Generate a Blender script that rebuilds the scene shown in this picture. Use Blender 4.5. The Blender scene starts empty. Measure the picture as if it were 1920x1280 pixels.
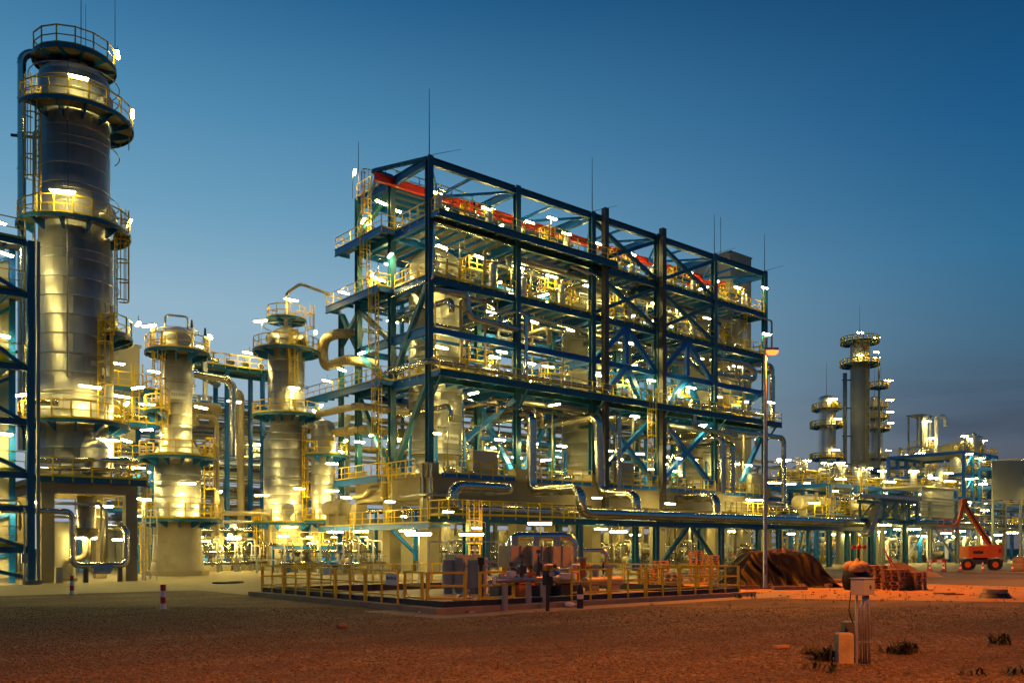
import bpy, math, random
import numpy as np
from mathutils import Vector, Matrix
random.seed(7)
PI = math.pi
SC = bpy.context.scene
COL = SC.collection

# ---------------------------------------------------------------- camera
cam_data = bpy.data.cameras.new("camera")
cam_data.lens = 31.1
cam_data.sensor_width = 36.0
cam_data.shift_y = 0.2016
cam_data.clip_start = 0.2
cam_data.clip_end = 4000
cam = bpy.data.objects.new("camera", cam_data)
cam.location = (-39.94, -57.86, 2.0)
cam.rotation_euler = (PI/2, 0, math.radians(50.04-90))
COL.objects.link(cam)
SC.camera = cam

# ---------------------------------------------------------------- render + exposure
SC.render.engine = 'CYCLES'
SC.view_settings.view_transform = 'Standard'
SC.view_settings.look = 'None'
SC.view_settings.exposure = 0.0
SC.view_settings.gamma = 1.0
SC.view_settings.use_curve_mapping = False
cy = SC.cycles
cy.max_bounces = 7
cy.diffuse_bounces = 3
cy.glossy_bounces = 4
cy.transmission_bounces = 2
cy.sample_clamp_indirect = 3.0
cy.sample_clamp_direct = 0.0
cy.caustics_reflective = False
cy.caustics_refractive = False
cy.use_denoising = True
try:
    cy.use_light_tree = True
except Exception:
    pass

LAMP = 255.0      # radiance of the fluorescent lenses
SODIUM = 40000.0    # watts of the sodium street lamp

# ---------------------------------------------------------------- dusk sky
def s2l(c):
    return tuple(((x/255)/12.92 if x/255 <= .04045 else ((x/255+.055)/1.055)**2.4) for x in c)

world = bpy.data.worlds.new("World")
SC.world = world
world.use_nodes = True
wt = world.node_tree
wn, wl = wt.nodes, wt.links
wn.clear()
w_out = wn.new("ShaderNodeOutputWorld")
w_bg = wn.new("ShaderNodeBackground")
w_bg.inputs["Strength"].default_value = 1.0
wl.new(w_bg.outputs[0], w_out.inputs[0])
w_tc = wn.new("ShaderNodeTexCoord")
w_sep = wn.new("ShaderNodeSeparateXYZ")
wl.new(w_tc.outputs["Generated"], w_sep.inputs[0])
def ramp(stops, src):
    r = wn.new("ShaderNodeValToRGB")
    el = r.color_ramp.elements
    while len(el) > 1:
        el.remove(el[-1])
    for i, (p, c) in enumerate(stops):
        e = el[0] if i == 0 else el.new(p)
        e.position = p
        e.color = (*s2l(c), 1)
    wl.new(src, r.inputs[0])
    return r
glow = ramp([(0, (158, 165, 178)), (.12, (160, 180, 194)), (.25, (148, 182, 202)), (.34, (112, 162, 192)), (.43, (82, 141, 179)),
             (.53, (42, 105, 152)), (.75, (22, 74, 118)), (1, (14, 52, 92))], w_sep.outputs["Z"])
away = ramp([(0, (98, 90, 96)), (.06, (88, 86, 96)), (.12, (74, 88, 104)), (.19, (60, 98, 124)), (.29, (42, 104, 144)), (.40, (24, 86, 134)),
             (.53, (16, 64, 105)), (.75, (10, 44, 80)), (1, (8, 36, 66))], w_sep.outputs["Z"])
# azimuth: the afterglow lies to the left of the view
w_dot = wn.new("ShaderNodeVectorMath"); w_dot.operation = 'DOT_PRODUCT'
wl.new(w_tc.outputs["Generated"], w_dot.inputs[0])
ga = math.radians(50.04 + 42)
w_dot.inputs[1].default_value = (math.cos(ga), math.sin(ga), 0.0)
w_map = wn.new("ShaderNodeMapRange"); w_map.interpolation_type = 'SMOOTHSTEP'
wl.new(w_dot.outputs["Value"], w_map.inputs["Value"])
w_map.inputs["From Min"].default_value = 0.20
w_map.inputs["From Max"].default_value = 1.0
w_mix = wn.new("ShaderNodeMix"); w_mix.data_type = 'RGBA'
wl.new(w_map.outputs[0], w_mix.inputs[0])
wl.new(away.outputs[0], w_mix.inputs[6])
wl.new(glow.outputs[0], w_mix.inputs[7])
# low streaky cloud bank, thicker away from the afterglow
w_mp = wn.new("ShaderNodeMapping")
wl.new(w_tc.outputs["Generated"], w_mp.inputs[0])
w_mp.inputs["Scale"].default_value = (1.6, 1.6, 11.0)
w_ns = wn.new("ShaderNodeTexNoise")
w_ns.inputs["Scale"].default_value = 1.7
w_ns.inputs["Detail"].default_value = 5
w_ns.inputs["Roughness"].default_value = .5
wl.new(w_mp.outputs[0], w_ns.inputs["Vector"])
w_c1 = wn.new("ShaderNodeMapRange"); w_c1.interpolation_type = 'SMOOTHSTEP'
wl.new(w_ns.outputs[0], w_c1.inputs[0])
w_c1.inputs[1].default_value = .38; w_c1.inputs[2].default_value = .66
w_c2 = wn.new("ShaderNodeMapRange"); w_c2.interpolation_type = 'SMOOTHSTEP'
wl.new(w_sep.outputs["Z"], w_c2.inputs[0])
w_c2.inputs[1].default_value = .23; w_c2.inputs[2].default_value = .09
w_c3 = wn.new("ShaderNodeMapRange")
wl.new(w_map.outputs[0], w_c3.inputs[0])
w_c3.inputs[1].default_value = 0.0; w_c3.inputs[2].default_value = .5; w_c3.inputs[3].default_value = 1.0; w_c3.inputs[4].default_value = 0.0
def wmul(a, b):
    m = wn.new("ShaderNodeMath"); m.operation = 'MULTIPLY'
    wl.new(a, m.inputs[0])
    if isinstance(b, float): m.inputs[1].default_value = b
    else: wl.new(b, m.inputs[1])
    return m.outputs[0]
cl = wmul(wmul(wmul(w_c1.outputs[0], w_c2.outputs[0]), w_c3.outputs[0]), .95)
w_mix2 = wn.new("ShaderNodeMix"); w_mix2.data_type = 'RGBA'
wl.new(cl, w_mix2.inputs[0])
wl.new(w_mix.outputs[2], w_mix2.inputs[6])
w_mix2.inputs[7].default_value = (*s2l((58, 70, 92)), 1)
wl.new(w_mix2.outputs[2], w_bg.inputs[0])

# ---------------------------------------------------------------- materials
def mat(name, col, rough=.6, metal=0.0, var=.12, nscale=3.0, bump=0.0, bscale=20.0, objvar=.0, rvar=.0, stretch=None,
        dirt=None, dscale=.6, damt=.5, spec=None):
    m = bpy.data.materials.new(name)
    m.use_nodes = True
    nt = m.node_tree
    b = nt.nodes["Principled BSDF"]
    b.inputs["Roughness"].default_value = rough
    b.inputs["Metallic"].default_value = metal
    if spec is not None:
        b.inputs["Specular IOR Level"].default_value = spec
    geo = nt.nodes.new("ShaderNodeNewGeometry")
    vec = geo.outputs["Position"]
    if stretch:
        mp = nt.nodes.new("ShaderNodeMapping")
        mp.inputs["Scale"].default_value = stretch
        nt.links.new(vec, mp.inputs[0])
        vec = mp.outputs[0]
    ns = nt.nodes.new("ShaderNodeTexNoise")
    ns.inputs["Scale"].default_value = nscale
    ns.inputs["Detail"].default_value = 5
    nt.links.new(vec, ns.inputs["Vector"])
    fac = ns.outputs[0]
    mr = nt.nodes.new("ShaderNodeMapRange")
    nt.links.new(fac, mr.inputs[0])
    mr.inputs[1].default_value = .25; mr.inputs[2].default_value = .75
    mr.inputs[3].default_value = 1-var; mr.inputs[4].default_value = 1+var
    val = mr.outputs[0]
    if objvar > 0:
        oi = nt.nodes.new("ShaderNodeObjectInfo")
        m2 = nt.nodes.new("ShaderNodeMapRange")
        nt.links.new(oi.outputs["Random"], m2.inputs[0])
        m2.inputs[3].default_value = 1-objvar; m2.inputs[4].default_value = 1+objvar*.4
        mu = nt.nodes.new("ShaderNodeMath"); mu.operation = 'MULTIPLY'
        nt.links.new(val, mu.inputs[0]); nt.links.new(m2.outputs[0], mu.inputs[1])
        val = mu.outputs[0]
        if rvar > 0:
            m3 = nt.nodes.new("ShaderNodeMapRange")
            nt.links.new(oi.outputs["Random"], m3.inputs[0])
            m3.inputs[3].default_value = rough-rvar; m3.inputs[4].default_value = rough+rvar
            nadd = nt.nodes.new("ShaderNodeMath"); nadd.operation = 'MULTIPLY_ADD'
            nt.links.new(fac, nadd.inputs[0]); nadd.inputs[1].default_value = .18
            nt.links.new(m3.outputs[0], nadd.inputs[2])
            nt.links.new(nadd.outputs[0], b.inputs["Roughness"])
    hsv = nt.nodes.new("ShaderNodeHueSaturation")
    hsv.inputs["Color"].default_value = (*col, 1)
    nt.links.new(val, hsv.inputs["Value"])
    out = hsv.outputs[0]
    if dirt:
        n2 = nt.nodes.new("ShaderNodeTexNoise")
        n2.inputs["Scale"].default_value = dscale
        n2.inputs["Detail"].default_value = 7
        n2.inputs["Roughness"].default_value = .65
        nt.links.new(geo.outputs["Position"], n2.inputs["Vector"])
        r2 = nt.nodes.new("ShaderNodeMapRange"); r2.interpolation_type = 'SMOOTHSTEP'
        nt.links.new(n2.outputs[0], r2.inputs[0])
        r2.inputs[1].default_value = .48; r2.inputs[2].default_value = .68; r2.inputs[4].default_value = damt
        mx = nt.nodes.new("ShaderNodeMix"); mx.data_type = 'RGBA'
        nt.links.new(r2.outputs[0], mx.inputs[0])
        nt.links.new(out, mx.inputs[6])
        mx.inputs[7].default_value = (*dirt, 1)
        out = mx.outputs[2]
    nt.links.new(out, b.inputs["Base Color"])
    if bump > 0:
        n3 = nt.nodes.new("ShaderNodeTexNoise")
        n3.inputs["Scale"].default_value = bscale
        n3.inputs["Detail"].default_value = 4
        nt.links.new(vec, n3.inputs["Vector"])
        bp = nt.nodes.new("ShaderNodeBump")
        bp.inputs["Strength"].default_value = bump
        bp.inputs["Distance"].default_value = .05
        nt.links.new(n3.outputs[0], bp.inputs["Height"])
        nt.links.new(bp.outputs[0], b.inputs["Normal"])
    return m

def emit(name, col, strength):
    m = bpy.data.materials.new(name)
    m.use_nodes = True
    nt = m.node_tree
    nt.nodes.clear()
    e = nt.nodes.new("ShaderNodeEmission")
    e.inputs[0].default_value = (*col, 1)
    e.inputs[1].default_value = strength
    o = nt.nodes.new("ShaderNodeOutputMaterial")
    nt.links.new(e.outputs[0], o.inputs[0])
    return m

M = dict(
    blue=mat("lamplit_blue_steel_paint", (.004, .150, .56), .42, var=.10, nscale=1.2, dirt=(.01, .10, .24), damt=.35, objvar=.15),  # steel blue with its lamp-lit tone put into the colour
    unlit_blue=mat("unlit_blue_steel_paint", (.014, .12, .21), .45, var=.12, nscale=1.5),  # same steel blue, colour darkened to how it looks away from lamps
    yellow=mat("yellow_rail_paint", (.82, .56, .012), .45, var=.10, nscale=5, dirt=(.55, .30, .03), damt=.3, dscale=1.5),
    clad=mat("aluminium_cladding", (.66, .64, .57), .34, .74, var=.10, nscale=1.6, stretch=(1, 1, .25), bump=.05, bscale=2.2, objvar=.10, rvar=.03),
    pipeclad=mat("pipe_cladding", (.66, .62, .52), .22, 1.0, var=.10, nscale=2.5, bump=.025, bscale=2.0, objvar=.12),
    galv=mat("galvanised_steel", (.42, .42, .40), .42, .85, var=.2, nscale=6),
    beige=mat("beige_pipe_paint", (.44, .36, .20), .5, var=.1, nscale=2, dirt=(.3, .24, .15), damt=.3),
    grey=mat("grey_steel_paint", (.30, .31, .28), .5, var=.1, nscale=2),
    concrete=mat("concrete", (.35, .29, .17), .85, var=.12, nscale=.9, bump=.15, bscale=9, dirt=(.20, .15, .08), dscale=.45, damt=.55),
    fireproof=mat("fireproof_render", (.40, .35, .24), .9, var=.10, nscale=1.2, bump=.5, bscale=2.5, dirt=(.27, .23, .16), dscale=.8, damt=.5),
    panel=mat("pale_wall_panel", (.46, .42, .30), .6, var=.05, nscale=.8, objvar=.05),
    grating=mat("grating_panel", (.40, .38, .30), .6, .2, var=.2, nscale=4, objvar=.2),
    red=mat("red_crane_paint", (.78, .05, .008), .4, var=.08),
    orange=mat("orange_lift_paint", (.80, .15, .008), .4, var=.08),
    dark=mat("dark_rubber", (.02, .02, .02), .6),
    dgrey=mat("dark_grey_metal", (.07, .07, .07), .5, .3),
    white=mat("white_paint", (.75, .74, .70), .5, var=.05),
    redp=mat("red_band_paint", (.50, .02, .015), .5, var=.08),
    sign=mat("sign_plate", (.72, .70, .62), .5, var=.04),
    ink=mat("black_lettering", (.015, .015, .015), .6),
    wood=mat("pallet_wood", (.34, .19, .09), .8, var=.25, nscale=5, objvar=.25),
    tarp=mat("black_tarpaulin", (.007, .006, .005), .5, var=.3, nscale=2, bump=.12, bscale=7, spec=.22),
    bag=mat("sack_fabric", (.28, .20, .11), .7, var=.12, nscale=5, bump=.3, bscale=9),
    soil=mat("sand_heap", (.26, .16, .09), .95, var=.2, nscale=6, bump=.5, bscale=14),
    green=mat("weed_leaf", (.055, .06, .022), .7, var=.3, nscale=8, objvar=.3),
    kerb=mat("kerb_concrete", (.32, .25, .14), .85, var=.15, nscale=2.5, bump=.25, bscale=18, dirt=(.16, .12, .08), dscale=1.2, damt=.6),
    slab=mat("apron_concrete", (.25, .20, .105), .8, var=.12, nscale=.5, bump=.12, bscale=14, dirt=(.23, .18, .11), dscale=.25, damt=.6),
    asphalt=mat("asphalt", (.055, .05, .048), .8, var=.25, nscale=3, bump=.2, bscale=30),
    valveo=mat("orange_valve_paint", (.65, .17, .03), .45),
    bin=mat("dark_bitumen", (.03, .035, .04), .7, var=.2),
    copper=mat("bare_copper_coloured_pipe", (.50, .30, .16), .3, .8, var=.15),
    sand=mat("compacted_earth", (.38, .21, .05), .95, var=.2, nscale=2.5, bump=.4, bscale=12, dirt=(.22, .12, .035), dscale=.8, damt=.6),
    riser=mat("weathered_cable_duct", (.10, .09, .075), .5, .2, var=.15, nscale=2),
    tube=emit("fluorescent_lens", (1.0, .80, .24), LAMP),
    tube_mid=emit("aged_fluorescent_lens", (1.0, .74, .20), LAMP*.55),
    tube_dim=emit("dim_fluorescent_lens", (1.0, .86, .42), LAMP*.22),
    sodium=emit("sodium_bowl", (1.0, .085, .012), 7.5),
    redlamp=emit("red_signal_lens", (1.0, .06, .02), 1.2),
)

# ---------------------------------------------------------------- mesh builder
class MB:
    def __init__(s):
        s.v = []; s.f = []; s.sm = []
    def add(s, vs, fs, smooth=False):
        n = len(s.v)
        s.v.extend(vs)
        for f in fs:
            s.f.append(tuple(i+n for i in f)); s.sm.append(smooth)
        return s
    def box(s, x0, x1, y0, y1, z0, z1):
        vs = [(x0, y0, z0), (x1, y0, z0), (x1, y1, z0), (x0, y1, z0), (x0, y0, z1), (x1, y0, z1), (x1, y1, z1), (x0, y1, z1)]
        return s.add(vs, [(3, 2, 1, 0), (4, 5, 6, 7), (0, 1, 5, 4), (1, 2, 6, 5), (2, 3, 7, 6), (3, 0, 4, 7)])
    def frame(s, p, q, up=(0, 0, 1)):
        p = Vector(p); q = Vector(q); d = (q-p).normalized()
        up = Vector(up)
        if abs(d.dot(up)) > .98: up = Vector((0, 1, 0)) if abs(d.y) < .9 else Vector((1, 0, 0))
        a = d.cross(up).normalized(); b = a.cross(d).normalized()
        return p, q, a, b
    def bar(s, p, q, w, h=None, up=(0, 0, 1)):
        h = w if h is None else h
        p, q, a, b = s.frame(p, q, up)
        vs = []
        for c in (p, q):
            for sx, sy in ((-1, -1), (1, -1), (1, 1), (-1, 1)):
                vs.append(tuple(c + a*(sx*w/2) + b*(sy*h/2)))
        return s.add(vs, [(3, 2, 1, 0), (4, 5, 6, 7), (0, 1, 5, 4), (1, 2, 6, 5), (2, 3, 7, 6), (3, 0, 4, 7)])
    def hbeam(s, p, q, w, h, t=.05, up=(0, 0, 1)):
        """I section: two flanges and a web"""
        p, q, a, b = s.frame(p, q, up)
        for off, ww, hh in ((h/2-t/2, w, t), (-h/2+t/2, w, t), (0, t*.8, h-2*t-.004)):
            s.bar(p+b*off, q+b*off, ww, hh, up=b)
        return s
    def ring_pts(s, c, a, b, r, n):
        return [tuple(c + a*(r*math.cos(2*PI*i/n)) + b*(r*math.sin(2*PI*i/n))) for i in range(n)]
    def cyl(s, p, q, r, r2=None, n=10, caps=True):
        r2 = r if r2 is None else r2
        p, q, a, b = s.frame(p, q)
        vs = s.ring_pts(p, a, b, r, n) + s.ring_pts(q, a, b, r2, n)
        s.add(vs, [(i, (i+1) % n, n+(i+1) % n, n+i) for i in range(n)], True)
        if caps:
            s.add(vs[:n], [tuple(reversed(range(n)))]); s.add(vs[n:], [tuple(range(n))])
        return s
    def tube(s, pts, r, n=8, closed=False, caps=True):
        P = [Vector(p) for p in pts]
        m = len(P)
        base = len(s.v)
        prev = None
        for i in range(m):
            if closed: d = (P[(i+1) % m]-P[i-1])
            else: d = P[min(i+1, m-1)]-P[max(i-1, 0)]
            d = d.normalized()
            if prev is None:
                up = Vector((0, 0, 1)) if abs(d.z) < .9 else Vector((1, 0, 0))
                a = d.cross(up).normalized()
            else:
                a = (prev - d*prev.dot(d))
                a = a.normalized() if a.length > 1e-6 else d.orthogonal().normalized()
            prev = a
            b = d.cross(a).normalized()
            s.v.extend(s.ring_pts(P[i], a, b, r, n))
        k = m if closed else m-1
        for i in range(k):
            o = base+i*n; o2 = base+((i+1) % m)*n
            for j in range(n):
                s.f.append((o+j, o+(j+1) % n, o2+(j+1) % n, o2+j)); s.sm.append(True)
        if caps and not closed:
            s.f.append(tuple(base+j for j in reversed(range(n)))); s.sm.append(False)
            s.f.append(tuple(base+(m-1)*n+j for j in range(n))); s.sm.append(False)
        return s
    def lathe(s, c, prof, n=24, a0=0., a1=2*PI, smooth=True):
        full = abs(a1-a0-2*PI) < 1e-6
        k = n if full else n+1
        vs = []
        for r, z in prof:
            for i in range(k):
                t = a0+(a1-a0)*i/n
                vs.append((c[0]+r*math.cos(t), c[1]+r*math.sin(t), z))
        fs = []
        for j in range(len(prof)-1):
            for i in range(n):
                i2 = (i+1) % k
                fs.append((j*k+i, j*k+i2, (j+1)*k+i2, (j+1)*k+i))
        return s.add(vs, fs, smooth)
    def hoop(s, c, r, rt, n=24, a0=0., a1=2*PI, m=5):
        full = abs(a1-a0-2*PI) < 1e-6
        pts = [(c[0]+r*math.cos(a0+(a1-a0)*i/n), c[1]+r*math.sin(a0+(a1-a0)*i/n), c[2]) for i in range(n if full else n+1)]
        return s.tube(pts, rt, m, closed=full)
    def sphere(s, c, r, n=10, m=6, sz=1.0):
        prof = []
        for j in range(m+1):
            t = -PI/2+PI*j/m
            prof.append((max(r*math.cos(t), .001), c[2]+r*sz*math.sin(t)))
        return s.lathe(c, prof, n)
    def mesh(s, name, m, off=(0, 0, 0)):
        me = bpy.data.meshes.new(name)
        v = np.array(s.v, dtype=np.float32).reshape(-1, 3) - np.array(off, dtype=np.float32)
        nv, nf = len(v), len(s.f)
        me.vertices.add(nv)
        me.vertices.foreach_set("co", v.ravel())
        ls = np.fromiter((len(f) for f in s.f), dtype=np.int32, count=nf)
        st = np.zeros(nf, dtype=np.int32); st[1:] = np.cumsum(ls)[:-1]
        me.loops.add(int(ls.sum()))
        me.loops.foreach_set("vertex_index", np.fromiter((i for f in s.f for i in f), dtype=np.int32, count=int(ls.sum())))
        me.polygons.add(nf)
        me.polygons.foreach_set("loop_start", st)
        me.polygons.foreach_set("use_smooth", np.array(s.sm, dtype=bool))
        me.update(calc_edges=True)
        me.materials.append(m)
        return me

KIDS = {}
OFF = {}
def thing(name, label, cat, base=(0, 0, 0), group=None):
    o = bpy.data.objects.new(name, None)
    o.empty_display_size = .3
    COL.objects.link(o)
    o.location = base
    o["label"] = label; o["category"] = cat; o["kind"] = "thing"
    if group: o["group"] = group
    KIDS[o] = []; OFF[o] = tuple(base)
    return o
def solo(name, label, cat, mb, m, base=None, group=None):
    if base is None: base = mb.v[0]
    o = bpy.data.objects.new(name, mb.mesh(name, m, base))
    o.location = base
    COL.objects.link(o)
    o["label"] = label; o["category"] = cat; o["kind"] = "thing"
    if group: o["group"] = group
    KIDS[o] = []; OFF[o] = tuple(base)
    return o
def part(parent, name, mb, m, label=None, kind=None):
    off = OFF[parent]
    o = bpy.data.objects.new(name, mb.mesh(name, m, off))
    COL.objects.link(o)
    o.parent = parent
    if label: o["label"] = label
    if kind: o["kind"] = kind
    KIDS[o] = []; OFF[o] = off
    KIDS[parent].append(o)
    return o
def inst(parent, name, me, loc, rz=0.0, rot=None):
    """another copy of a shared mesh, placed at world point loc"""
    off = OFF[parent]
    o = bpy.data.objects.new(name, me)
    COL.objects.link(o)
    o.parent = parent
    o.location = (loc[0]-off[0], loc[1]-off[1], loc[2]-off[2])
    if rot is not None: o.rotation_euler = rot
    elif rz: o.rotation_euler = (0, 0, rz)
    KIDS[o] = []; OFF[o] = tuple(loc)
    KIDS[parent].append(o)
    return o
def struct(name, mb, m, label=None):
    o = bpy.data.objects.new(name, mb.mesh(name, m))
    COL.objects.link(o)
    o["kind"] = "structure"
    if label: o["label"] = label
    KIDS[o] = []; OFF[o] = (0, 0, 0)
    return o
def clone(root, loc, rz=None, label=None, group=None):
    c = root.copy(); COL.objects.link(c)
    c.location = loc
    if rz is not None: c.rotation_euler = (0, 0, rz)
    if label: c["label"] = label
    if group: c["group"] = group
    KIDS[c] = []
    OFF[c] = tuple(loc)
    def rec(src, dst):
        for ch in KIDS[src]:
            d = ch.copy(); COL.objects.link(d); d.parent = dst
            KIDS[d] = []; KIDS[dst].append(d)
            rec(ch, d)
    rec(root, c)
    return c
def text(parent, body, size, loc, rot, m, name="lettering"):
    cu = bpy.data.curves.new(name, 'FONT')
    cu.body = body; cu.size = size; cu.align_x = 'CENTER'; cu.align_y = 'CENTER'
    cu.extrude = .004
    tmp = bpy.data.objects.new(name, cu)
    COL.objects.link(tmp)
    dg = bpy.context.evaluated_depsgraph_get(); dg.update()
    me = bpy.data.meshes.new_from_object(tmp.evaluated_get(dg))
    me.name = name
    me.materials.clear(); me.materials.append(m)
    bpy.data.objects.remove(tmp); bpy.data.curves.remove(cu)
    o = bpy.data.objects.new(name, me)
    COL.objects.link(o)
    o.parent = parent
    off = OFF[parent]
    o.location = (loc[0]-off[0], loc[1]-off[1], loc[2]-off[2])
    o.rotation_euler = rot
    KIDS[o] = []; KIDS[parent].append(o)
    return o

ORD = ("first", "second", "third", "fourth", "fifth", "sixth", "seventh", "eighth", "ninth", "tenth", "eleventh", "twelfth")

# ---------------------------------------------------------------- plant vocabulary
def rail_mb(pts, h=1.1, sp=1.5, w=.065, mids=(.56,), toe=True, mb=None, closed=False):
    mb = mb or MB()
    n = len(pts)
    for i in range(n if closed else n-1):
        p = Vector(pts[i]); q = Vector(pts[(i+1) % n])
        L = (q-p).length
        k = max(1, round(L/sp))
        for j in range(k+1):
            if j == k and (closed or i < n-2): continue
            a = p.lerp(q, j/k)
            mb.bar(a-Vector((0, 0, .25)), a+Vector((0, 0, h)), w*1.15, up=(0, 1, 0))
        mb.bar(p+Vector((0, 0, h)), q+Vector((0, 0, h)), w)
        for z in mids: mb.bar(p+Vector((0, 0, z)), q+Vector((0, 0, z)), w*.8)
        if toe: mb.bar(p+Vector((0, 0, .08)), q+Vector((0, 0, .08)), .02, .15)
    return mb
def railing(parent, pts, **k):
    return part(parent, "railing", rail_mb(pts, **k), M['yellow'])

def ladder(parent, x, y, z0, z1, ang, cage=True, w=.5, m=None):
    """caged ladder, standing off in direction ang"""
    m = m or M['yellow']
    dx, dy = math.cos(ang), math.sin(ang)
    tx, ty = -dy, dx
    mb = MB()
    for s in (-1, 1):
        mb.bar((x+tx*s*w/2, y+ty*s*w/2, z0), (x+tx*s*w/2, y+ty*s*w/2, z1), .07, .07)
    k = int((z1-z0)/.36)
    for i in range(k+1):
        z = z0+.1+i*.36
        if z < z1: mb.bar((x-tx*w/2, y-ty*w/2, z), (x+tx*w/2, y+ty*w/2, z), .045)
    o = part(parent, "ladder", mb, m)
    if cage:
        mb = MB()
        zc = z0+2.3
        c = (x+dx*.35, y+dy*.35)
        zz = zc
        while zz < z1+.6:
            pts = [(c[0]+.42*math.cos(ang+t), c[1]+.42*math.sin(ang+t), zz) for t in np.linspace(-2.2, 2.2, 9)]
            for i in range(8): mb.bar(pts[i], pts[i+1], .03, .08)
            zz += 1.25
        for t in (-1.5, -.75, 0, .75, 1.5):
            px, py = c[0]+.42*math.cos(ang+t), c[1]+.42*math.sin(ang+t)
            mb.bar((px, py, zc), (px, py, z1+.5), .05, .03)
        part(parent, "ladder_cage", mb, m)
    return o

def ring_platform(parent, c, r0, r1, z, a0, a1, nb=6, rail=True, gaps=(), depth=.16, seg=28, rw=.065):
    """walkway on brackets round a vessel, between angles a0..a1"""
    full = abs(a1-a0-2*PI) < 1e-6
    mb = MB()
    mb.lathe(c, [(r0, z-.05), (r1, z-.05), (r1, z), (r0, z), (r0, z-.05)], seg, a0, a1, smooth=False)
    part(parent, "platform_grating", mb, M['grating'])
    mb = MB()
    mb.lathe(c, [(r1+.01, z-depth-.06), (r1+.05, z-depth-.06), (r1+.05, z+.02), (r1+.01, z+.02), (r1+.01, z-depth-.06)], seg, a0, a1, smooth=False)
    part(parent, "edge_beam", mb, M['unlit_blue'])
    for i in range(nb):
        t = a0+(a1-a0)*((i+.5)/nb)
        mb = MB()
        d = Vector((math.cos(t), math.sin(t), 0)); e = Vector((-d.y, d.x, 0))
        C0 = Vector((c[0], c[1], 0))
        vs = []
        for s in (-.05, .05):
            for r, zz in ((r0-.05, z-.06), (r1-.05, z-.06), (r1-.05, z-.2), (r0+.1, z-.62), (r0-.05, z-.62)):
                p = C0+d*r+e*s; vs.append((p.x, p.y, zz))
        mb.add(vs, [(0, 1, 2, 3, 4), (9, 8, 7, 6, 5)]+[(i2, (i2+1) % 5+5-0 if False else 5+i2, 5+(i2+1) % 5, (i2+1) % 5) for i2 in range(5)])
        part(parent, "bracket", mb, M['blue'])
    if rail:
        k = max(4, int((a1-a0)*r1/1.05))
        pts = [(c[0]+(r1-.05)*math.cos(a0+(a1-a0)*i/k), c[1]+(r1-.05)*math.sin(a0+(a1-a0)*i/k), z) for i in range(k if full else k+1)]
        if not full:
            pts = [(c[0]+r0*1.02*math.cos(a0), c[1]+r0*1.02*math.sin(a0), z)]+pts+[(c[0]+r0*1.02*math.cos(a1), c[1]+r0*1.02*math.sin(a1), z)]
        part(parent, "railing", rail_mb(pts, sp=1.2, closed=full, w=rw), M['yellow'])

def clad_wall(parent, c, z0, z1, r0, r1=None, nseg=12, bh=1.15, m=None, name="cladding_sheet", core=True, a_from=0):
    """shell clad in lapped metal sheets, every sheet its own piece"""
    r1 = r0 if r1 is None else r1
    m = m or M['clad']
    nb = max(1, round((z1-z0)/bh))
    if core:
        part(parent, "shell", MB().lathe(c, [(.01, z0), (r0-.04, z0), (r1-.04, z1), (.01, z1)], 24), M['dgrey'])
    cyl = abs(r0-r1) < 1e-6
    me = None
    for k in range(nb):
        za, zb = z0+(z1-z0)*k/nb, z0+(z1-z0)*(k+1)/nb
        ra, rb = r0+(r1-r0)*k/nb, r0+(r1-r0)*(k+1)/nb
        if me is None or not cyl:
            mb = MB()
            w = 2*PI/nseg-.004
            H = zb-za
            mb.lathe((0, 0), [(ra-.012, .0), (ra+.014, .0), (ra+.014, .03), (ra+.002, .04), (rb-.002, H-.006), (rb-.02, H-.006)], 4, -w/2, w/2)
            me = mb.mesh(name, m)
        ph = a_from+(k % 2)*PI/nseg
        for i in range(nseg):
            inst(parent, name, me, (c[0], c[1], za), ph+2*PI*i/nseg)

def head(parent, c, z, r, m=None, k=.5, name="domed_head", up=1):
    prof = [(r*math.cos(t)+.001, z+up*r*k*math.sin(t)) for t in np.linspace(0, PI/2, 9)]
    if up < 0: prof.reverse()
    return part(parent, name, MB().lathe(c, prof, 32), m or M['clad'])

def manway(parent, c, r, ang, z, rr=.45, m=None):
    d = Vector((math.cos(ang), math.sin(ang), 0))
    p = Vector((c[0], c[1], z))+d*(r-.1)
    mb = MB()
    mb.cyl(p, p+d*.38, rr*.8, n=16)
    mb.cyl(p+d*.38, p+d*.48, rr, n=16)
    mb.cyl(p+d*.50, p+d*.58, rr, n=16)
    e = Vector((-d.y, d.x, 0))
    for i in range(12):
        t = 2*PI*i/12
        q = p+d*.585+e*(rr*.87*math.cos(t))+Vector((0, 0, rr*.87*math.sin(t)))
        mb.cyl(q, q+d*.05, .03, n=5)
    mb.bar(p+d*.6-e*.15, p+d*.6+e*.15, .04)
    return part(parent, "manway", mb, m or M['galv'])

def arc_path(pts, R, k=6):
    """polyline with rounded corners; returns points"""
    P = [Vector(p) for p in pts]
    out = [P[0]]
    for i in range(1, len(P)-1):
        a = (P[i-1]-P[i]); b = (P[i+1]-P[i])
        la, lb = a.length, b.length
        a.normalize(); b.normalize()
        r = min(R, la*.49, lb*.49)
        ang = a.angle(b)
        if ang > PI-.02: continue
        t = min(r/math.tan(ang/2), la*.49, lb*.49)
        rr = t*math.tan(ang/2)
        s0, s1 = P[i]+a*t, P[i]+b*t
        bis = (a+b).normalized()
        cc = P[i]+bis*(rr/math.sin(ang/2))
        v0, v1 = s0-cc, s1-cc
        tot = v0.angle(v1)
        ax = v0.cross(v1).normalized()
        for j in range(k+1):
            out.append(cc+Matrix.Rotation(tot*j/k, 3, ax) @ v0)
    out.append(P[-1])
    return out

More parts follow.
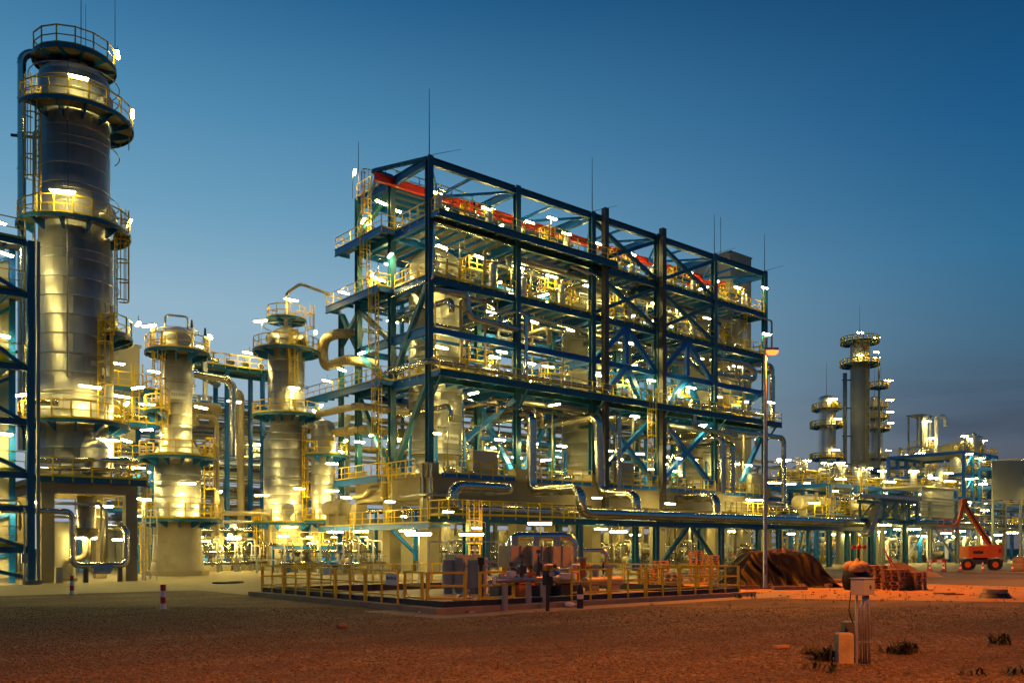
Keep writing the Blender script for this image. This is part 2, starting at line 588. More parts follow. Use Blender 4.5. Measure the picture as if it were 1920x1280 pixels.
BULK = []
def bulk_object(name, label):
    """everything too small to pick apart, joined in one mesh that keeps its paints"""
    mats = sorted({m for _, m in BULK})
    mb = MB(); idx = []
    for b, m in BULK:
        mb.add(b.v, b.f); mb.sm[-len(b.sm):] = b.sm
        idx.extend([mats.index(m)]*len(b.f))
    me = mb.mesh(name, M[mats[0]])
    for m in mats[1:]: me.materials.append(M[m])
    me.polygons.foreach_set("material_index", np.array(idx, dtype=np.int32))
    me.update()
    o = bpy.data.objects.new(name, me); COL.objects.link(o)
    o["kind"] = "stuff"; o["label"] = label; o["category"] = "pipework"
    return o
def pipe(label, pts, r, m='pipeclad', bend=None, n=10, bands=1.0, cat="pipe", name="pipe", group=None, flange=(), bulk=False):
    """one pipe run; clad pipes carry raised joint bands"""
    bend = bend or r*2.6
    path = arc_path(pts, bend, 6 if r > .12 else 4)
    mb = MB().tube(path, r, n)
    if bands and r > .1:
        acc = 0.0; nxt = bands*.5
        for i in range(len(path)-1):
            L = (path[i+1]-path[i]).length
            if L < 1e-4: continue
            d = (path[i+1]-path[i])/L
            while nxt < acc+L:
                p = path[i]+d*(nxt-acc)
                mb.cyl(p-d*.03, p+d*.03, r+.014, n=n, caps=True)
                nxt += bands if L > .5 else bands*.3
            acc += L
            if nxt < acc: nxt = acc+bands*.3
    for t in flange:
        i = min(len(path)-2, int(t*(len(path)-1)))
        d = (path[i+1]-path[i]).normalized(); p = path[i].lerp(path[i+1], .5)
        mb.cyl(p-d*.08, p+d*.08, r*1.5, n=12)
    if bulk:
        BULK.append((mb, m)); return None
    return solo(name, label, cat, mb, M[m], group=group, base=tuple(pts[0]))

def bigpipe(label, pts, r, bend, m='pipeclad', seg=1.1, gores=7, cat="pipe"):
    """large clad pipe, built of straight lengths and segmented elbows"""
    P = [Vector(p) for p in pts]
    th = thing("insulated_pipe", label, cat, tuple(P[0]))
    path = arc_path(pts, bend, gores)
    # split into straights and elbows by segment length
    run = []
    def flush():
        if len(run) >= 2:
            mb = MB()
            for a, b in zip(run[:-1], run[1:]):
                d = (b-a).normalized()
                mb.cyl(a-d*.004, b+d*.012, r+.002, n=18)
                mb.cyl(b-d*.02, b+d*.02, r+.022, n=18)
            part(th, "elbow", mb, M[m])
        run.clear()
    for a, b in zip(path[:-1], path[1:]):
        L = (b-a).length
        if L < 1e-4: continue
        if L > seg*.75:
            flush()
            d = (b-a)/L
            k = max(1, round(L/seg))
            for j in range(k):
                p, q = a+d*(L*j/k), a+d*(L*(j+1)/k)
                mb = MB().cyl(p, q-d*.004, r, n=18)
                mb.cyl(q-d*.07, q-d*.004, r+.02, n=18)
                part(th, "pipe_section", mb, M[m])
        else:
            if not run: run.append(a)
            run.append(b)
    flush()
    return th

# ------------------------------------------------ lamps
def lamp_master(kind):
    t = thing("fluorescent_lamp", "lamp", "lamp", (0, 0, 0), "fluorescent lamps lighting the plant")
    mb = MB()
    vs = [(-.66, -.12, .05), (.66, -.12, .05), (.66, .12, .05), (-.66, .12, .05), (-.6, -.06, .15), (.6, -.06, .15), (.6, .06, .15), (-.6, .06, .15)]
    mb.add(vs, [(3, 2, 1, 0), (4, 5, 6, 7), (0, 1, 5, 4), (1, 2, 6, 5), (2, 3, 7, 6), (3, 0, 4, 7)])
    part(t, "housing", mb, M['grey'])
    mb = MB()
    vs = [(-.60, -.085, .046), (.60, -.085, .046), (.60, .085, .046), (-.60, .085, .046), (-.57, -.06, -.045), (.57, -.06, -.045), (.57, .06, -.045), (-.57, .06, -.045)]
    mb.add(vs, [(7, 6, 5, 4), (4, 5, 1, 0), (5, 6, 2, 1), (6, 7, 3, 2), (7, 4, 0, 3), (0, 1, 2, 3)])
    part(t, "diffuser", mb, M['tube_mid' if '+mid' in kind else 'tube_dim' if '+dim' in kind else 'tube'])
    mb = MB()
    if kind.startswith('pole'):
        mb.cyl((0, .2, -2.3), (0, .2, .1), .03, n=6); mb.bar((0, .22, .1), (0, 0, .12), .04)
        part(t, "pole", mb, M['galv'])
    else:
        mb.cyl((0, 0, .15), (0, 0, .55), .025, n=6)
        part(t, "hanger", mb, M['galv'])
    return t
LM = {}
LR = random.Random(4)
LAMPS = []
def lamp(loc, label, rz=0.0, kind='hang', tilt=0.0, scale=1.0):
    q = len(LAMPS) % 7
    kind = kind if '+' in kind else kind+('+mid' if q in (2, 5) else '+dim' if len(LAMPS) % 11 == 6 else '')
    if kind not in LM:
        LM[kind] = lamp_master(kind); o = LM[kind]
        o.location = loc; o["label"] = label
    else:
        o = clone(LM[kind], loc, label=label)
    o.rotation_euler = (tilt, 0, rz)
    o.scale = (scale*LR.uniform(.78, 1.12), scale, scale)
    LAMPS.append(o)
    return o
# ================================================================ SETTING
def sheet(name, poly, z, m):
    mb = MB().add([(x, y, z) for x, y in poly], [tuple(range(len(poly)))])
    return struct(name, mb, m)

def gravel_mat():
    m = bpy.data.materials.new("gravel_ground")
    m.use_nodes = True
    nt = m.node_tree; b = nt.nodes["Principled BSDF"]
    b.inputs["Roughness"].default_value = .9
    geo = nt.nodes.new("ShaderNodeNewGeometry")
    vo = nt.nodes.new("ShaderNodeTexVoronoi"); vo.inputs["Scale"].default_value = 17
    nt.links.new(geo.outputs["Position"], vo.inputs["Vector"])
    n1 = nt.nodes.new("ShaderNodeTexNoise"); n1.inputs["Scale"].default_value = .35; n1.inputs["Detail"].default_value = 8; n1.inputs["Roughness"].default_value = .7
    nt.links.new(geo.outputs["Position"], n1.inputs["Vector"])
    cr = nt.nodes.new("ShaderNodeValToRGB")
    e = cr.color_ramp.elements
    e[0].position = .3; e[0].color = (.066, .042, .015, 1); e[1].position = .72; e[1].color = (.155, .10, .035, 1)
    nt.links.new(n1.outputs[0], cr.inputs[0])
    hs = nt.nodes.new("ShaderNodeHueSaturation")
    sp = nt.nodes.new("ShaderNodeSeparateColor"); nt.links.new(vo.outputs["Color"], sp.inputs[0])
    mr = nt.nodes.new("ShaderNodeMapRange"); mr.inputs[3].default_value = .4; mr.inputs[4].default_value = 1.9
    nt.links.new(sp.outputs[0], mr.inputs[0]); 
    n5 = nt.nodes.new("ShaderNodeTexNoise"); n5.inputs["Scale"].default_value = .11; n5.inputs["Detail"].default_value = 4
    nt.links.new(geo.outputs["Position"], n5.inputs["Vector"])
    m5 = nt.nodes.new("ShaderNodeMapRange"); m5.interpolation_type = 'SMOOTHSTEP'
    m5.inputs[1].default_value = .36; m5.inputs[2].default_value = .56; m5.inputs[3].default_value = .5; m5.inputs[4].default_value = 1.1
    nt.links.new(n5.outputs[0], m5.inputs[0])
    mm = nt.nodes.new("ShaderNodeMath"); mm.operation = 'MULTIPLY'
    nt.links.new(mr.outputs[0], mm.inputs[0]); nt.links.new(m5.outputs[0], mm.inputs[1])
    mp6 = nt.nodes.new("ShaderNodeMapping"); mp6.inputs["Rotation"].default_value = (0, 0, math.radians(32)); mp6.inputs["Scale"].default_value = (.05, .9, 1)
    nt.links.new(geo.outputs["Position"], mp6.inputs[0])
    n6 = nt.nodes.new("ShaderNodeTexNoise"); n6.inputs["Scale"].default_value = 1.0; n6.inputs["Detail"].default_value = 3
    nt.links.new(mp6.outputs[0], n6.inputs["Vector"])
    m6 = nt.nodes.new("ShaderNodeMapRange"); m6.inputs[1].default_value = .35; m6.inputs[2].default_value = .65; m6.inputs[3].default_value = .7; m6.inputs[4].default_value = 1.25
    nt.links.new(n6.outputs[0], m6.inputs[0])
    m7 = nt.nodes.new("ShaderNodeMath"); m7.operation = 'MULTIPLY'
    nt.links.new(mm.outputs[0], m7.inputs[0]); nt.links.new(m6.outputs[0], m7.inputs[1])
    nt.links.new(m7.outputs[0], hs.inputs["Value"])
    nt.links.new(cr.outputs[0], hs.inputs["Color"]); nt.links.new(hs.outputs[0], b.inputs["Base Color"])
    bp = nt.nodes.new("ShaderNodeBump"); bp.inputs["Strength"].default_value = .75; bp.inputs["Distance"].default_value = .04
    ad = nt.nodes.new("ShaderNodeMath"); ad.operation = 'MULTIPLY_ADD'; ad.inputs[1].default_value = -.7
    n2 = nt.nodes.new("ShaderNodeTexNoise"); n2.inputs["Scale"].default_value = 11; n2.inputs["Detail"].default_value = 6
    nt.links.new(geo.outputs["Position"], n2.inputs["Vector"])
    nt.links.new(vo.outputs["Distance"], ad.inputs[0]); nt.links.new(n2.outputs[0], ad.inputs[2])
    nt.links.new(ad.outputs[0], bp.inputs["Height"]); nt.links.new(bp.outputs[0], b.inputs["Normal"])
    return m
M['gravel'] = gravel_mat()
sheet("ground", [(-1500, -1500), (2500, -1500), (2500, 2500), (-1500, 2500)], 0, M['gravel'])
sheet("pavement", [(-90, -15.8), (-24.4, -15.8), (-24.4, -22.1), (9.6, -22.1), (9.6, -11.5), (37.5, -11.5), (37.5, -80), (210, -80), (210, 130), (-90, 130)], .008, M['slab'])
sheet("road", [(9.8, -120), (37.3, -120), (37.3, -11.7), (9.8, -11.7)], .005, M['asphalt'])
sheet("path", [(-25.7, -33.4), (-25.5, -37.3), (-8, -37.1), (-5, -36.9), (-5, -34.0), (-23.9, -35), (-24.4, -33.4)], .006, M['slab'])
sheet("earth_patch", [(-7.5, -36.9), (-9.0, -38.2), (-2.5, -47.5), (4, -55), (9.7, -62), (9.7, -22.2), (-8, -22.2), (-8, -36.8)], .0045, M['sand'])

# basin with upstand walls and kerb
BU0, BU1, BV0, BV1 = -24.0, -8.8, -35.5, -22.4
mb = MB()
for (a, b, c, d) in ((BU0, BU1, BV0, BV0+.28), (BU0, BU1, BV1-.28, BV1), (BU0, BU0+.28, BV0+.285, BV1-.285), (BU1-.28, BU1, BV0+.285, BV1-.285)):
    mb.box(a, b, c, d, 0, .34)
struct("basin_wall", mb, M['bin'])
mb = MB()
for (a, b, c, d) in ((BU0-.55, BU1+.6, BV0-.45, BV0-.02), (BU0-.5, BU0-.02, BV0-.015, BV1+.3)):
    mb.box(a, b, c, d, 0, .17)
struct("kerb", mb, M['kerb'])
sheet("basin_floor", [(BU0+.29, BV0+.29), (BU1-.29, BV0+.29), (BU1-.29, BV1-.29), (BU0+.29, BV1-.29)], .06, M['slab'])

# loose stones on the yard in front of the camera
rng = np.random.default_rng(5)
def stones(name, n, dmin, dmax, smin, smax, m):
    d = dmin*(dmax/dmin)**(rng.random(n)**.8)
    t = (rng.random(n)*2-1)*.62
    F2 = np.array([.6422, .7665]); R2 = np.array([.7665, -.6422])
    xy = np.array([-39.94, -57.86])+d[:, None]*F2+(d*t)[:, None]*R2
    keep = ~((xy[:, 0] > -25.3) & (xy[:, 1] > -37.6) & (xy[:, 0] < -2.5))
    keep &= ~((xy[:, 1] > -15.9)) & (xy[:, 0] < 9.5)
    xy = xy[keep]; k = len(xy)
    s = smin+(smax-smin)*rng.random(k)**3
    base = np.array([(1, 0, 0), (0, 1, 0), (-1, 0, 0), (0, -1, 0), (0, 0, .8), (0, 0, -.3)], dtype=np.float32)
    a = rng.random(k)*2*PI
    V = np.repeat(base[None], k, 0)*(.7+.6*rng.random((k, 6, 1)))
    ca, sa = np.cos(a)[:, None], np.sin(a)[:, None]
    x = V[:, :, 0]*ca-V[:, :, 1]*sa; y = V[:, :, 0]*sa+V[:, :, 1]*ca
    P = np.stack([x*s[:, None]+xy[:, 0:1], y*s[:, None]+xy[:, 1:2], V[:, :, 2]*s[:, None]*.65+.2*s[:, None]], 2).reshape(-1, 3).astype(np.float32)
    fb = np.array([(0, 1, 4), (1, 2, 4), (2, 3, 4), (3, 0, 4), (1, 0, 5), (2, 1, 5), (3, 2, 5), (0, 3, 5)], dtype=np.int32)
    Fc = (fb[None]+(np.arange(k)*6)[:, None, None]).reshape(-1)
    me = bpy.data.meshes.new(name)
    me.vertices.add(len(P)); me.vertices.foreach_set("co", P.ravel())
    me.loops.add(len(Fc)); me.loops.foreach_set("vertex_index", Fc.astype(np.int32))
    nf = len(Fc)//3
    me.polygons.add(nf); me.polygons.foreach_set("loop_start", np.arange(nf, dtype=np.int32)*3)
    me.update(calc_edges=True)
    me.materials.append(m)
    o = bpy.data.objects.new(name, me); COL.objects.link(o)
    o["kind"] = "stuff"; o["label"] = "loose brown gravel stones scattered over the yard"; o["category"] = "gravel"
stone_m = mat("gravel_stone", (.15, .095, .036), .85, var=.8, nscale=14)
stones("gravel", 90000, 12.0, 30, .010, .034, stone_m)
stones("gravel", 700, 12.2, 30, .03, .06, stone_m)

# ================================================================ MAIN STEEL STRUCTURE
US = [0, 9.1, 18.2, 27.3, 36.4, 45.5]
VS = [0, 5.5, 11]
Z1, Z2, ZM, Z3, Z4, Z5 = 7.95, 15.9, 19.3, 23.7, 28.4, 33.0
S = thing("steel_structure", "large blue steel reactor frame with open decks and yellow rails on a concrete table", "steel structure", (0, 0, 0))
# columns
me = MB().hbeam((0, 0, 0), (0, 0, Z5-8.75), .5, .5, .06, up=(0, 1, 0)).mesh("column", M['unlit_blue'])
for u in US:
    for v in VS:
        inst(S, "column", me, (u, v, 8.75))
# beams along u and v
meu = MB().hbeam((.3, 0, 0), (8.8, 0, 0), .32, .62, .05).mesh("beam", M['unlit_blue'])
mev = MB().hbeam((0, .3, 0), (0, 5.2, 0), .34, .72, .06).mesh("beam", M['blue'])
meus = MB().hbeam((.3, 0, 0), (8.8, 0, 0), .3, .5, .05).mesh("beam", M['blue'])
VESSEL_BAYS = (0, 2, 4)
for z in (Z2, Z3, Z4, Z5):
    for i, u in enumerate(US[:-1]):
        for v in VS:
            if v == 5.5 and i in VESSEL_BAYS and z < Z4: continue
            inst(S, "beam", meu if v == 0 else meus, (u, v, z-.38))
    for u in US:
        for v in VS[:-1]:
            inst(S, "beam", mev, (u, v, z-.38))
# mid height belt between the second and third decks
for i, u in enumerate(US[:-1]):
    for v in (0, 11):
        inst(S, "beam", meus, (u, v, ZM))
for u in US:
    for v in VS[:-1]:
        inst(S, "beam", mev, (u, v, ZM))
# joists and grating
mej = MB().hbeam((0, .2, 0), (0, 10.8, 0), .14, .28, .03).mesh("joist", M['blue'])
meg = MB().box(.14, 1.16, .25, 5.3, -.03, 0).mesh("grating_panel", M['grating'])
for z in (Z2, Z3, Z4):
    for i, u in enumerate(US[:-1]):
        for k in range(7):
            uu = u+1.3*k
            if k: inst(S, "joist", mej, (uu, 0, z-.16))
            for v in (0, 5.55):
                if z < Z4 and i in VESSEL_BAYS and 1 < k < 5: continue
                inst(S, "grating_panel", meg, (uu, v, z))
# solid roof strip over the rear half, joists along u
mer = MB().hbeam((.2, 0, 0), (8.9, 0, 0), .16, .3, .03).mesh("joist", M['blue'])
merg = MB().box(.15, 8.95, .12, 1.15, 0, .03).mesh("grating_panel", M['grating'])
for i, u in enumerate(US[:2]):
    for k in range(4):
        inst(S, "joist", mer, (u, 6.6+1.2*k, Z5-.16))
        inst(S, "grating_panel", merg, (u, 5.6+1.25*k, Z5))
# roof bracing in plan (zig-zag)
for i, u in enumerate(US[:-1]):
    for a, b in (((u+.3, .3), (u+4.55, 5.2)), ((u+4.55, 5.2), (u+8.8, .3))):
        part(S, "brace", MB().bar((*a, Z5-.5), (*b, Z5-.5), .2), M['blue'])
    part(S, "brace", MB().bar((u+4.55, 0, Z5-.4), (u+4.55, 5.5, Z5-.4), .2), M['blue'])
    # truss web under the eave, seen against the sky
    part(S, "brace", MB().bar((u+4.55, 5.5, Z5-.5), (u+4.55, 5.5, Z5-2.2), .16), M['blue'])
# eave corner bracket to the crane beam
part(S, "brace", MB().bar((0, 0, Z5-.15), (-1.7, 5.4, Z5+.15), .22, .3), M['unlit_blue'])
part(S, "brace", MB().bar((0, 10.6, Z5-1.6), (-1.2, 6.2, Z5-.4), .2), M['grey'])
part(S, "brace", MB().bar((0, 5.5, Z5+.1), (-1.9, 5.5, Z5+.1), .3), M['unlit_blue'])
# crane runway
cr = thing("crane_beam", "long red crane runway beam hung under the open roof of the blue frame", "crane beam", (-2, 5.0, 32.5))
part(cr, "beam", MB().hbeam((-2, 5.0, 32.45), (47, 5.0, 32.45), .42, .62, .07), M['red'])
for u in US:
    part(cr, "hanger", MB().bar((u+.4, 5.0, 32.77), (u+.4, 5.0, 33.0), .18), M['unlit_blue'])
mb = MB()
part(cr, "trolley", mb.box(38.5, 40.2, 4.6, 5.4, 31.2, 32.05).box(38.9, 39.8, 4.3, 4.6, 31.4, 31.9), M['red'])
for i in range(6):
    u = 40.6+i*.9
    part(cr, "festoon_loop", MB().tube([(u+.45+.42*math.cos(t), 4.75, 31.95+.9*math.sin(t)) for t in np.linspace(PI, 2*PI, 8)], .04, 5), M['dark'])

def xbrace(u0, u1, z0, z1, v, w=.34, m='unlit_blue'):
    part(S, "brace", MB().bar((u0+.25, v, z0), (u1-.25, v, z1), w), M[m])
    part(S, "brace", MB().bar((u0+.25, v+.02, z1), (u1-.25, v+.02, z0), w*.97), M[m])
for (a, b) in ((18.2, 27.3), (27.3, 36.4)):
    xbrace(a, b, Z4+.1, Z5-.8, 0); xbrace(a, b, Z3+.1, Z4-.8, 0)
    m_ = (a+b)/2
    # chevron between the second and third decks with a hanger and belt struts
    part(S, "brace", MB().bar((a+.2, 0, ZM), (m_-.2, 0, Z3-.75), .42), M['blue'])
    part(S, "brace", MB().bar((b-.2, 0, ZM), (m_+.2, 0, Z3-.75), .42), M['blue'])
    part(S, "brace", MB().bar((m_, 0, ZM+.3), (m_, 0, Z3-.7), .44), M['blue'])
    part(S, "brace", MB().bar((m_-.2, 0, ZM-.2), (a+1.6, 0, Z2+.6), .5), M['blue'])
    part(S, "brace", MB().bar((m_+.3, 0, ZM-.3), (m_+2.4, 0, Z2+.1), .5), M['blue'])
    xbrace(a, b, Z1+.5, Z2-.8, 0, .42, 'blue')
for (a, b, c) in ((9.1, 13.65, 5.5), (18.2, 13.65, 5.5)):
    part(S, "brace", MB().bar((a, c, Z2-.8), (b, c, Z1+.3), .45), M['blue'])
part(S, "brace", MB().bar((13.65, 5.5, Z1), (13.65, 5.5, Z2-.7), .5), M['blue'])
part(S, "brace", MB().bar((9.1, .2, Z2-1.2), (4.4, 8.5, Z1+.3), .42), M['blue'])
part(S, "brace", MB().bar((45.4, .05, Z2-.8), (41.2, .05, Z1+1.2), .4), M['blue'])
part(S, "brace", MB().bar((45.4, .05, Z3-4), (42.8, .05, ZM-1.4), .36), M['blue'])
# side face bracing at u=0
for a, b in (((0, .2, Z2-.7), (0, 5.3, Z1+.4)), ((0, 10.8, Z2-.7), (0, 5.7, Z1+.4)), ((0, .2, Z3-.7), (0, 5.3, Z2+.2)),
             ((0, 10.8, Z3-.7), (0, 6.0, ZM+.3)), ((0, 10.8, ZM-.3), (0, 6, Z2+.2)), ((0, 10.8, Z3-.8), (0, 14.0, Z3-3.2)), ((0, 5.7, Z5-.8), (0, 10.8, Z5-3.5)),
             ((0, 13.9, Z3-.5), (0, 11.2, Z3-4))):
    part(S, "brace", MB().bar(a, b, .38), M['unlit_blue'])
part(S, "column", MB().hbeam((0, 14.1, 0), (0, 14.1, Z3-.4), .4, .4, .05, up=(0, 1, 0)), M['unlit_blue'])

# outer walkways: (z, u0,u1,v0,v1, rail points)
def walkway(z, u0, u1, v0, v1, along='u', edge=.55, st=1.3):
    part(S, "grating_panel", MB().box(u0+.06, u1-.06, v0+.06, v1-.06, z-.02, z+.012), M['grating'])
    mb = MB()
    if along == 'u':
        part(S, "edge_beam", MB().hbeam((u0, v0, z-edge/2+.05), (u1, v0, z-edge/2+.05), .22, edge, .04), M['unlit_blue'])
        for x in (u0, u1): part(S, "edge_beam", MB().bar((x, v0+.12, z-.2), (x, v1, z-.2), .16, .4), M['blue'])
        k = int((u1-u0)/st)
        for i in range(1, k): part(S, "joist", MB().bar((u0+i*st, v0+.12, z-.17), (u0+i*st, v1, z-.17), .12, .26), M['blue'])
    else:
        part(S, "edge_beam", MB().hbeam((u0, v0, z-edge/2+.05), (u0, v1, z-edge/2+.05), .22, edge, .04), M['blue'])
        for y in (v0, v1): part(S, "edge_beam", MB().bar((u0+.12, y, z-.2), (u1, y, z-.2), .16, .4), M['blue'])
        k = int((v1-v0)/st)
        for i in range(1, k): part(S, "joist", MB().bar((u0+.12, v0+i*st, z-.17), (u1, v0+i*st, z-.17), .12, .26), M['blue'])
walkway(Z2, 0, 46.6, -1.5, -.1)
# secondary steel at half bays
for i, u in enumerate(US[:-1]):
    for v in (5.5, 11):
        if v == 5.5 and i in VESSEL_BAYS: continue
        part(S, "post", MB().bar((u+4.55, v, Z1+.1), (u+4.55, v, Z4-.8), .3, up=(0, 1, 0)), M['blue'])
    for z in (12.0, 21.4, 26.0, 30.6):
        part(S, "beam", MB().bar((u+.3, 11, z), (u+8.8, 11, z), .22, .34), M['blue'])
        if i not in VESSEL_BAYS: part(S, "beam", MB().bar((u+.3, 5.5, z), (u+8.8, 5.5, z), .22, .34), M['blue'])
    part(S, "brace", MB().bar((u+.3, 11.02, Z2+.2), (u+4.4, 11.02, ZM-.2), .24), M['blue'])
    part(S, "brace", MB().bar((u+8.8, 11.02, Z1+.3), (u+4.7, 11.02, 11.8), .26), M['blue'])
    part(S, "brace", MB().bar((u+.3, 2.8, ZM), (u+8.8, 2.8, ZM), .2), M['blue'])
railing(S, [(0, -.3, Z2), (0, -1.45, Z2), (46.55, -1.45, Z2), (46.55, .2, Z2)], sp=1.3)
for u in US[1:]:
    part(S, "bracket", MB().bar((u, -.2, Z2-2.0), (u, -1.45, Z2-.5), .16), M['unlit_blue'])
part(S, "bracket", MB().bar((0.1, -.2, Z2-2.0), (.1, -1.45, Z2-.5), .16), M['unlit_blue'])
walkway(Z4, 0, 20.2, -1.35, -.1, edge=.58)
railing(S, [(0, -.3, Z4), (0, -1.3, Z4), (20.2, -1.3, Z4), (20.2, -.1, Z4)], sp=1.3)
railing(S, [(20.8, -.02, Z4+.02), (45.4, -.02, Z4+.02)], sp=1.3)
railing(S, [(.4, -.02, Z3+.02), (9.0, -.02, Z3+.02)], sp=1.3)
railing(S, [(10.4, .3, Z3), (10.4, -.02, Z3+.02), (18, -.02, Z3+.02)], sp=1.3)
railing(S, [(18.6, -.02, Z3+.02), (46, -.02, Z3+.02), (46, 2, Z3)], sp=1.3)
for z in (Z2, Z3, Z4):
    railing(S, [(-.02, .5, z), (-.02, 5.0, z)], sp=1.2)
    railing(S, [(1, 11.1, z), (45, 11.1, z)], sp=1.6)
    railing(S, [(45.6, .5, z), (45.6, 10.6, z)], sp=1.6)
walkway(Z4, -1.5, -.05, 4.8, 12.5, 'v', .6)
railing(S, [(-.2, 4.8, Z4), (-1.45, 4.8, Z4), (-1.45, 12.5, Z4), (-.1, 12.5, Z4)], sp=1.2)
walkway(Z3, -1.5, -.05, 5.3, 14.2, 'v', .6)
railing(S, [(-.2, 5.3, Z3), (-1.45, 5.3, Z3), (-1.45, 14.2, Z3), (0, 14.2, Z3)], sp=1.2)
walkway(Z2, -1.5, -.05, 4.9, 19, 'v', .6)
railing(S, [(-.2, 4.9, Z2), (-1.45, 4.9, Z2), (-1.45, 19, Z2)], sp=1.2)
walkway(Z1, -1.5, -.7, 5.2, 17.6, 'v', .55)
railing(S, [(-.7, 5.2, Z1), (-1.45, 5.2, Z1), (-1.45, 17.6, Z1), (-.2, 17.6, Z1)], sp=1.2)
railing(S, [(-.75, .9, Z1), (-.75, 5.0, Z1)], sp=1.2)
for i, u in enumerate(US[:-1]):
    railing(S, [(u+.9, -.75, Z1), (u+8.3, -.75, Z1)], sp=1.25)
    part(S, "edge_beam", MB().bar((u+.7, -.72, Z1-.15), (u+8.4, -.72, Z1-.15), .1, .32), M['blue'])
for z in (Z2, Z3, Z4):
    railing(S, [(.6, 4.3, z), (1.6, 4.3, z), (1.6, 1.9, z)], sp=.9)
    for i, u in enumerate(US[:-1]):
        if i in VESSEL_BAYS:
            railing(S, [(u+.5, 2.2, z), (u+8.6, 2.2, z)], sp=1.2)
        else:
            railing(S, [(u+.5, 3.6, z), (u+8.6, 3.6, z)], sp=1.2)
            railing(S, [(u+.5, 7.4, z), (u+8.6, 7.4, z)], sp=1.2)
# roof rail at the rear corner
railing(S, [(-.2, 10.9, Z5), (-.2, 6.2, Z5), (9, 6.2, Z5)], sp=1.2)
# ladders
ladder(S, -.9, 7.8, Z3, Z4+1.0, PI)
ladder(S, -.9, 6.4, Z2, Z3+1.0, PI)
ladder(S, -.9, 5.9, Z1, Z2+1.0, PI)
ladder(S, -1.0, 4.2, 3.8, Z1+1.0, PI)
ladder(S, 24.8, -1.2, Z1, Z2+.9, -PI/2)
ladder(S, -.3, 8.6, Z4, Z5+.9, PI)
ladder(S, 43.6, 1.2, Z3, Z4, -PI/2, cage=False)
ladder(S, 20.0, 5.0, Z3, Z4, -PI/2)

# ---------------------------------------------------------------- concrete table
T = thing("concrete_table", "heavy concrete table frame carrying the blue steel reactor structure", "concrete frame", (0, 0, 0))
me = MB().box(-.55, .55, -.55, .55, 0, 5.895).mesh("column", M['concrete'])
mec = MB().box(-.55, .55, -.55, .55, 7.9, 8.75).mesh("pedestal", M['concrete'])
for u in US:
    for v in VS:
        inst(T, "column", me, (u, v, 0))
        inst(T, "pedestal", mec, (u, v, 0))
for v in VS:
    for u in US[:-1]:
        part(T, "beam", MB().box(u+.003, u+9.097, v-.5, v+.5, 5.9, 7.6), M['concrete'])
for u in US:
    for v in VS[:-1]:
        part(T, "beam", MB().box(u-.5, u+.5, v+.503, v+4.997, 5.95, 7.6), M['concrete'])
for u in US[:-1]:
    part(T, "slab", MB().box(u+.004-.68*(u == 0), u+9.096, -.68, 11.68, 7.604, 7.895), M['concrete'])

# ---------------------------------------------------------------- front pipe rack
K = thing("pipe_rack", "low blue steel pipe rack and walkway running in front of the concrete table", "pipe rack", (0, -7, 0))
KU = [.2, 9.7, 19.0, 28.2, 37.6, 47.0, 56.4]
for u in KU:
    for v in (-7, -4.6):
        part(K, "column", MB().hbeam((u, v, .02), (u, v, 3.9), .42, .42, .05, up=(0, 1, 0)), M['unlit_blue'])
        part(K, "base_plate", MB().box(u-.35, u+.35, v-.35, v+.35, 0, .05), M['dgrey'])
    part(K, "beam", MB().hbeam((u, -6.8, 4.1), (u, -4.8, 4.1), .26, .38, .04), M['unlit_blue'])
for a, b in zip([-3.2]+KU[:-1], KU):
    for v in (-7, -4.6):
        part(K, "beam", MB().hbeam((a+.02, v, 4.12), (b-.02, v, 4.12), .28, .42, .04), M['unlit_blue'])
    k = int((b-a)/1.6)
    for i in range(1, k): part(K, "joist", MB().bar((a+(b-a)*i/k, -6.85, 4.2), (a+(b-a)*i/k, -4.75, 4.2), .12, .2), M['unlit_blue'])
part(K, "brace", MB().bar((19.3, -7, .3), (23.3, -7, 3.9), .3), M['unlit_blue'])
part(K, "brace", MB().bar((27.9, -7, .3), (23.9, -7, 3.9), .3), M['unlit_blue'])
part(K, "grating_panel", MB().box(-3.1, 9.9, -6.8, -4.8, 4.33, 4.36), M['grating'])
railing(K, [(-3.2, -4.7, 4.36), (-3.2, -7.05, 4.36), (9.2, -7.05, 4.36)], sp=1.25)
railing(K, [(-3.2, -4.5, 4.36), (16, -4.5, 4.36)], sp=1.25)
railing(K, [(22.0, -4.5, 4.36), (52, -4.5, 4.36)], sp=1.25)
# stair platform cage at the far end of the rack
for (a, b, z) in ((34, 41.5, 4.36), (34, 41.5, 5.6)):
    railing(K, [(a, -3.2, z), (b, -3.2, z)], sp=.9, mids=(.35, .7))
# side walkway along the left face
W = thing("side_walkway", "narrow blue walkway with yellow rail along the left end of the concrete table", "walkway", (-2, 0, 3.8))
part(W, "grating_panel", MB().box(-2.9, -.7, -4.5, 15, 3.8, 3.83), M['grating'])
part(W, "edge_beam", MB().hbeam((-3, -4.4, 3.66), (-3, 15, 3.66), .2, .42, .04), M['blue'])
for i in range(15): part(W, "joist", MB().bar((-2.88, -3.8+i*1.3, 3.68), (-.75, -3.8+i*1.3, 3.68), .1, .2), M['blue'])
railing(W, [(-2.95, -4.4, 3.83), (-2.95, 15, 3.83)], sp=1.2)
for v in (1.0, 7, 13):
    part(W, "bracket", MB().bar((-2.9, v, 3.5), (-.7, v, 1.6), .22), M['blue'])
    part(W, "bracket", MB().bar((-.62, v, 1.0), (-.62, v, 5.2), .3, .12), M['blue'])
ladder(W, -2.4, 9.2, 0, 3.8, PI, cage=False)
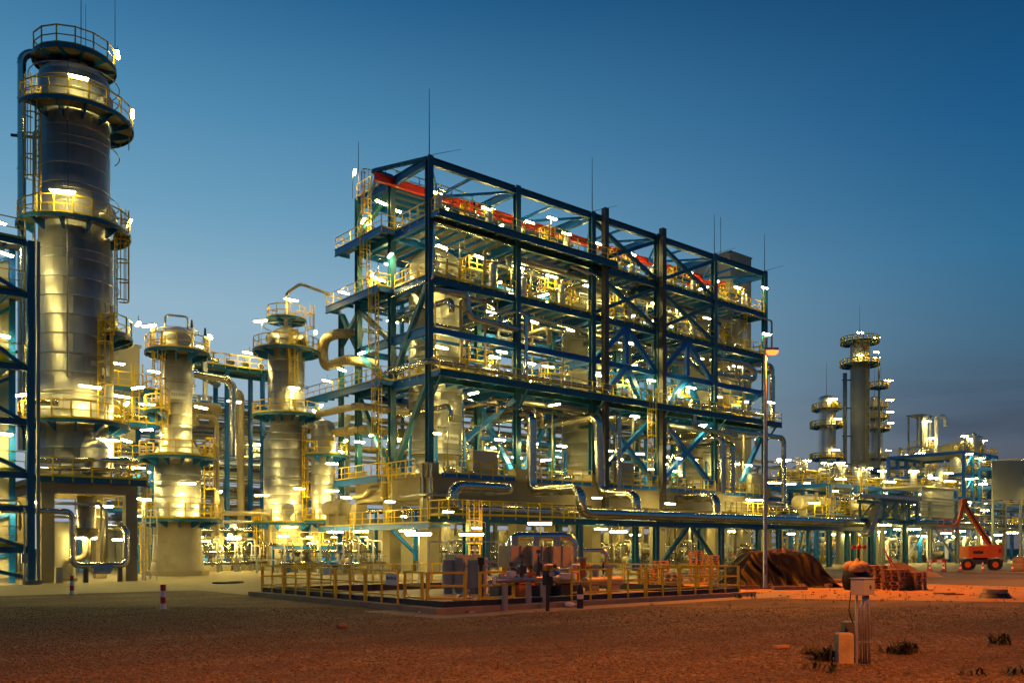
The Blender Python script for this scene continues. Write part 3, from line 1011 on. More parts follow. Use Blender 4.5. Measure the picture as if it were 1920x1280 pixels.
# ================================================================ VESSELS AND TOWERS
RA = math.radians
def face_text(parent, c, r, ang, z, w, h, body, size):
    """flat name plate held off a vessel"""
    d = Vector((math.cos(ang), math.sin(ang), 0)); e = Vector((-d.y, d.x, 0))
    p = Vector((c[0], c[1], z))+d*(r+.09)
    mb = MB()
    mb.bar(p-e*w/2, p+e*w/2, .03, h)
    pl = part(parent, "name_plate", mb, M['sign'])
    if body:
        text(pl, body, size, tuple(p+d*.02), (PI/2, 0, ang+PI/2), M['ink'])
    for s in (-1, 1):
        mb = MB().bar(p+e*s*w*.4, p+e*s*w*.4-d*.14, .05)
        part(pl, "standoff", mb, M['galv'])

# ---- tall column at the left
TC = (-25.45, 1.8)
t = thing("distillation_column", "tallest silver column at the far left with ring platforms and lamps", "column", (*TC, 6.1))
clad_wall(t, TC, 6.9, 20.6, 2.2, nseg=12, bh=1.12)
clad_wall(t, TC, 20.6, 30.9, 2.02, nseg=12, bh=1.1)
part(t, "skirt", MB().lathe(TC, [(2.15, 6.15), (2.15, 6.9)], 32), M['fireproof'])
head(t, TC, 30.9, 2.02, k=.45)
part(t, "top_nozzle", MB().cyl((*TC, 31.6), (*TC, 32.3), .35, n=14), M['clad'])
part(t, "support_post", MB().cyl((TC[0], TC[1], 31.0), (TC[0], TC[1], 31.9), 1.0, n=20), M['clad'])
ring_platform(t, TC, .3, 2.35, 32.1, 0, 2*PI, 10, depth=.2)
ring_platform(t, TC, 2.1, 3.35, 28.5, RA(-165), RA(40), 7)
ring_platform(t, TC, 2.25, 3.2, 21.7, RA(-200), RA(28), 7)
ring_platform(t, TC, 2.25, 3.3, 15.2, RA(-62), RA(22), 3)
ring_platform(t, TC, 2.25, 3.15, 9.65, RA(-205), RA(30), 8)
for z, a0, a1 in ((30.2, -170, 30), (26.6, -120, 10), (23.5, -125, 40), (19.9, -160, 20), (18.2, -170, 30), (13.6, -180, 30), (11.2, -175, 10), (30.9, -200, 60)):
    part(t, "spray_ring", MB().hoop((*TC, z), 2.55, .035, 22, RA(a0), RA(a1)), M['galv'])
part(t, "riser_pipe", MB().tube([(TC[0]+2.36*math.cos(RA(-113)), TC[1]+2.36*math.sin(RA(-113)), z) for z in (12.2, 27.5)], .04, 6), M['galv'])
part(t, "riser_pipe", MB().tube([(TC[0]+2.5*math.cos(RA(-112)), TC[1]+2.5*math.sin(RA(-112)), z) for z in (27.5, 31.0)], .04, 6), M['galv'])
for ang, z0, z1 in ((-158, 21.7, 29.6), (-66, 9.7, 16.3), (-30, 15.2, 22.7)):
    ladder(t, TC[0]+2.42*math.cos(RA(ang)), TC[1]+2.42*math.sin(RA(ang)), z0, z1, RA(ang))
manway(t, TC, 2.1, RA(-58), 29.3, .42); manway(t, TC, 2.2, RA(-55), 22.5, .45); manway(t, TC, 2.2, RA(-48), 16.0, .42)
part(t, "nozzle", MB().cyl((TC[0]-2.6, TC[1]-1.6, 10.6), (TC[0]-1.4, TC[1]-2.2, 10.6), .2, n=10), M['pipeclad'])
for a, z in ((-95, 31.6), (60, 31.6), (-20, 31.6)):
    p = (TC[0]+2.3*math.cos(RA(a)), TC[1]+2.3*math.sin(RA(a)))
    part(t, "lightning_rod", MB().cyl((*p, z+.5), (*p, z+5.6), .03, .012, n=5), M['dgrey'])
face_text(t, TC, 2.2, RA(-70), 13.2, .9, .3, "", .2)
bigpipe("tall overhead vapour pipe standing beside the tallest silver column", [(-28.15, 3.0, 8), (-28.15, 3.0, 32.4), (-25.6, 2.0, 32.4)], .25, .7, seg=2.2, gores=6)
pipe("thin downcomer pipe between the tallest column and its overhead pipe", [(-27.6, 2.4, 9), (-27.6, 2.4, 27.5), (-26.9, 2.0, 27.5)], .09, 'galv')
for z in (14, 20.5, 27.2):
    part(t, "pipe_guide", MB().bar((-28.7, 3.2, z), (-26.9, 2.3, z), .14), M['dgrey'])

# ---- concrete table with deck below the tall column
t = thing("concrete_table", "concrete portal frame with railed deck under the tallest silver column", "concrete frame", (-25.4, 1.8, 0))
for u in (-27.75, -23.15):
    for v in (-1.55, 4.9):
        part(t, "column", MB().box(u-.34, u+.34, v-.34, v+.34, 0, 5.19), M['concrete'])
for v in (-1.55, 4.9): part(t, "beam", MB().box(-28.1, -22.8, v-.33, v+.33, 5.2, 5.78), M['concrete'])
for u in (-27.75, -23.15): part(t, "beam", MB().box(u-.33, u+.33, -1.21, 4.56, 5.2, 5.78), M['concrete'])
part(t, "slab", MB().box(-28.5, -22.4, -1.95, 5.4, 5.785, 6.05), M['concrete'])
part(t, "edge_beam", MB().hbeam((-28.6, -2.05, 5.95), (-22.3, -2.05, 5.95), .2, .36, .04), M['unlit_blue'])
part(t, "edge_beam", MB().hbeam((-22.35, -1.94, 5.95), (-22.35, 5.4, 5.95), .16, .34, .04), M['blue'])
railing(t, [(-28.6, -2.1, 6.1), (-22.3, -2.1, 6.1), (-22.3, 5.4, 6.1)], sp=1.05, w=.07)
ladder(t, -22.2, -1.2, 0, 6.2, 0, cage=False, m=M['galv'])
t = thing("scaffold_tower", "slim steel scaffold tower beside the right leg of the left concrete portal", "scaffold", (-21.9, .2, 0))
for a, b in ((-22.2, -.8), (-21.3, -.8), (-22.2, .5), (-21.3, .5)):
    part(t, "standard", MB().cyl((a, b, .0), (a, b, 4.6), .035, n=6), M['galv'])
for z in (.4, 1.2, 2.0, 2.8, 3.6, 4.4):
    part(t, "ledger", MB().bar((-22.2, -.8, z), (-21.3, -.8, z), .05).bar((-22.2, .5, z), (-21.3, .5, z), .05).bar((-22.2, -.8, z), (-22.2, .5, z), .05), M['galv'])
# equipment on that deck
t = thing("small_vessel", "small domed silver vessel on the deck in front of the tallest column", "vessel", (-25.1, -1.0, 6.1))
clad_wall(t, (-25.0, -.95), 6.5, 8.0, .78, nseg=8, bh=.75)
head(t, (-25.0, -.95), 8.0, .78, k=.7)
part(t, "leg", MB().cyl((-25.0, -.95, 6.05), (-25.0, -.95, 6.5), .5, n=12), M['grey'])
part(t, "nozzle", MB().cyl((-25.0, -.95, 8.4), (-25.0, -.95, 8.9), .1, n=8).cyl((-25.0, -.95, 8.86), (-25.0, -.95, 8.95), .2, n=10), M['galv'])
bigpipe("thick silver header pipe along the railed deck below the tallest column", [(-28.4, -1.55, 7.0), (-23.4, -1.55, 7.35), (-22.6, -.8, 7.35)], .17, .5)
pipe("second silver header pipe lying lower on the deck below the tallest column", [(-28.2, -1.75, 6.55), (-22.7, -1.75, 6.75)], .12)
for x in (-27, -25, -23.6):
    pipe("short silver riser on the railed deck, %s of three below the tallest column" % {-27: "leftmost", -25: "middle", -23.6: "rightmost"}[x], [(x, -1.3, 6.1), (x, -1.3, 6.95)], .07)
# under that deck
t = thing("hanging_exchanger", "silver exchanger shell hanging under the left concrete portal", "exchanger", (-25.2, -.4, 2.4))
clad_wall(t, (-25.3, -.3), 3.2, 5.15, .52, nseg=8, bh=.65)
part(t, "flange", MB().cyl((-25.3, -.3, 2.95), (-25.3, -.3, 3.08), .68, n=20).cyl((-25.3, -.3, 3.1), (-25.3, -.3, 3.2), .68, n=20), M['beige'])
head(t, (-25.3, -.3), 2.95, .6, M['beige'], .8, "bonnet", -1)
bigpipe("beige elbow pipe dropping from the exchanger under the left portal", [(-25.3, -.3, 2.5), (-25.3, -.3, 1.3), (-26.3, -.1, 1.3)], .22, .5, 'beige')
t = thing("round_cabinet", "grey round drum standing behind the silver loop under the left portal", "drum", (-26.2, 1.0, 0))
part(t, "shell", MB().cyl((-26.4, 1.0, .2), (-26.4, 1.0, 3.6), .8, n=20), M['panel'])
part(t, "base_ring", MB().cyl((-26.4, 1.0, 0), (-26.4, 1.0, .2), .95, n=20), M['concrete'])
bigpipe("shiny silver pipe bending down into a low loop under the left portal", [(-30.2, -2.45, 4.1), (-26.6, -2.45, 4.1), (-26.6, -2.45, .98), (-23.6, -2.45, .98), (-23.6, -2.45, 3.2), (-24.4, -1.2, 3.25)], .17, .42, seg=.8)
pipe("dark drain pipe above the silver loop under the left portal", [(-27.4, -1.9, 4.6), (-25.0, -1.9, 4.6), (-24.6, -1.9, 4.2), (-24.6, -1.9, 1.4)], .09, 'galv')
t = thing("control_box", "tilted grey junction box in the middle of the low silver loop", "box", (-25.0, -2.9, 0))
mb = MB(); mb.add([(-25.6, -2.95, .62), (-24.6, -2.95, .62), (-24.45, -2.75, 1.05), (-25.45, -2.75, 1.05), (-25.6, -2.65, .5), (-24.6, -2.65, .5), (-24.45, -2.5, .98), (-25.45, -2.5, .98)], [(0, 1, 2, 3), (7, 6, 5, 4), (0, 4, 5, 1), (1, 5, 6, 2), (2, 6, 7, 3), (3, 7, 4, 0)])
part(t, "housing", mb, M['galv'])
for x in (-25.9, -24.0): part(t, "leg", MB().box(x-.12, x+.12, -2.6, -2.35, 0, .8), M['dgrey'])
t = thing("junction_cabinet", "small pale cabinet on the ground beside the left portal leg", "cabinet", (-27.3, -2.4, 0))
part(t, "body", MB().box(-27.5, -27.15, -2.6, -2.2, .05, .9), M['panel']); part(t, "plinth", MB().box(-27.55, -27.1, -2.62, -2.15, 0, .05), M['concrete'])
for i, (x, y, z) in enumerate(((-24.2, .6, 4.7), (-23.9, .9, 3.9), (-24.6, 1.6, 3.2))):
    pipe("grey service pipe behind the exchanger under the left portal, %s from the top" % ORD[i], [(-27.2, y, z), (x, y, z), (x, y, .5)], .09, ('galv', 'beige', 'pipeclad')[i])

# ---- left edge steel building
t = thing("steel_structure", "dark blue steel frame with pale wall panels cropped by the left edge", "steel structure", (-32, -3.4, 0))
for u in (-28.95, -34.5, -40):
    part(t, "column", MB().hbeam((u, -3.4, .25), (u, -3.4, 18.9), .36, .36, .05, up=(0, 1, 0)), M['unlit_blue'])
    part(t, "footing", MB().box(u-.45, u+.45, -3.85, -2.95, 0, .25), M['concrete'])
    part(t, "column", MB().hbeam((u-.5, -1.2, 0), (u-.5, -1.2, 18.9), .3, .3, .05, up=(0, 1, 0)), M['blue'])
for z in (18.75, 15.9, 11.9, 8.9, 6.0, 4.2, 1.9):
    part(t, "beam", MB().hbeam((-41, -3.4, z), (-29.15, -3.4, z), .2, .34, .04), M['unlit_blue'])
    if z in (15.9, 11.9, 6.0, 1.9, 18.75):
        part(t, "grating_panel", MB().box(-41, -29.1, -3.2, -1.0, z+.18, z+.21), M['grating'])
        railing(t, [(-41, -3.3, z+.2), (-29.2, -3.3, z+.2)], sp=1.3, w=.05)
        for i in range(6): part(t, "joist", MB().bar((-40+i*2, -3.2, z), (-40+i*2, -1.1, z), .14, .2), M['blue'])
for z0, z1 in ((11.9, 15.7), (6.2, 8.7), (15.9, 18.5), (2.0, 4.0), (.4, 1.7), (8.9, 11.7)):
    part(t, "brace", MB().bar((-29.2, -3.4, z0), (-34.3, -3.4, z1), .2), M['unlit_blue'])
    part(t, "brace", MB().bar((-29.4, -1.2, z1), (-34.6, -1.2, z0), .18), M['blue'])
for i in range(5):
    for j in range(4):
        part(t, "wall_panel", MB().box(-42+i*2.52, -39.52+i*2.52, -.8, -.68, .3+j*4.55, 4.82+j*4.55), M['panel'])
part(t, "corner_trim", MB().box(-28.62, -28.46, -3.3, -3.15, .1, 19.0), M['grey'])
t = thing("yellow_cabinet", "yellow crate behind the rail of the blue frame at the left edge", "crate", (-30.6, -2.4, 12.1))
part(t, "body", MB().box(-31.5, -29.9, -2.7, -1.8, 12.15, 12.9), M['yellow']); part(t, "lid", MB().box(-31.55, -29.85, -2.75, -1.75, 12.9, 12.98), M['yellow'])
t = thing("vent_column", "short vessel top with yellow cap rail at the very left edge", "vessel", (-31.5, .5, 15))
part(t, "shell", MB().cyl((-31.3, .5, 14), (-31.3, .5, 20.0), .7, n=16), M['clad']); ring_platform(t, (-31.3, .5), .6, 1.35, 20.2, -3.0, .6, 4)
t = thing("field_post", "thin instrument post with dark box in front of the left blue frame", "instrument", (-29.5, -3.9, 0))
part(t, "post", MB().cyl((-29.35, -3.85, 0), (-29.35, -3.85, 4.2), .05, n=6), M['galv']); part(t, "box", MB().box(-29.5, -29.2, -3.98, -3.78, 1.2, 1.7), M['grey'])
for i, y in enumerate((4.6, 2.3)):
    pipe("small silver pipe on the left blue frame, %s one" % ("upper", "lower")[i], [(-33, -3.0, y), (-29.4, -3.0, y), (-29.4, -3.0, y-1.6)], .07, 'galv')

# ---- second column (2221E001)
C2 = (-17.0, 7.8)
t = thing("distillation_column", "silver column with name plate 2221E001 on a flared concrete skirt", "column", (*C2, 0))
part(t, "skirt", MB().lathe(C2, [(1.84, .35), (1.84, .6), (1.76, 1.1), (1.70, 2.0), (1.68, 4.05)], 36), M['fireproof'])
part(t, "footing", MB().lathe(C2, [(2.2, 0), (2.2, .35), (1.5, .355)], 12, smooth=False), M['concrete'])
clad_wall(t, C2, 4.1, 8.9, 1.62, nseg=14, bh=.8)
clad_wall(t, C2, 8.9, 9.9, 1.62, 1.02, nseg=12, bh=1.0, name="cone_sheet")
clad_wall(t, C2, 9.9, 16.1, 1.0, nseg=10, bh=.9)
clad_wall(t, C2, 16.1, 17.5, 1.14, nseg=10, bh=.7)
head(t, C2, 17.5, 1.14, k=.6)
ring_platform(t, C2, 1.72, 3.1, 4.1, 0, 2*PI, 12)
ring_platform(t, C2, 1.66, 2.7, 8.6, RA(-210), RA(10), 7)
ring_platform(t, C2, 1.04, 2.25, 16.3, 0, 2*PI, 8)
ring_platform(t, C2, 1.04, 2.3, 11.9, RA(-215), RA(-140), 3)
for ang, z0, z1, r in ((-25, 4.1, 9.6, 1.85), (-150, 8.6, 13, 1.3), (-160, 11.9, 17.3, 1.3), (-185, 0, 5.1, 2.3)):
    ladder(t, C2[0]+r*math.cos(RA(ang)), C2[1]+r*math.sin(RA(ang)), z0, z1, RA(ang))
manway(t, C2, 1.14, RA(-92), 17.0, .48)
for z, r in ((6.9, 1.85), (14.0, 1.25), (11.0, 1.25), (17.9, 1.5)):
    part(t, "spray_ring", MB().hoop((*C2, z), r, .035, 24), M['galv'])
face_text(t, C2, 1.0, RA(-104), 13.1, 1.15, .62, "2221E001", .27)
part(t, "vent_pipe", MB().tube(arc_path([(C2[0]-.9, C2[1], 17.3), (C2[0]-.9, C2[1], 19.0), (C2[0]+.6, C2[1]-.4, 19.0), (C2[0]+.6, C2[1]-.4, 18.0)], .25), .08, 8), M['galv'])

# ---- third column with its slim neighbour
C3 = (-4.2, 16.56)
t = thing("distillation_column", "silver column with conical shoulder on a concrete skirt left of the blue frame", "column", (*C3, 0))
part(t, "skirt", MB().lathe(C3, [(2.1, 0), (2.1, .35), (2.0, .8), (1.95, 1.5), (1.93, 4.2)], 36), M['fireproof'])
clad_wall(t, C3, 4.3, 11.6, 2.0, nseg=15, bh=.8)
clad_wall(t, C3, 11.6, 13.0, 2.0, 1.35, nseg=12, bh=1.4, name="cone_sheet")
clad_wall(t, C3, 13.0, 14.0, 1.35, 1.62, nseg=12, bh=1.0, name="cone_sheet")
clad_wall(t, C3, 14.0, 20.6, 1.62, nseg=12, bh=.9)
head(t, C3, 20.6, 1.7, k=.75)
ring_platform(t, C3, 2.02, 3.05, 4.25, 0, 2*PI, 12)
ring_platform(t, C3, 1.65, 3.0, 13.9, RA(-230), RA(30), 9)
ring_platform(t, C3, 1.65, 2.95, 19.7, 0, 2*PI, 10)
ring_platform(t, C3, .5, 1.75, 22.6, 0, 2*PI, 6)
part(t, "top_post", MB().cyl((*C3, 21.6), (*C3, 22.5), .5, n=12), M['clad'])
for ang, z0, z1, r in ((-70, 4.25, 12.6, 2.2), (-100, 13.9, 20.9, 1.85), (-30, 19.7, 23.6, 1.7), (-185, 0, 5, 2.2)):
    ladder(t, C3[0]+r*math.cos(RA(ang)), C3[1]+r*math.sin(RA(ang)), z0, z1, RA(ang))
manway(t, C3, 2.0, RA(-112), 5.4, .55); manway(t, C3, 1.5, RA(-165), 20.6, .45); manway(t, C3, 1.5, RA(-50), 20.6, .45)
face_text(t, C3, 1.62, RA(-80), 14.9, 1.2, .6, "2221C001", .26)
for z, r in ((8.1, 2.3), (16.6, 1.9), (21.9, 2.0), (12.2, 2.1)):
    part(t, "spray_ring", MB().hoop((*C3, z), r, .035, 24), M['galv'])
mb = MB()
d = Vector((math.cos(RA(-88)), math.sin(RA(-88)), 0)); e = Vector((-d.y, d.x, 0)); p = Vector((*C3, 1.75))+d*1.93
vs = []
for off in (0, .12):
    for i in range(16):
        tt = 2*PI*i/16
        vs.append(tuple(p+d*off+e*(.46*math.cos(tt))+Vector((0, 0, .46*math.sin(tt)+(.45 if math.sin(tt) > 0 else -.25)))))
mb.add(vs, [tuple(range(16, 32))]+[(i, (i+1) % 16, 16+(i+1) % 16, 16+i) for i in range(16)])
mh = part(t, "skirt_hatch", mb, M['fireproof'])
part(mh, "opening", MB().cyl(p+d*.1+Vector((0, 0, -.18)), p+d*.135+Vector((0, 0, -.18)), .33, n=18), M['ink'])
part(mh, "plate", MB().bar(p+d*.13+e*-.12+Vector((0, 0, .6)), p+d*.13+e*.12+Vector((0, 0, .6)), .02, .24), M['sign'])
C4 = (-2.2, 13.4)
t = thing("stripper_column", "slim silver column standing close against the column with the conical shoulder", "column", (*C4, 0))
part(t, "skirt", MB().lathe(C4, [(1.06, 0), (1.06, 4.2)], 24), M['fireproof'])
clad_wall(t, C4, 4.2, 12.8, 1.05, nseg=10, bh=.9)
head(t, C4, 12.8, 1.05, k=.6)
ring_platform(t, C4, 1.08, 2.2, 10.2, RA(-160), RA(40), 5)
ring_platform(t, C4, 1.08, 2.0, 4.4, RA(-170), RA(20), 5)
bigpipe("pale arched pipe from the top of the shouldered column to the blue frame", [(-4.2, 16.56, 22.4), (-4.2, 16.56, 25.0), (-3.2, 15.8, 25.9), (-1.2, 14.0, 24.9)], .13, .7, 'beige', seg=1.2)

# ---- reactors inside the main structure
def reactor(c, lab, plate=None):
    t = thing("reactor_vessel", lab, "reactor", (*c, 7.9))
    part(t, "base_cone", MB().lathe(c, [(2.9, 7.9), (2.9, 8.1), (2.1, 9.1), (1.75, 9.3)], 32), M['clad'])
    part(t, "neck", MB().lathe(c, [(1.75, 9.3), (1.75, 9.7), (2.3, 10.2)], 32), M['clad'])
    clad_wall(t, c, 10.0, 26.0, 2.35, nseg=11, bh=1.15)
    head(t, c, 26.0, 2.36, k=.78)
    for z in (10.4, 15.2, 18.2, 22.6, 25.3, 26.3):
        part(t, "spray_ring", MB().hoop((*c, z), 2.62, .05, 28), M['galv'])
    part(t, "top_nozzle", MB().cyl((*c, 27.6), (*c, 28.3), .5, n=14).cyl((*c, 28.15), (*c, 28.3), .75, n=16), M['galv'])
    for i in range(10):
        a = 2*PI*i/10
        part(t, "head_stud", MB().cyl((c[0]+.75*math.cos(a), c[1]+.75*math.sin(a), 27.5), (c[0]+.75*math.cos(a), c[1]+.75*math.sin(a), 27.95), .09, n=6), M['yellow'])
    if plate: face_text(t, c, 2.35, RA(-93), 11.3, 1.5, .75, plate, .36)
    for a in (-125, -60, -180, 0):
        p = Vector((c[0]+2.7*math.cos(RA(a)), c[1]+2.7*math.sin(RA(a)), 0))
        part(t, "support_post", MB().bar(p+Vector((0, 0, 7.9)), p+Vector((0, 0, 11.6)), .22), M['blue'])
    return t
reactor((4.5, 5.5), "silver reactor vessel nearest the front corner of the blue frame, plate 2211R001", "2211R001")
reactor((22.7, 5.5), "silver reactor vessel in the middle bay of the blue frame")
reactor((40.9, 5.5), "silver reactor vessel at the far right end of the blue frame")
t = thing("small_drum", "small upright silver drum with manhole on the third deck at the far end", "drum", (43.3, 1.8, Z3))
clad_wall(t, (43.2, 2.2), Z3+.5, 27.2, 1.0, nseg=8, bh=1.0); head(t, (43.2, 2.2), 27.2, 1.0)
part(t, "leg", MB().cyl((43.2, 2.2, Z3), (43.2, 2.2, Z3+.5), .8, n=14), M['grey'])
manway(t, (43.2, 2.2), 1.0, RA(-105), 25.6, .5)
t = thing("lift_shaft", "pale windowless shaft rising through the far right end of the blue frame", "shaft", (46.5, 6, 0))
for i in range(8):
    z0, z1 = i*4.52, i*4.52+4.5
    part(t, "wall_panel", MB().box(45.0, 48.9, 4.2, 4.3, z0, z1), M['panel'])
    part(t, "wall_panel", MB().box(44.9, 44.998, 4.2, 9.4, z0, z1), M['panel'])
    part(t, "wall_panel", MB().box(48.902, 49.0, 4.2, 9.4, z0, z1), M['panel'])
    part(t, "wall_panel", MB().box(45.0, 48.9, 9.3, 9.4, z0, z1), M['panel'])
part(t, "roof", MB().box(44.8, 49.1, 4.1, 9.5, 36.16, 36.3), M['panel'])
part(t, "mast", MB().cyl((48.2, 8, 36.3), (48.2, 8, 37), .35, n=8).cyl((48.2, 8, 37), (48.2, 8, 42), .03, n=5), M['dgrey'])

# cable risers up the front of the frame
for i, (u, w) in enumerate(((19.2, .5), (27.3, .55))):
    t = thing("cable_riser", "tall boxed cable riser up the front of the blue frame, %s of two" % ("nearer", "farther")[i], "cable duct", (u, -.75, 4.4))
    for k in range(10):
        part(t, "cover", MB().box(u-w/2, u+w/2, -.95, -.45, 4.4+k*2.9, 7.28+k*2.9), M['riser'])
    for k in range(5):
        part(t, "clip", MB().box(u-w/2-.05, u+w/2+.05, -.98, -.43, 6.6+k*5.5, 6.75+k*5.5), M['dgrey'])
# lightning rods on the frame
for i, (u, v, z, h) in enumerate(((0, 0, Z5, 5.3), (0, 11, Z5, 5.0), (18.2, 0, Z5, 5.0), (36.4, 0, Z5, 4.2), (45.5, 0, Z5, 4.2))):
    mb = MB().cyl((u, v, z), (u, v, z+h), .045, .02, n=5)
    if v == 0: mb.cyl((u+.1, v, z+.1), (u+2.6, v-.8, z+1.0), .025, .012, n=5)
    solo("lightning_rod", "thin lightning rod %s of the blue frame" % ("on the front corner column", "alone on the rear column", "second along the eave", "third along the eave", "at the far end")[i], "lightning rod", mb, M['dgrey'])
# ================================================================ PIPEWORK OF THE MAIN STRUCTURE
bigpipe("shiny silver U bend of thick pipe just right of the front concrete corner column", [(4.2, -2.2, 6.6), (4.2, -5.2, 6.6), (-1.5, -5.2, 6.6), (-1.5, -5.2, 4.85), (9.0, -5.2, 4.85)], .40, .86)
bigpipe("thick silver pipe dropping past the frame, then running far along the low rack", [(9.4, 3.5, 13.4), (9.4, -1.6, 13.4), (9.4, -1.6, 6.75), (9.9, -7.0, 6.75), (9.9, -7.0, 4.82), (56.5, -7.0, 4.82)], .42, .85, seg=1.35)
bigpipe("thick silver pipe leaving the second bay and stepping down behind the rack pipe", [(15.8, 6.5, 13.6), (17.3, -1.6, 13.9), (17.7, -1.6, 7.0), (17.9, -5.7, 6.65), (17.9, -5.7, 4.85), (24, -5.7, 4.8)], .42, .85)
bigpipe("short thick silver pipe stepping down onto the rack near its far cage", [(30.0, 4.0, 6.7), (29.6, -1.0, 6.9), (29.2, -5.7, 6.9), (29.2, -5.7, 4.6)], .42, .85)
bigpipe("silver pipe hooking down at the far right end below the second deck", [(36.5, -1.0, 14.4), (47.6, -1.1, 14.4), (47.6, -1.1, 7.3)], .27, .7)
bigpipe("silver pipe dropping onto the far right end of the second deck", [(45.2, 2.0, 22.9), (48.0, .7, 22.9), (48.0, .7, 16.0)], .28, .6)
bigpipe("thinner silver pipe beside the one dropping on the far end of the second deck", [(45.2, 2.6, 22.2), (48.7, 1.0, 22.2), (48.7, 1.0, 16.0)], .2, .6)
bigpipe("silver vertical pipe just right of the nearer cable riser", [(20.5, 2.5, 14.6), (20.5, -1.2, 14.6), (20.5, -1.2, 6.6)], .24, .5)
bigpipe("thicker left one of two upright silver pipes below the second deck, fifth bay", [(33.6, 5, 13.4), (36.9, -.7, 13.6), (36.9, -.7, 7.9)], .34, .8)
bigpipe("thinner right one of two upright silver pipes below the second deck, fifth bay", [(38.6, 4, 13.2), (38.6, -.7, 13.2), (38.6, -.7, 7.9)], .30, .6)
bigpipe("silver S bend hanging under the third deck beside the nearest reactor", [(.8, .4, 22.75), (3.6, -.1, 22.75), (3.9, -.1, 20.9), (9.0, -.1, 20.7)], .26, .75)
bigpipe("long silver pipe above the S bend under the third deck", [(2.0, 1.2, 22.95), (7.0, .7, 22.7), (9.4, 3.5, 22.3)], .2, .6)
bigpipe("silver pipe curling over the first bay end and down to the second deck", [(5.0, 4.6, 20.6), (8.6, .4, 22.2), (9.65, -.55, 22.2), (9.65, -.55, 16.0)], .17, .6)
bigpipe("silver pipe lying along the front rail of the second deck", [(-.75, 4.7, 16.55), (-.75, -.95, 16.55), (19.0, -.95, 16.55), (19.4, -.95, 15.6)], .21, .6, seg=1.6)
bigpipe("silver pipe behind the rail at the far end of the second deck", [(31.5, -.9, 15.8), (31.5, -.9, 16.6), (45.2, -.9, 16.6)], .2, .5, seg=1.6)
bigpipe("silver pipe turning down and along under the second deck, fourth bay", [(31.9, -.9, 15.4), (31.9, -.9, 14.3), (39, -.9, 13.9)], .25, .6)
bigpipe("silver U loop under the third deck in the last bay", [(37, .8, 22.3), (41.5, .3, 22.3), (43.3, -.2, 21.6), (43.3, -.2, 20.6), (37, .2, 20.5)], .3, .8)
bigpipe("silver sloping pipe under the third deck in the third bay", [(20, 3, 21.6), (24, .6, 22.3), (31, .9, 21.8)], .22, .7)
bigpipe("bulky silver pipe crossing behind the chevron braces in the fourth bay", [(28, 3, 20.5), (33, .9, 21.4), (37, 1.2, 20.4)], .3, .8)
bigpipe("beige U loop of fat pipe hanging left of the blue frame", [(1.0, 12.2, 21.2), (-1.0, 12.4, 21.2), (-1.0, 15.6, 21.2), (-1.0, 15.6, 18.6), (-1.0, 11.2, 18.6), (1.2, 9.6, 18.2)], .43, 1.0, 'beige', seg=1.6)
bigpipe("beige sloping pipe crossing the yellow ladder at the left end of the frame", [(-2.6, 13.6, 13.9), (-2.6, 6.6, 13.8), (1.4, 5.2, 13.5)], .3, .8, 'beige', seg=1.6)
bigpipe("beige pipe rising in a step along the left concrete beams", [(-.95, 17, 6.3), (-.95, 8.4, 6.5), (-.95, 7.2, 7.1), (.6, 6.0, 7.1)], .2, .5, 'beige', seg=1.6)
bigpipe("beige upright pipe standing at the left foot of the blue frame", [(-2.2, 14.2, 7.9), (-2.2, 14.2, 12.2), (-1.2, 11, 12.4)], .26, .6, 'beige')
bigpipe("fat beige pipe running along the left end under the second deck", [(-.9, 17, 12.6), (.5, 9, 12.4), (4, 9.2, 12.2)], .42, .9, 'beige', seg=1.8)
pipe("slim silver pipe framing the opening beside plate 2211R001", [(9.0, -.95, 13.7), (2.6, -.95, 13.9), (2.6, -.95, 8.3), (4.0, -.95, 8.1)], .085)
pipe("slim silver pipe running down the front corner column of the frame", [(8.6, -.5, 27.6), (.1, -.5, 27.7), (-.02, -.5, 23.2), (-.4, 4.9, 22.9)], .08)
pipe("slim bronze pipe under the fourth deck at the far right corner", [(37, -.5, 27.5), (46.3, -.4, 27.5), (46.3, -.4, 23.9)], .1)
pipe("round grey duct just under the fourth deck in the second bay", [(10.0, -.4, 26.8), (14.6, -.4, 26.8)], .2, 'galv', bands=0)
pipe("silver pipe turning back at the end of the second bay under deck four", [(12.2, 4, 24.8), (19.6, -.4, 27.0), (15, -.5, 27.2)], .13)
pipe("slim grey pipe pair on the front corner, left", [(-.75, -.2, 8.6), (-.75, -.2, 4.0)], .1, 'galv')
pipe("slim grey pipe pair on the front corner, right", [(-.4, -.75, 8.6), (-.4, -.75, 4.0)], .1, 'galv')
pipe("grey pipe wrapping the front concrete corner column", [(-.75, 3, 6.2), (-.75, -.75, 6.2), (1.7, -.75, 6.2), (2.0, -.75, 5.8), (2.0, -.75, 3)], .11, 'galv')

deckname = {Z2: "second deck", Z3: "third deck", Z4: "fourth deck", Z1: "concrete table top", ZM: "middle belt"}
baynames = ("first", "second", "third", "fourth", "fifth")
rr = random.Random(11)
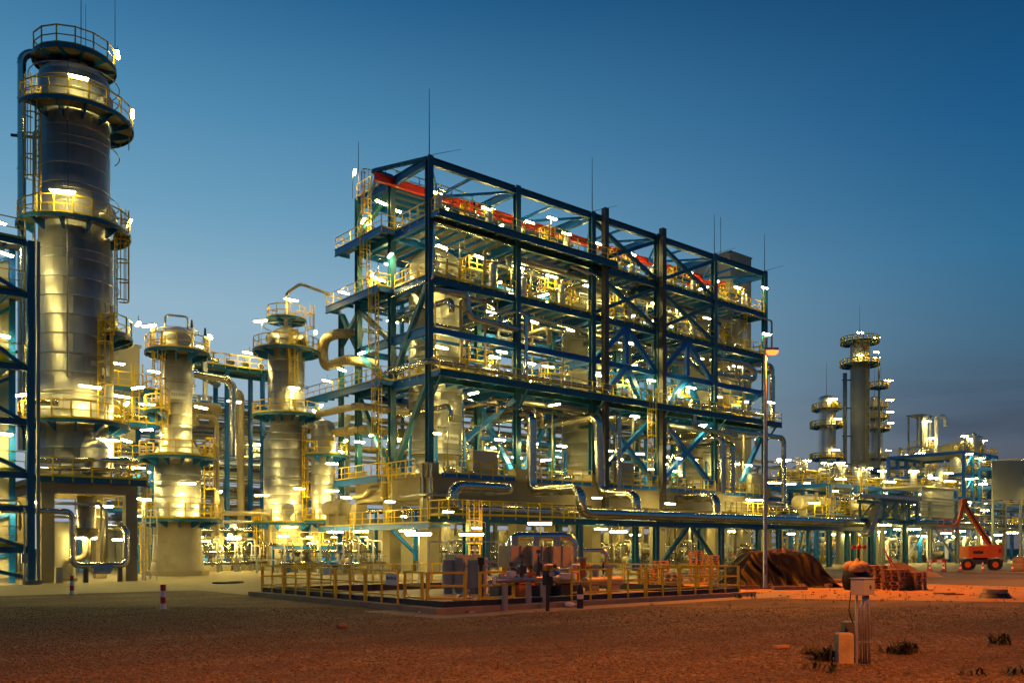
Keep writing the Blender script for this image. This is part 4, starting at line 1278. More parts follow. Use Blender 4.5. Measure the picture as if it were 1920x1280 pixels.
# runs along the frame under each deck, one label per deck, row and side
for z, rows in ((Z2, (.9, 2.4, 3.6, 8.3, 9.6)), (Z3, (2.2, 3.6, 8.0, 9.4)), (Z4, (1.4, 3.2, 9.0))):
    for j, v in enumerate(rows):
        u0 = rr.uniform(7, 12) if v < 8 else rr.uniform(.5, 5); u1 = rr.uniform(34, 44)
        r = rr.choice((.10, .14, .19, .26)); zz = z-.62-r-rr.uniform(0, .5)
        uu = rr.uniform(15, 22)
        pipe("pipe run under the %s of the blue frame, %s row from the front" % (deckname[z], ORD[j]),
             [(u0, v, zz-.9), (u0, v, zz), (uu, v, zz), (uu+.6, v+.4, zz-.25), (u1, v+.4, zz-.25), (u1, v+.4, zz-1.6)], r, rr.choice(('pipeclad', 'galv', 'beige', 'pipeclad')))
# cross runs
for z in (Z2, Z3):
    for i in range(5):
        for k in range(2):
            u = US[i]+rr.uniform(.8, 8.2); r = rr.choice((.12, .18, .24))
            zz = z-1.3-k*.7-rr.uniform(0, .5)
            drop = rr.uniform(1.5, 4)
            pipe("%s pipe crossing the %s bay below the %s" % (("upper", "lower")[k], baynames[i], deckname[z]),
                 [(u, -.3+k*.5, zz-drop*.5), (u, -.3+k*.5, zz), (u, 8.5, zz+.1), (u, 8.5, zz-drop)], r, rr.choice(('pipeclad', 'pipeclad', 'beige')), bend=r*2.4)
# upright pipes between deck one and two, and two and three
for (za, zb, nm) in ((Z1, Z2, "first and second"), (Z2, Z3, "second and third"), (Z3, Z4, "third and fourth")):
    for i in range(5):
        for k in range(3):
            u = US[i]+1.2+k*2.7+rr.uniform(-.4, .4); v = rr.choice((1.2, 2.4, 9.5)) if i % 2 else rr.choice((.9, 10.2))
            pipe("upright pipe between the %s decks, %s in the %s bay" % (nm, ORD[k], baynames[i]),
                 [(u, v, za+.05), (u, v, zb-1.2), (u+.9, v+.5, zb-1.2)], rr.choice((.07, .10, .15)), rr.choice(('galv', 'pipeclad', 'beige')))
# ---- hand valves with yellow wheels
def valve_master():
    t = thing("hand_valve", "valve", "valve", (0, 0, 0), "hand wheel valves on the decks")
    mb = MB().cyl((-.45, 0, .45), (.45, 0, .45), .10, n=8).cyl((-.2, 0, .45), (.2, 0, .45), .17, n=10)
    for s in (-.22, .22, -.4, .4): mb.cyl((s-.03, 0, .45), (s+.03, 0, .45), .2, n=10)
    part(t, "body", mb, M['pipeclad'])
    part(t, "stem", MB().cyl((0, 0, .5), (0, 0, 1.0), .06, n=6), M['galv'])
    mb = MB().hoop((0, 0, 1.0), .24, .03, 10, m=4); mb.bar((-.24, 0, 1.0), (.24, 0, 1.0), .03); mb.bar((0, -.24, 1.0), (0, .24, 1.0), .03)
    part(t, "hand_wheel", mb, M['yellow'])
    part(t, "support", MB().bar((-.42, 0, 0), (-.42, 0, .4), .08).bar((.42, 0, 0), (.42, 0, .4), .08), M['galv'])
    return t
VM = [None]
def valve(loc, label, rz=0.0, s=1.0):
    if VM[0] is None:
        VM[0] = valve_master(); o = VM[0]; o.location = loc; o["label"] = label
    else:
        o = clone(VM[0], loc, label=label)
    o.rotation_euler = (0, 0, rz); o.scale = (s, s, s)
    return o
for z in (Z2, Z3, Z4, Z1):
    for i in range(5):
        for k in range(4):
            u = US[i]+1.0+k*2.05+rr.uniform(-.3, .3)
            v = rr.uniform(.5, 1.6)
            valve((u, v, z+.03), "yellow wheel valve on the %s, %s in the %s bay" % (deckname[z], ORD[k], baynames[i]), rr.choice((0, PI/2, .3)), rr.uniform(.8, 1.35))
# ---- equipment skids on the decks
def skid(loc, label, w=1.6, d=.9, h=1.5, m='panel', rz=0):
    x, y, z = loc
    t = thing("instrument_cabinet", label, "cabinet", loc)
    part(t, "plinth", MB().box(x-w/2+.05, x+w/2-.05, y-d/2+.05, y+d/2-.05, z, z+.15), M['dgrey'])
    part(t, "body", MB().box(x-w/2, x+w/2, y-d/2, y+d/2, z+.15, z+h), M[m])
    part(t, "roof", MB().box(x-w/2-.06, x+w/2+.06, y-d/2-.06, y+d/2+.06, z+h, z+h+.05), M['white'])
    part(t, "door", MB().box(x-w/2+.1, x+w/2-.1, y-d/2-.03, y-d/2, z+.25, z+h-.12), M[m])
    return t
skid((5.2, -.35, Z1), "pale cabinet behind the lower rail in front of the nearest reactor", 2.6, .5, 2.0)
skid((21.9, -.3, Z1), "pale cabinet behind the lower rail right of the nearer cable riser", 2.6, .5, 2.1)
skid((43.4, -.3, Z1), "pale cabinet behind the lower rail at the far right end", 2.4, .5, 2.2)
skid((15.5, 9.5, Z4), "pale cabinet at the rear of the fourth deck", 2.2, .8, 1.8)

# ================================================================ UNDER THE CONCRETE TABLE
def pump_master():
    t = thing("pump", "pump", "pump", (0, 0, 0), "pumps on the ground under the plant")
    part(t, "plinth", MB().box(-1.1, 1.1, -.45, .45, 0, .4), M['concrete'])
    part(t, "motor", MB().cyl((-1.0, 0, .8), (-.1, 0, .8), .3, n=14).box(-.75, -.4, -.12, .12, 1.08, 1.3), M['blue'])
    part(t, "casing", MB().cyl((.25, 0, .85), (.75, 0, .85), .4, n=16).cyl((-.1, 0, .8), (.3, 0, .8), .1, n=8), M['beige'])
    part(t, "nozzle", MB().tube(arc_path([(.5, 0, 1.2), (.5, 0, 2.3), (.5, 1.2, 2.3)], .35), .13, 8).cyl((.5, 0, 1.42), (.5, 0, 1.52), .22, n=10).cyl((.75, 0, .85), (1.3, 0, .85), .15, n=8), M['pipeclad'])
    part(t, "frame", MB().box(-1.05, -.15, -.3, .3, .4, .5).box(.2, .8, -.3, .3, .4, .5), M['grey'])
    return t
def manifold_master():
    t = thing("pipe_manifold", "manifold", "manifold", (0, 0, 0), "pipe manifolds on the ground under the plant")
    part(t, "header", MB().tube([(-1.6, 0, .7), (1.6, 0, .7)], .10, 8).tube([(-1.6, .3, 1.5), (1.6, .3, 1.5)], .09, 8), M['pipeclad'])
    for i in range(5):
        x = -1.3+i*.65
        part(t, "riser", MB().tube(arc_path([(x, 0, .7), (x, 0, 2.0+.25*(i % 3)), (x, .8, 2.0+.25*(i % 3))], .2, 4), .06, 7).cyl((x, 0, 1.05), (x, 0, 1.3), .12, n=8), M['pipeclad' if i % 2 else 'white'])
        part(t, "hand_wheel", MB().hoop((x, -.3, 1.17), .13, .025, 8, m=4).bar((x, -.3, 1.17), (x, 0, 1.17), .04), M[('dgrey', 'blue', 'valveo')[i % 3]])
    part(t, "support", MB().bar((-1.4, 0, 0), (-1.4, 0, .6), .1).bar((1.4, 0, 0), (1.4, 0, .6), .1).bar((-1.4, .3, 0), (-1.4, .3, 1.4), .08).bar((1.4, .3, 0), (1.4, .3, 1.4), .08), M['grey'])
    return t
PM, MM = [None], [None]
def place(cell, maker, loc, label, rz=0, s=1.0):
    if cell[0] is None:
        cell[0] = maker(); o = cell[0]; o.location = loc; o["label"] = label
    else: o = clone(cell[0], loc, label=label)
    o.rotation_euler = (0, 0, rz); o.scale = (s, s, s)
    return o
for i in range(5):
    for k in range(3):
        u = US[i]+1.6+k*2.9+rr.uniform(-.3, .3)
        place(MM, manifold_master, (u, 1.6+rr.uniform(-.4, .6), .01), "pipe manifold under the concrete table, %s in the %s bay" % (ORD[k], baynames[i]), rr.choice((0, .1, PI)), rr.uniform(.9, 1.2))
    place(PM, pump_master, (US[i]+3.2, -1.8, .01), "blue motor pump in front of the concrete table, left in the %s bay" % baynames[i], rr.choice((0, PI/2)))
    place(PM, pump_master, (US[i]+6.6, 4.6, .01), "blue motor pump under the concrete table, right in the %s bay" % baynames[i], rr.choice((0, PI/2, PI)))
    for k in range(4):
        u = US[i]+1.2+k*2.1; v = rr.uniform(-.2, 4)
        pipe("upright pipe rising under the concrete table, %s in the %s bay" % (ORD[k], baynames[i]), [(u, v, .1), (u, v, 4.7), (u+rr.choice((-1, 1))*.8, v, 4.7)], rr.choice((.07, .11, .16)), rr.choice(('pipeclad', 'white', 'beige')))
for j in range(7):
    v = -3.6+j*1.25; z = 5.3-(j % 3)*.32
    pipe("long pipe slung below the concrete table, %s from the front" % ORD[j], [(.8, v+.55, z), (rr.uniform(38, 45), v+.55, z), (45.0, v+.55, z-1.3)], rr.choice((.07, .1, .14)), rr.choice(('galv', 'pipeclad', 'white')))
for i, (u, v) in enumerate(((-4.6, 6.5), (-6.5, 9.0), (-3.8, 3.0), (-5.5, 1.5))):
    place(MM, manifold_master, (u, v, .01), "pipe manifold on the open paving left of the concrete table, %s from the front" % ORD[3-(0, 3, 2, 1)[i] if False else (2, 3, 1, 0)[i]], rr.choice((0, .2)), 1.15)
    place(PM, pump_master, (u-.4, v+2.2, .01), "blue motor pump on the open paving left of the concrete table, %s from the front" % ORD[(2, 3, 1, 0)[i]], rr.choice((0, PI/2)))
# horizontal vessels
def hvessel(c, L, r, label, m='clad', along='u', z0=0):
    """horizontal drum on two saddles"""
    x, y, z = c
    t = thing("horizontal_drum", label, "drum", (x, y, z0))
    A = Vector((1, 0, 0)) if along == 'u' else Vector((0, 1, 0))
    p = Vector(c)
    k = max(2, int(L/1.1))
    for i in range(k):
        a, b = p+A*(-L/2+L*i/k), p+A*(-L/2+L*(i+1)/k-.01)
        part(t, "cladding_band", MB().cyl(a, b, r, n=22, caps=False).cyl(b-A*.05, b, r+.02, n=22), M[m])
    for s in (-1, 1):
        mb = MB()
        for q in range(6):
            t0, t1 = q*PI/12, (q+1)*PI/12
            mb.cyl(p+A*s*(L/2+.5*r*math.sin(t0)), p+A*s*(L/2+.5*r*math.sin(t1)+.001), r*math.cos(t0), max(.02, r*math.cos(t1)), n=22, caps=False)
        part(t, "domed_head", mb, M[m])
        q = p+A*s*L*.3
        w = Vector((.3, r*.8, 0)) if along == 'u' else Vector((r*.8, .3, 0))
        part(t, "saddle", MB().box(q.x-w.x/2-.1, q.x+w.x/2+.1, q.y-w.y/2-.1, q.y+w.y/2+.1, z0, z-r*.75), M['concrete'])
        part(t, "nozzle", MB().cyl(p+A*s*L*.2+Vector((0, 0, r*.9)), p+A*s*L*.2+Vector((0, 0, r+.5)), .14, n=8).cyl(p+A*s*L*.2+Vector((0, 0, r+.42)), p+A*s*L*.2+Vector((0, 0, r+.5)), .24, n=10), M['galv'])
    return t
hvessel((26.5, 3.0, 1.7), 4.5, .85, "pale horizontal drum behind the inverted V brace of the low rack", 'beige')
hvessel((7.5, 5.5, 1.5), 4.0, .7, "silver horizontal drum under the first bay of the concrete table")
hvessel((-5.5, 5.0, 5.2), 2.6, .6, "beige horizontal drum over the side walkway left of the concrete corner", 'beige', 'v', 3.83)
hvessel((34.5, 4.5, 1.6), 4.2, .8, "pale horizontal drum under the fourth bay of the concrete table", 'beige')
for i in range(6):
    u = 1.5+i*7.6
    t = thing("partition_wall", "pale blockwork wall piece behind the concrete table, %s from the front corner" % ORD[i], "wall", (u, 11.9, 0))
    for k in range(3): part(t, "wall_panel", MB().box(u, u+5.4, 11.85, 11.95, k*1.3, k*1.3+1.28), M['panel'])
# steps and middle platforms under the table at the left
t = thing("access_platform", "low blue platform with yellow rails and ladder under the left end of the table", "platform", (-5.0, 12.0, 0))
part(t, "grating_panel", MB().box(-7.5, -3.2, 9.5, 12.5, 2.2, 2.23), M['grating'])
for a, b in (((-7.5, 9.5, 2.08), (-3.2, 9.5, 2.08)), ((-7.5, 12.5, 2.08), (-3.2, 12.5, 2.08)), ((-7.5, 9.62, 2.08), (-7.5, 12.38, 2.08)), ((-3.2, 9.62, 2.08), (-3.2, 12.38, 2.08))): part(t, "beam", MB().bar(a, b, .12, .28), M['blue'])
for a, b in ((-7.4, 9.6), (-3.3, 9.6), (-7.4, 12.4), (-3.3, 12.4)): part(t, "leg", MB().bar((a, b, 0), (a, b, 1.9), .16), M['blue'])
railing(t, [(-3.2, 9.5, 2.23), (-7.5, 9.5, 2.23), (-7.5, 12.5, 2.23)], sp=1.1)
ladder(t, -5.0, 9.2, 0, 3.3, -PI/2, cage=False)
t = thing("access_ladder", "tall yellow ladder standing on the paving left of the concrete corner column", "ladder", (-3.5, 6.2, 0))
ladder(t, -3.4, 6.2, 0, 4.8, PI, cage=False, w=.6)

# ================================================================ BEHIND THE FRAME
t = thing("pipe_bridge", "long beige pipe bridge seen through the frame behind it", "pipe rack", (0, 18, 0))
for u in np.arange(2, 80, 9.0):
    for v in (16.5, 20.5): part(t, "column", MB().hbeam((u, v, 0), (u, v, 14.5), .35, .35, .05, up=(0, 1, 0)), M['grey'])
    for z in (5, 8, 11, 14): part(t, "beam", MB().bar((u, 16.7, z), (u, 20.3, z), .25, .35), M['grey'])
for z in (5, 8, 11, 14):
    for v in (16.5, 20.5): part(t, "beam", MB().bar((2, v, z-.3), (74, v, z-.3), .2, .3), M['grey'])
for j in range(10):
    z = (5.5, 8.5, 11.5, 14.5)[j % 4]; v = 16.9+(j//4)*1.3
    pipe("beige pipe on the bridge behind the frame, %s level, %s from the front" % (("lowest", "second", "third", "top")[j % 4], ORD[j//4]), [(2, v, z+.1), (73, v, z+.1)], rr.choice((.16, .25, .33)), rr.choice(('beige', 'pipeclad', 'beige')), n=8)

# ---- grey pipe rack between the two silver columns
t = thing("pipe_rack", "tall grey pipe rack of stacked pipes between the two middle silver columns", "pipe rack", (-6, 30, 0))
RK = [-14, -8.6, -3.2, 2.2]
for u in RK:
    for v in (27.5, 33): part(t, "column", MB().hbeam((u, v, 0), (u, v, 15.2), .4, .4, .05, up=(0, 1, 0)), M['grey'])
for z in (4.2, 5.6, 7.4, 9.4, 11.4, 13.4, 15.0):
    for v in (27.5, 33): part(t, "beam", MB().bar((-16, v, z), (6, v, z), .24, .36), M['grey'])
    for u in RK: part(t, "beam", MB().bar((u, 27.7, z-.3), (u, 32.8, z-.3), .24, .3), M['grey'])
for z in (8.0, 11.9): part(t, "brace", MB().bar((-8.4, 27.5, z-.3), (-5, 27.5, z+2.3), .18), M['grey'])
lev = (4.7, 6.1, 7.9, 9.9, 11.9, 13.9, 15.5)
for a, z in enumerate(lev):
    for b in range(3):
        v = 28.0+b*1.7+rr.uniform(-.2, .2); r = rr.choice((.12, .18, .25))
        pipe("pipe on level %s of the grey rack, %s from the front" % (("one", "two", "three", "four", "five", "six", "seven")[a], ORD[b]), [(-16, v, z+r-.1), (rr.uniform(-1, 6), v, z+r-.1), (6, v, z+r+.8)], r, rr.choice(('pipeclad', 'beige', 'galv')), n=8)
bigpipe("silver pipe with downturned end on the grey rack front", [(-9.5, 27, 13.0), (-6.2, 26.8, 13.0), (-6.0, 26.8, 11.6)], .25, .6)
# grey wall box behind the tall column
t = thing("equipment_house", "plain grey windowless house on stilts right of the tallest column", "house", (-17.5, 21, 0))
for i in range(3):
    part(t, "wall_panel", MB().box(-20.6+i*1.62, -19.0+i*1.62, 20.9, 21.0, 10.5, 19.2), M['panel'])
part(t, "wall_panel", MB().box(-15.74, -15.62, 21.0, 25, 10.5, 19.2), M['panel'])
part(t, "roof", MB().box(-20.7, -15.5, 20.8, 25.1, 19.2, 19.4), M['panel'])
for u in (-20.3, -15.9): part(t, "leg", MB().bar((u, 21.3, 0), (u, 21.3, 10.5), .3), M['blue'])
# blue platform tower left of 2221E001
t = thing("platform_tower", "small blue platform tower with many yellow rails behind the plate 2221E001 column", "platform", (-19, 13.5, 0))
for a in (-21.5, -17.6):
    for b in (11.6, 15.0): part(t, "column", MB().hbeam((a, b, 0), (a, b, 14.2), .3, .3, .05, up=(0, 1, 0)), M['blue'])
for z in (5.0, 8.6, 11.4, 14.0):
    part(t, "grating_panel", MB().box(-22.1, -17.3, 11.2, 15.2, z, z+.03), M['grating'])
    part(t, "edge_beam", MB().bar((-22.2, 11.1, z-.15), (-17.2, 11.1, z-.15), .14, .34), M['blue'])
    part(t, "edge_beam", MB().bar((-17.2, 11.3, z-.15), (-17.2, 15.2, z-.15), .14, .34), M['blue'])
    railing(t, [(-22.2, 15, z), (-22.2, 11.1, z), (-17.2, 11.1, z), (-17.2, 15, z)], sp=1.0)
part(t, "brace", MB().bar((-21.5, 11.6, 11), (-17.7, 11.6, 8.8), .2), M['blue']); part(t, "brace", MB().bar((-21.5, 11.6, 5.2), (-17.7, 11.6, 8.3), .2), M['blue'])
ladder(t, -20.3, 11.0, 8.6, 12.6, -PI/2); ladder(t, -19.0, 11.0, 11.4, 15.2, -PI/2); ladder(t, -18.4, 11.0, 0, 6, -PI/2)
for i, (x, z) in enumerate(((-21, 8.9), (-19.4, 9.2), (-20.2, 11.8), (-18.4, 12.0))):
    pipe("silver pipe lying on the small platform tower, %s" % ("lower left", "lower right", "upper left", "upper right")[i], [(x-.8, 12, z), (x+1.0, 12, z), (x+1.0, 13.5, z+.8)], .2)
# blue bridge between the two middle columns
t = thing("pipe_bridge", "blue valve bridge high between the two middle silver columns", "pipe bridge", (-8, 20, 0))
for u in (-11.8, -8.2, -4.8):
    for v in (20.3, 23): part(t, "column", MB().hbeam((u, v, 0), (u, v, 18.2), .34, .34, .05, up=(0, 1, 0)), M['blue'])
for v in (20.2, 23.1): part(t, "beam", MB().hbeam((-13, v, 18.3), (-1.5, v, 18.3), .24, .42, .04), M['unlit_blue'])
part(t, "grating_panel", MB().box(-13, -1.5, 20.3, 23, 18.5, 18.53), M['grating'])
railing(t, [(-13, 20.2, 18.5), (-1.5, 20.2, 18.5)], sp=1.2)
for v in (20.3,): part(t, "beam", MB().bar((-13, v, 15.0), (-1.5, v, 15.0), .2, .3), M['blue'])
for i in range(7):
    valve((-12.2+i*1.5, 20.9, 18.55), "yellow wheel valve on the high blue bridge, %s from its left end" % ORD[i], .2*i, 1.1)
bigpipe("thick silver pipe bending down below the blue bridge", [(-14.6, 11.5, 15.7), (-11.5, 12.2, 15.7), (-11.0, 12.2, 15.2), (-11.0, 12.2, 9.5)], .3, .8)
bigpipe("horizontal silver pipe tucked under the blue bridge", [(-15, 12.5, 16.3), (-12.4, 15.5, 16.4), (-9.8, 18.5, 16.4)], .28, .7)
bigpipe("upright beige pipe with rounded top under the blue bridge", [(-7.2, 19.6, 2), (-7.2, 19.6, 16.0), (-7.2, 21.5, 16.4)], .32, .7, 'beige', seg=2)
bigpipe("beige upright pipe beside the plate 2221E001 column", [(-14.4, 8.0, 9.5), (-14.0, 8.0, 9.8), (-14.0, 8.0, 3.6)], .2, .5, 'beige', seg=2)
bigpipe("beige pipe dropping along the grey rack front", [(-14.8, 10, 12.2), (-13.2, 10, 12.2), (-13.2, 10, 3)], .18, .5, 'beige', seg=2)
for i, (u, v, z) in enumerate(((-12.6, 17.0, 18.6), (-10.7, 19.0, 18.6))):
    t = thing("relief_stack", "slim silver relief stack on the blue bridge, %s of two" % ("left", "right")[i], "stack", (u, v, z))
    part(t, "pipe", MB().cyl((u, v, 15), (u, v, 20.6), .22, n=10), M['clad']); part(t, "cap", MB().cyl((u, v, 20.6), (u, v, 21.3), .13, .08, n=8), M['dgrey'])
hvessel((-14.0, 10.5, 13.0), 2.4, .35, "slim beige horizontal drum right of the plate 2221E001", 'beige', 'u', 11.5)
for i in range(4):
    pipe("beige pipe at ankle height left of the grey rack, %s from the top" % ORD[i], [(-14, 16+i, 5.0-i*.7), (-6, 16+i, 5.0-i*.7), (-6, 16+i, .5)], (.2, .14, .22, .12)[i], ('beige', 'galv', 'pipeclad', 'beige')[i])
for i in range(5):
    place(MM, manifold_master, (-13.2+i*1.9, 13.5+i*.8, .01), "pipe manifold on the paving between the two middle columns, %s from the left" % ORD[i], .1*i, 1.1)
    place(PM, pump_master, (-12.6+i*2.0, 17.5+i*.8, .01), "blue motor pump between the two middle columns, %s from the left" % ORD[i], .5*i)
for i, u in enumerate((-13.6, -9.6)):
    t = thing("concrete_post", "pale concrete post on the paving between the two middle columns, %s" % ("left one", "right one")[i], "post", (u, 19, 0))
    part(t, "shaft", MB().box(u-.45, u+.45, 18.6, 19.4, .3, 6.5), M['concrete']); part(t, "footing", MB().box(u-.7, u+.7, 18.3, 19.7, 0, .3), M['concrete'])
t = thing("cable_drum_table", "long low steel table on the paving left of the hatched concrete skirt", "table", (-8.2, 9.5, 0))
part(t, "top", MB().box(-10.4, -6.4, 9.2, 10.6, 1.0, 1.1), M['galv'])
for a in (-10.2, -8.4, -6.6): part(t, "leg", MB().box(a-.06, a+.06, 9.3, 9.45, 0, 1.0), M['grey'])
# ---- denser small pipework on every level
for (za, zb, nm) in ((Z1, Z2, "lower"), (Z2, Z3, "middle"), (Z3, Z4, "upper"), (Z4, Z5-1.5, "roof")):
    for i in range(5):
        for k in range(4):
            v = rr.uniform(.6, 9.8); z = za+rr.uniform(.35, .85)*(zb-za) if nm != "roof" else za+rr.uniform(.4, 2.0)
            u0 = US[i]+rr.uniform(.6, 3); u1 = US[i]+rr.uniform(5.5, 8.6)
            if i in VESSEL_BAYS and 2.6 < v < 8.4 and nm != "roof": v = rr.choice((.9, 1.6, 9.2, 9.8))
            d = rr.choice((-1, 1))*rr.uniform(.8, 2.2)
            pipe("stepped pipe in the %s storey of the frame, %s in the %s bay" % (nm, ORD[k], baynames[i]),
                 [(u0, v, za+.1), (u0, v, z), (u1, v, z), (u1, v+.7, z), (u1, v+.7, max(za+.2, z+d))], rr.choice((.05, .07, .1, .14)), rr.choice(('pipeclad', 'galv', 'beige', 'pipeclad')), bands=0)
for i in range(5):
    for k in range(3):
        u = US[i]+1.6+k*2.7; h = rr.uniform(.9, 1.7)
        t = thing("filter_pot", "small silver pot behind the fourth deck rail, %s of three in the %s bay" % (ORD[k], baynames[i]), "filter", (u, 2.4, Z4))
        part(t, "body", MB().cyl((u, 2.4, Z4+.25), (u, 2.4, Z4+h), .26, n=12).cyl((u, 2.4, Z4+h*.5), (u+.9, 2.4, Z4+h*.5), .07, n=6), M['pipeclad'])
        part(t, "flange", MB().cyl((u, 2.4, Z4+h), (u, 2.4, Z4+h+.1), .34, n=12), M['galv']); part(t, "leg", MB().cyl((u, 2.4, Z4), (u, 2.4, Z4+.25), .2, n=8), M['grey'])
# long runs along the rear of each storey, closing the view through the frame
for (za, zb, nm) in ((Z1, Z2, "lower"), (Z2, Z3, "middle"), (Z3, Z4, "upper")):
    for k in range(8):
        v = 9.2+.22*(k % 5)+rr.uniform(-.1, .1); z = za+.9+(zb-za-2.0)*k/7
        u0 = rr.uniform(.6, 14); u1 = rr.uniform(28, 44.8)
        pipe("long rear pipe in the %s storey of the frame, %s from its floor" % (nm, ORD[k]), [(u0, v, za+.2), (u0, v, z), (u1, v, z), (u1, v, za+.3)], rr.choice((.08, .12, .18, .27)), rr.choice(('pipeclad', 'beige', 'galv', 'pipeclad')))
    for k in range(4):
        v = (2.0, 3.2, 8.6, 10.4)[k]; z = zb-1.1-.25*k
        t = thing("cable_tray", "long steel cable tray in the %s storey of the frame, %s from the front" % (nm, ORD[k]), "cable tray", (10, v, z))
        for q in range(4):
            part(t, "tray_section", MB().box(9.4+q*6.5, 15.8+q*6.5, v-.25, v+.25, z, z+.03).box(9.4+q*6.5, 15.8+q*6.5, v-.27, v-.25, z, z+.12).box(9.4+q*6.5, 15.8+q*6.5, v+.25, v+.27, z, z+.12), M['galv'])
# fine pipe wall of the grey rack
for a, z in enumerate(lev):
    for b in range(5):
        pipe("thin pipe strapped to the front of the grey rack, level %s, %s upward" % (("one", "two", "three", "four", "five", "six", "seven")[a], ORD[b]), [(-16, 27.1-.1*(b % 2), z+.15+b*.27), (rr.uniform(0, 6), 27.1-.1*(b % 2), z+.15+b*.27)], rr.choice((.05, .08, .11)), rr.choice(('pipeclad', 'galv', 'beige', 'white')), bands=0, n=7, bulk=True)
for k in range(9):
    u = -15+k*2.2
    pipe("upright pipe in front of the grey rack, %s from the left" % ORD[k], [(u, 26.6, .2), (u, 26.6, rr.uniform(6, 13)), (u+1.2, 26.9, rr.uniform(5, 9))], rr.choice((.1, .16)), rr.choice(('beige', 'pipeclad')))

# extra fittings on the manifold outside the basin fence are set out in the yard section
# machines standing on the decks of the frame
for z, nm in ((Z2, "second"), (Z3, "third"), (Z4, "fourth")):
    for i in range(5):
        u = US[i]+4.5+rr.uniform(-.6, .6); v = 8.9 if i in VESSEL_BAYS and z < Z4 else rr.choice((5.2, 6.2))
        hvessel((u, v, z+1.0), rr.uniform(3.0, 4.6), rr.uniform(.38, .55), "horizontal exchanger drum on the %s deck, %s bay" % (nm, baynames[i]), rr.choice(('clad', 'beige', 'clad')), 'u', z)
        for k in range(2):
            uu = US[i]+1.4+k*5.6+rr.uniform(-.3, .3); vv = rr.uniform(.9, 1.7); h = rr.uniform(1.4, 2.4)
            t = thing("upright_pot", "upright silver pot near the front of the %s deck, %s in the %s bay" % (nm, ("left", "right")[k], baynames[i]), "pot", (uu, vv, z))
            part(t, "shell", MB().cyl((uu, vv, z+.35), (uu, vv, z+h), .34, n=14), M['clad']); part(t, "cap", MB().cyl((uu, vv, z+h), (uu, vv, z+h+.22), .34, .1, n=14), M['galv'])
            part(t, "leg", MB().bar((uu-.2, vv, z), (uu-.2, vv, z+.4), .07).bar((uu+.2, vv, z), (uu+.2, vv, z+.4), .07), M['blue'])
            part(t, "nozzle", MB().tube(arc_path([(uu, vv, z+h), (uu, vv, z+h+.7), (uu+.9, vv+.3, z+h+.7)], .2, 4), .07, 7), M['pipeclad'])
        t = thing("service_platform", "small raised platform with yellow rail above the %s deck, %s bay" % (nm, baynames[i]), "platform", (US[i]+6.6, 3.0, z))
        a, b, c, d, zz = US[i]+5.6, US[i]+8.2, 2.2, 3.4, z+2.1
        part(t, "grating_panel", MB().box(a, b, c, d, zz-.04, zz), M['grating']); part(t, "edge_beam", MB().bar((a, c, zz-.12), (b, c, zz-.12), .1, .2), M['blue'])
        railing(t, [(a, d, zz), (a, c, zz), (b, c, zz), (b, d, zz)], sp=.9)
        ladder(t, a-.15, c+.5, z, zz+.9, PI, cage=False, w=.45)
# ================================================================ YARD
def at(px, d):
    """ground point on the bearing of photo column px at distance d ahead of the viewpoint"""
    s = (px-960)/1659*d
    return (-39.94+.7665*s+.6422*d, -57.86-.6422*s+.7665*d)
RD = Vector((.7665, -.6422, 0)); FD = Vector((.6422, .7665, 0))
FACE = math.atan2(-.7665, -.6422)   # heading that looks back at the viewpoint

# bollards
for i, ((x, y), lab) in enumerate((((-30.13, -28.44), "red and white bollard alone on the gravel, nearer one"), ((-30.1, -16.92), "red and white bollard by the paving edge below the silver loop, farther one"))):
    t = thing("bollard", lab, "bollard", (x, y, 0), "red and white bollards")
    for k in range(4):
        part(t, "band", MB().cyl((x, y, k*.205), (x, y, (k+1)*.205-.001), .085, n=16), M['redp' if k % 2 else 'white'])
    part(t, "base", MB().cyl((x, y, 0), (x, y, .025), .2, n=14), M['kerb'])

# safety fences round the basin
def fence(label, p, q, n, skip=()):
    P, Q = Vector(p), Vector(q)
    t = thing("safety_fence", label, "fence", tuple((P+Q)/2), "yellow fences round the basin")
    for i in range(n):
        if i in skip: continue
        a = P.lerp(Q, (i+.03)/n); b = P.lerp(Q, (i+.97)/n)
        mb = MB()
        m_ = a.lerp(b, .5)
        for c in (a, m_, b): mb.bar(c, c+Vector((0, 0, 1.24)), .055, up=(0, 1, 0))
        for z in (1.22, .80, .42): mb.bar(a+Vector((0, 0, z)), b+Vector((0, 0, z)), .05)
        part(t, "fence_panel", mb, M['yellow'])
    return t
f1 = fence("yellow pipe fence along the left side of the basin", (BU0-.06, BV1, .03), (BU0-.06, BV0+2.4, .03), 5)
f2 = fence("yellow pipe fence along the front right side of the basin", (BU0+5.4, BV0-.06, .03), (BU1, BV0-.06, .03), 5)
fence("yellow pipe fence along the rear of the basin, nearest the plant", (BU0, BV1+.06, .03), (BU1, BV1+.06, .03), 7)
fence("yellow pipe fence at the far right end of the basin", (BU1+.05, BV0, .03), (BU1+.05, BV1, .03), 6)
p = Vector((BU0-.12, BV0+2.9, 1.0))
sg = thing("equipment_sign", "grey sign lettered 5941TC13 on the yellow fence by the front corner", "sign", tuple(p))
part(sg, "plate", MB().box(p.x-.03, p.x, p.y-.52, p.y+.18, .78, 1.16), M['sign'])
text(sg, "5941TC13", .15, (p.x-.036, p.y-.17, 1.0), (PI/2, 0, -PI/2), M['ink'])
p = Vector((BU0-.12, BV0+7.2, 1.0))
sg = thing("equipment_sign", "small pale sign on the left fence of the basin", "sign", tuple(p))
part(sg, "plate", MB().box(p.x-.03, p.x, p.y-.25, p.y+.25, 1.02, 1.24), M['sign'])
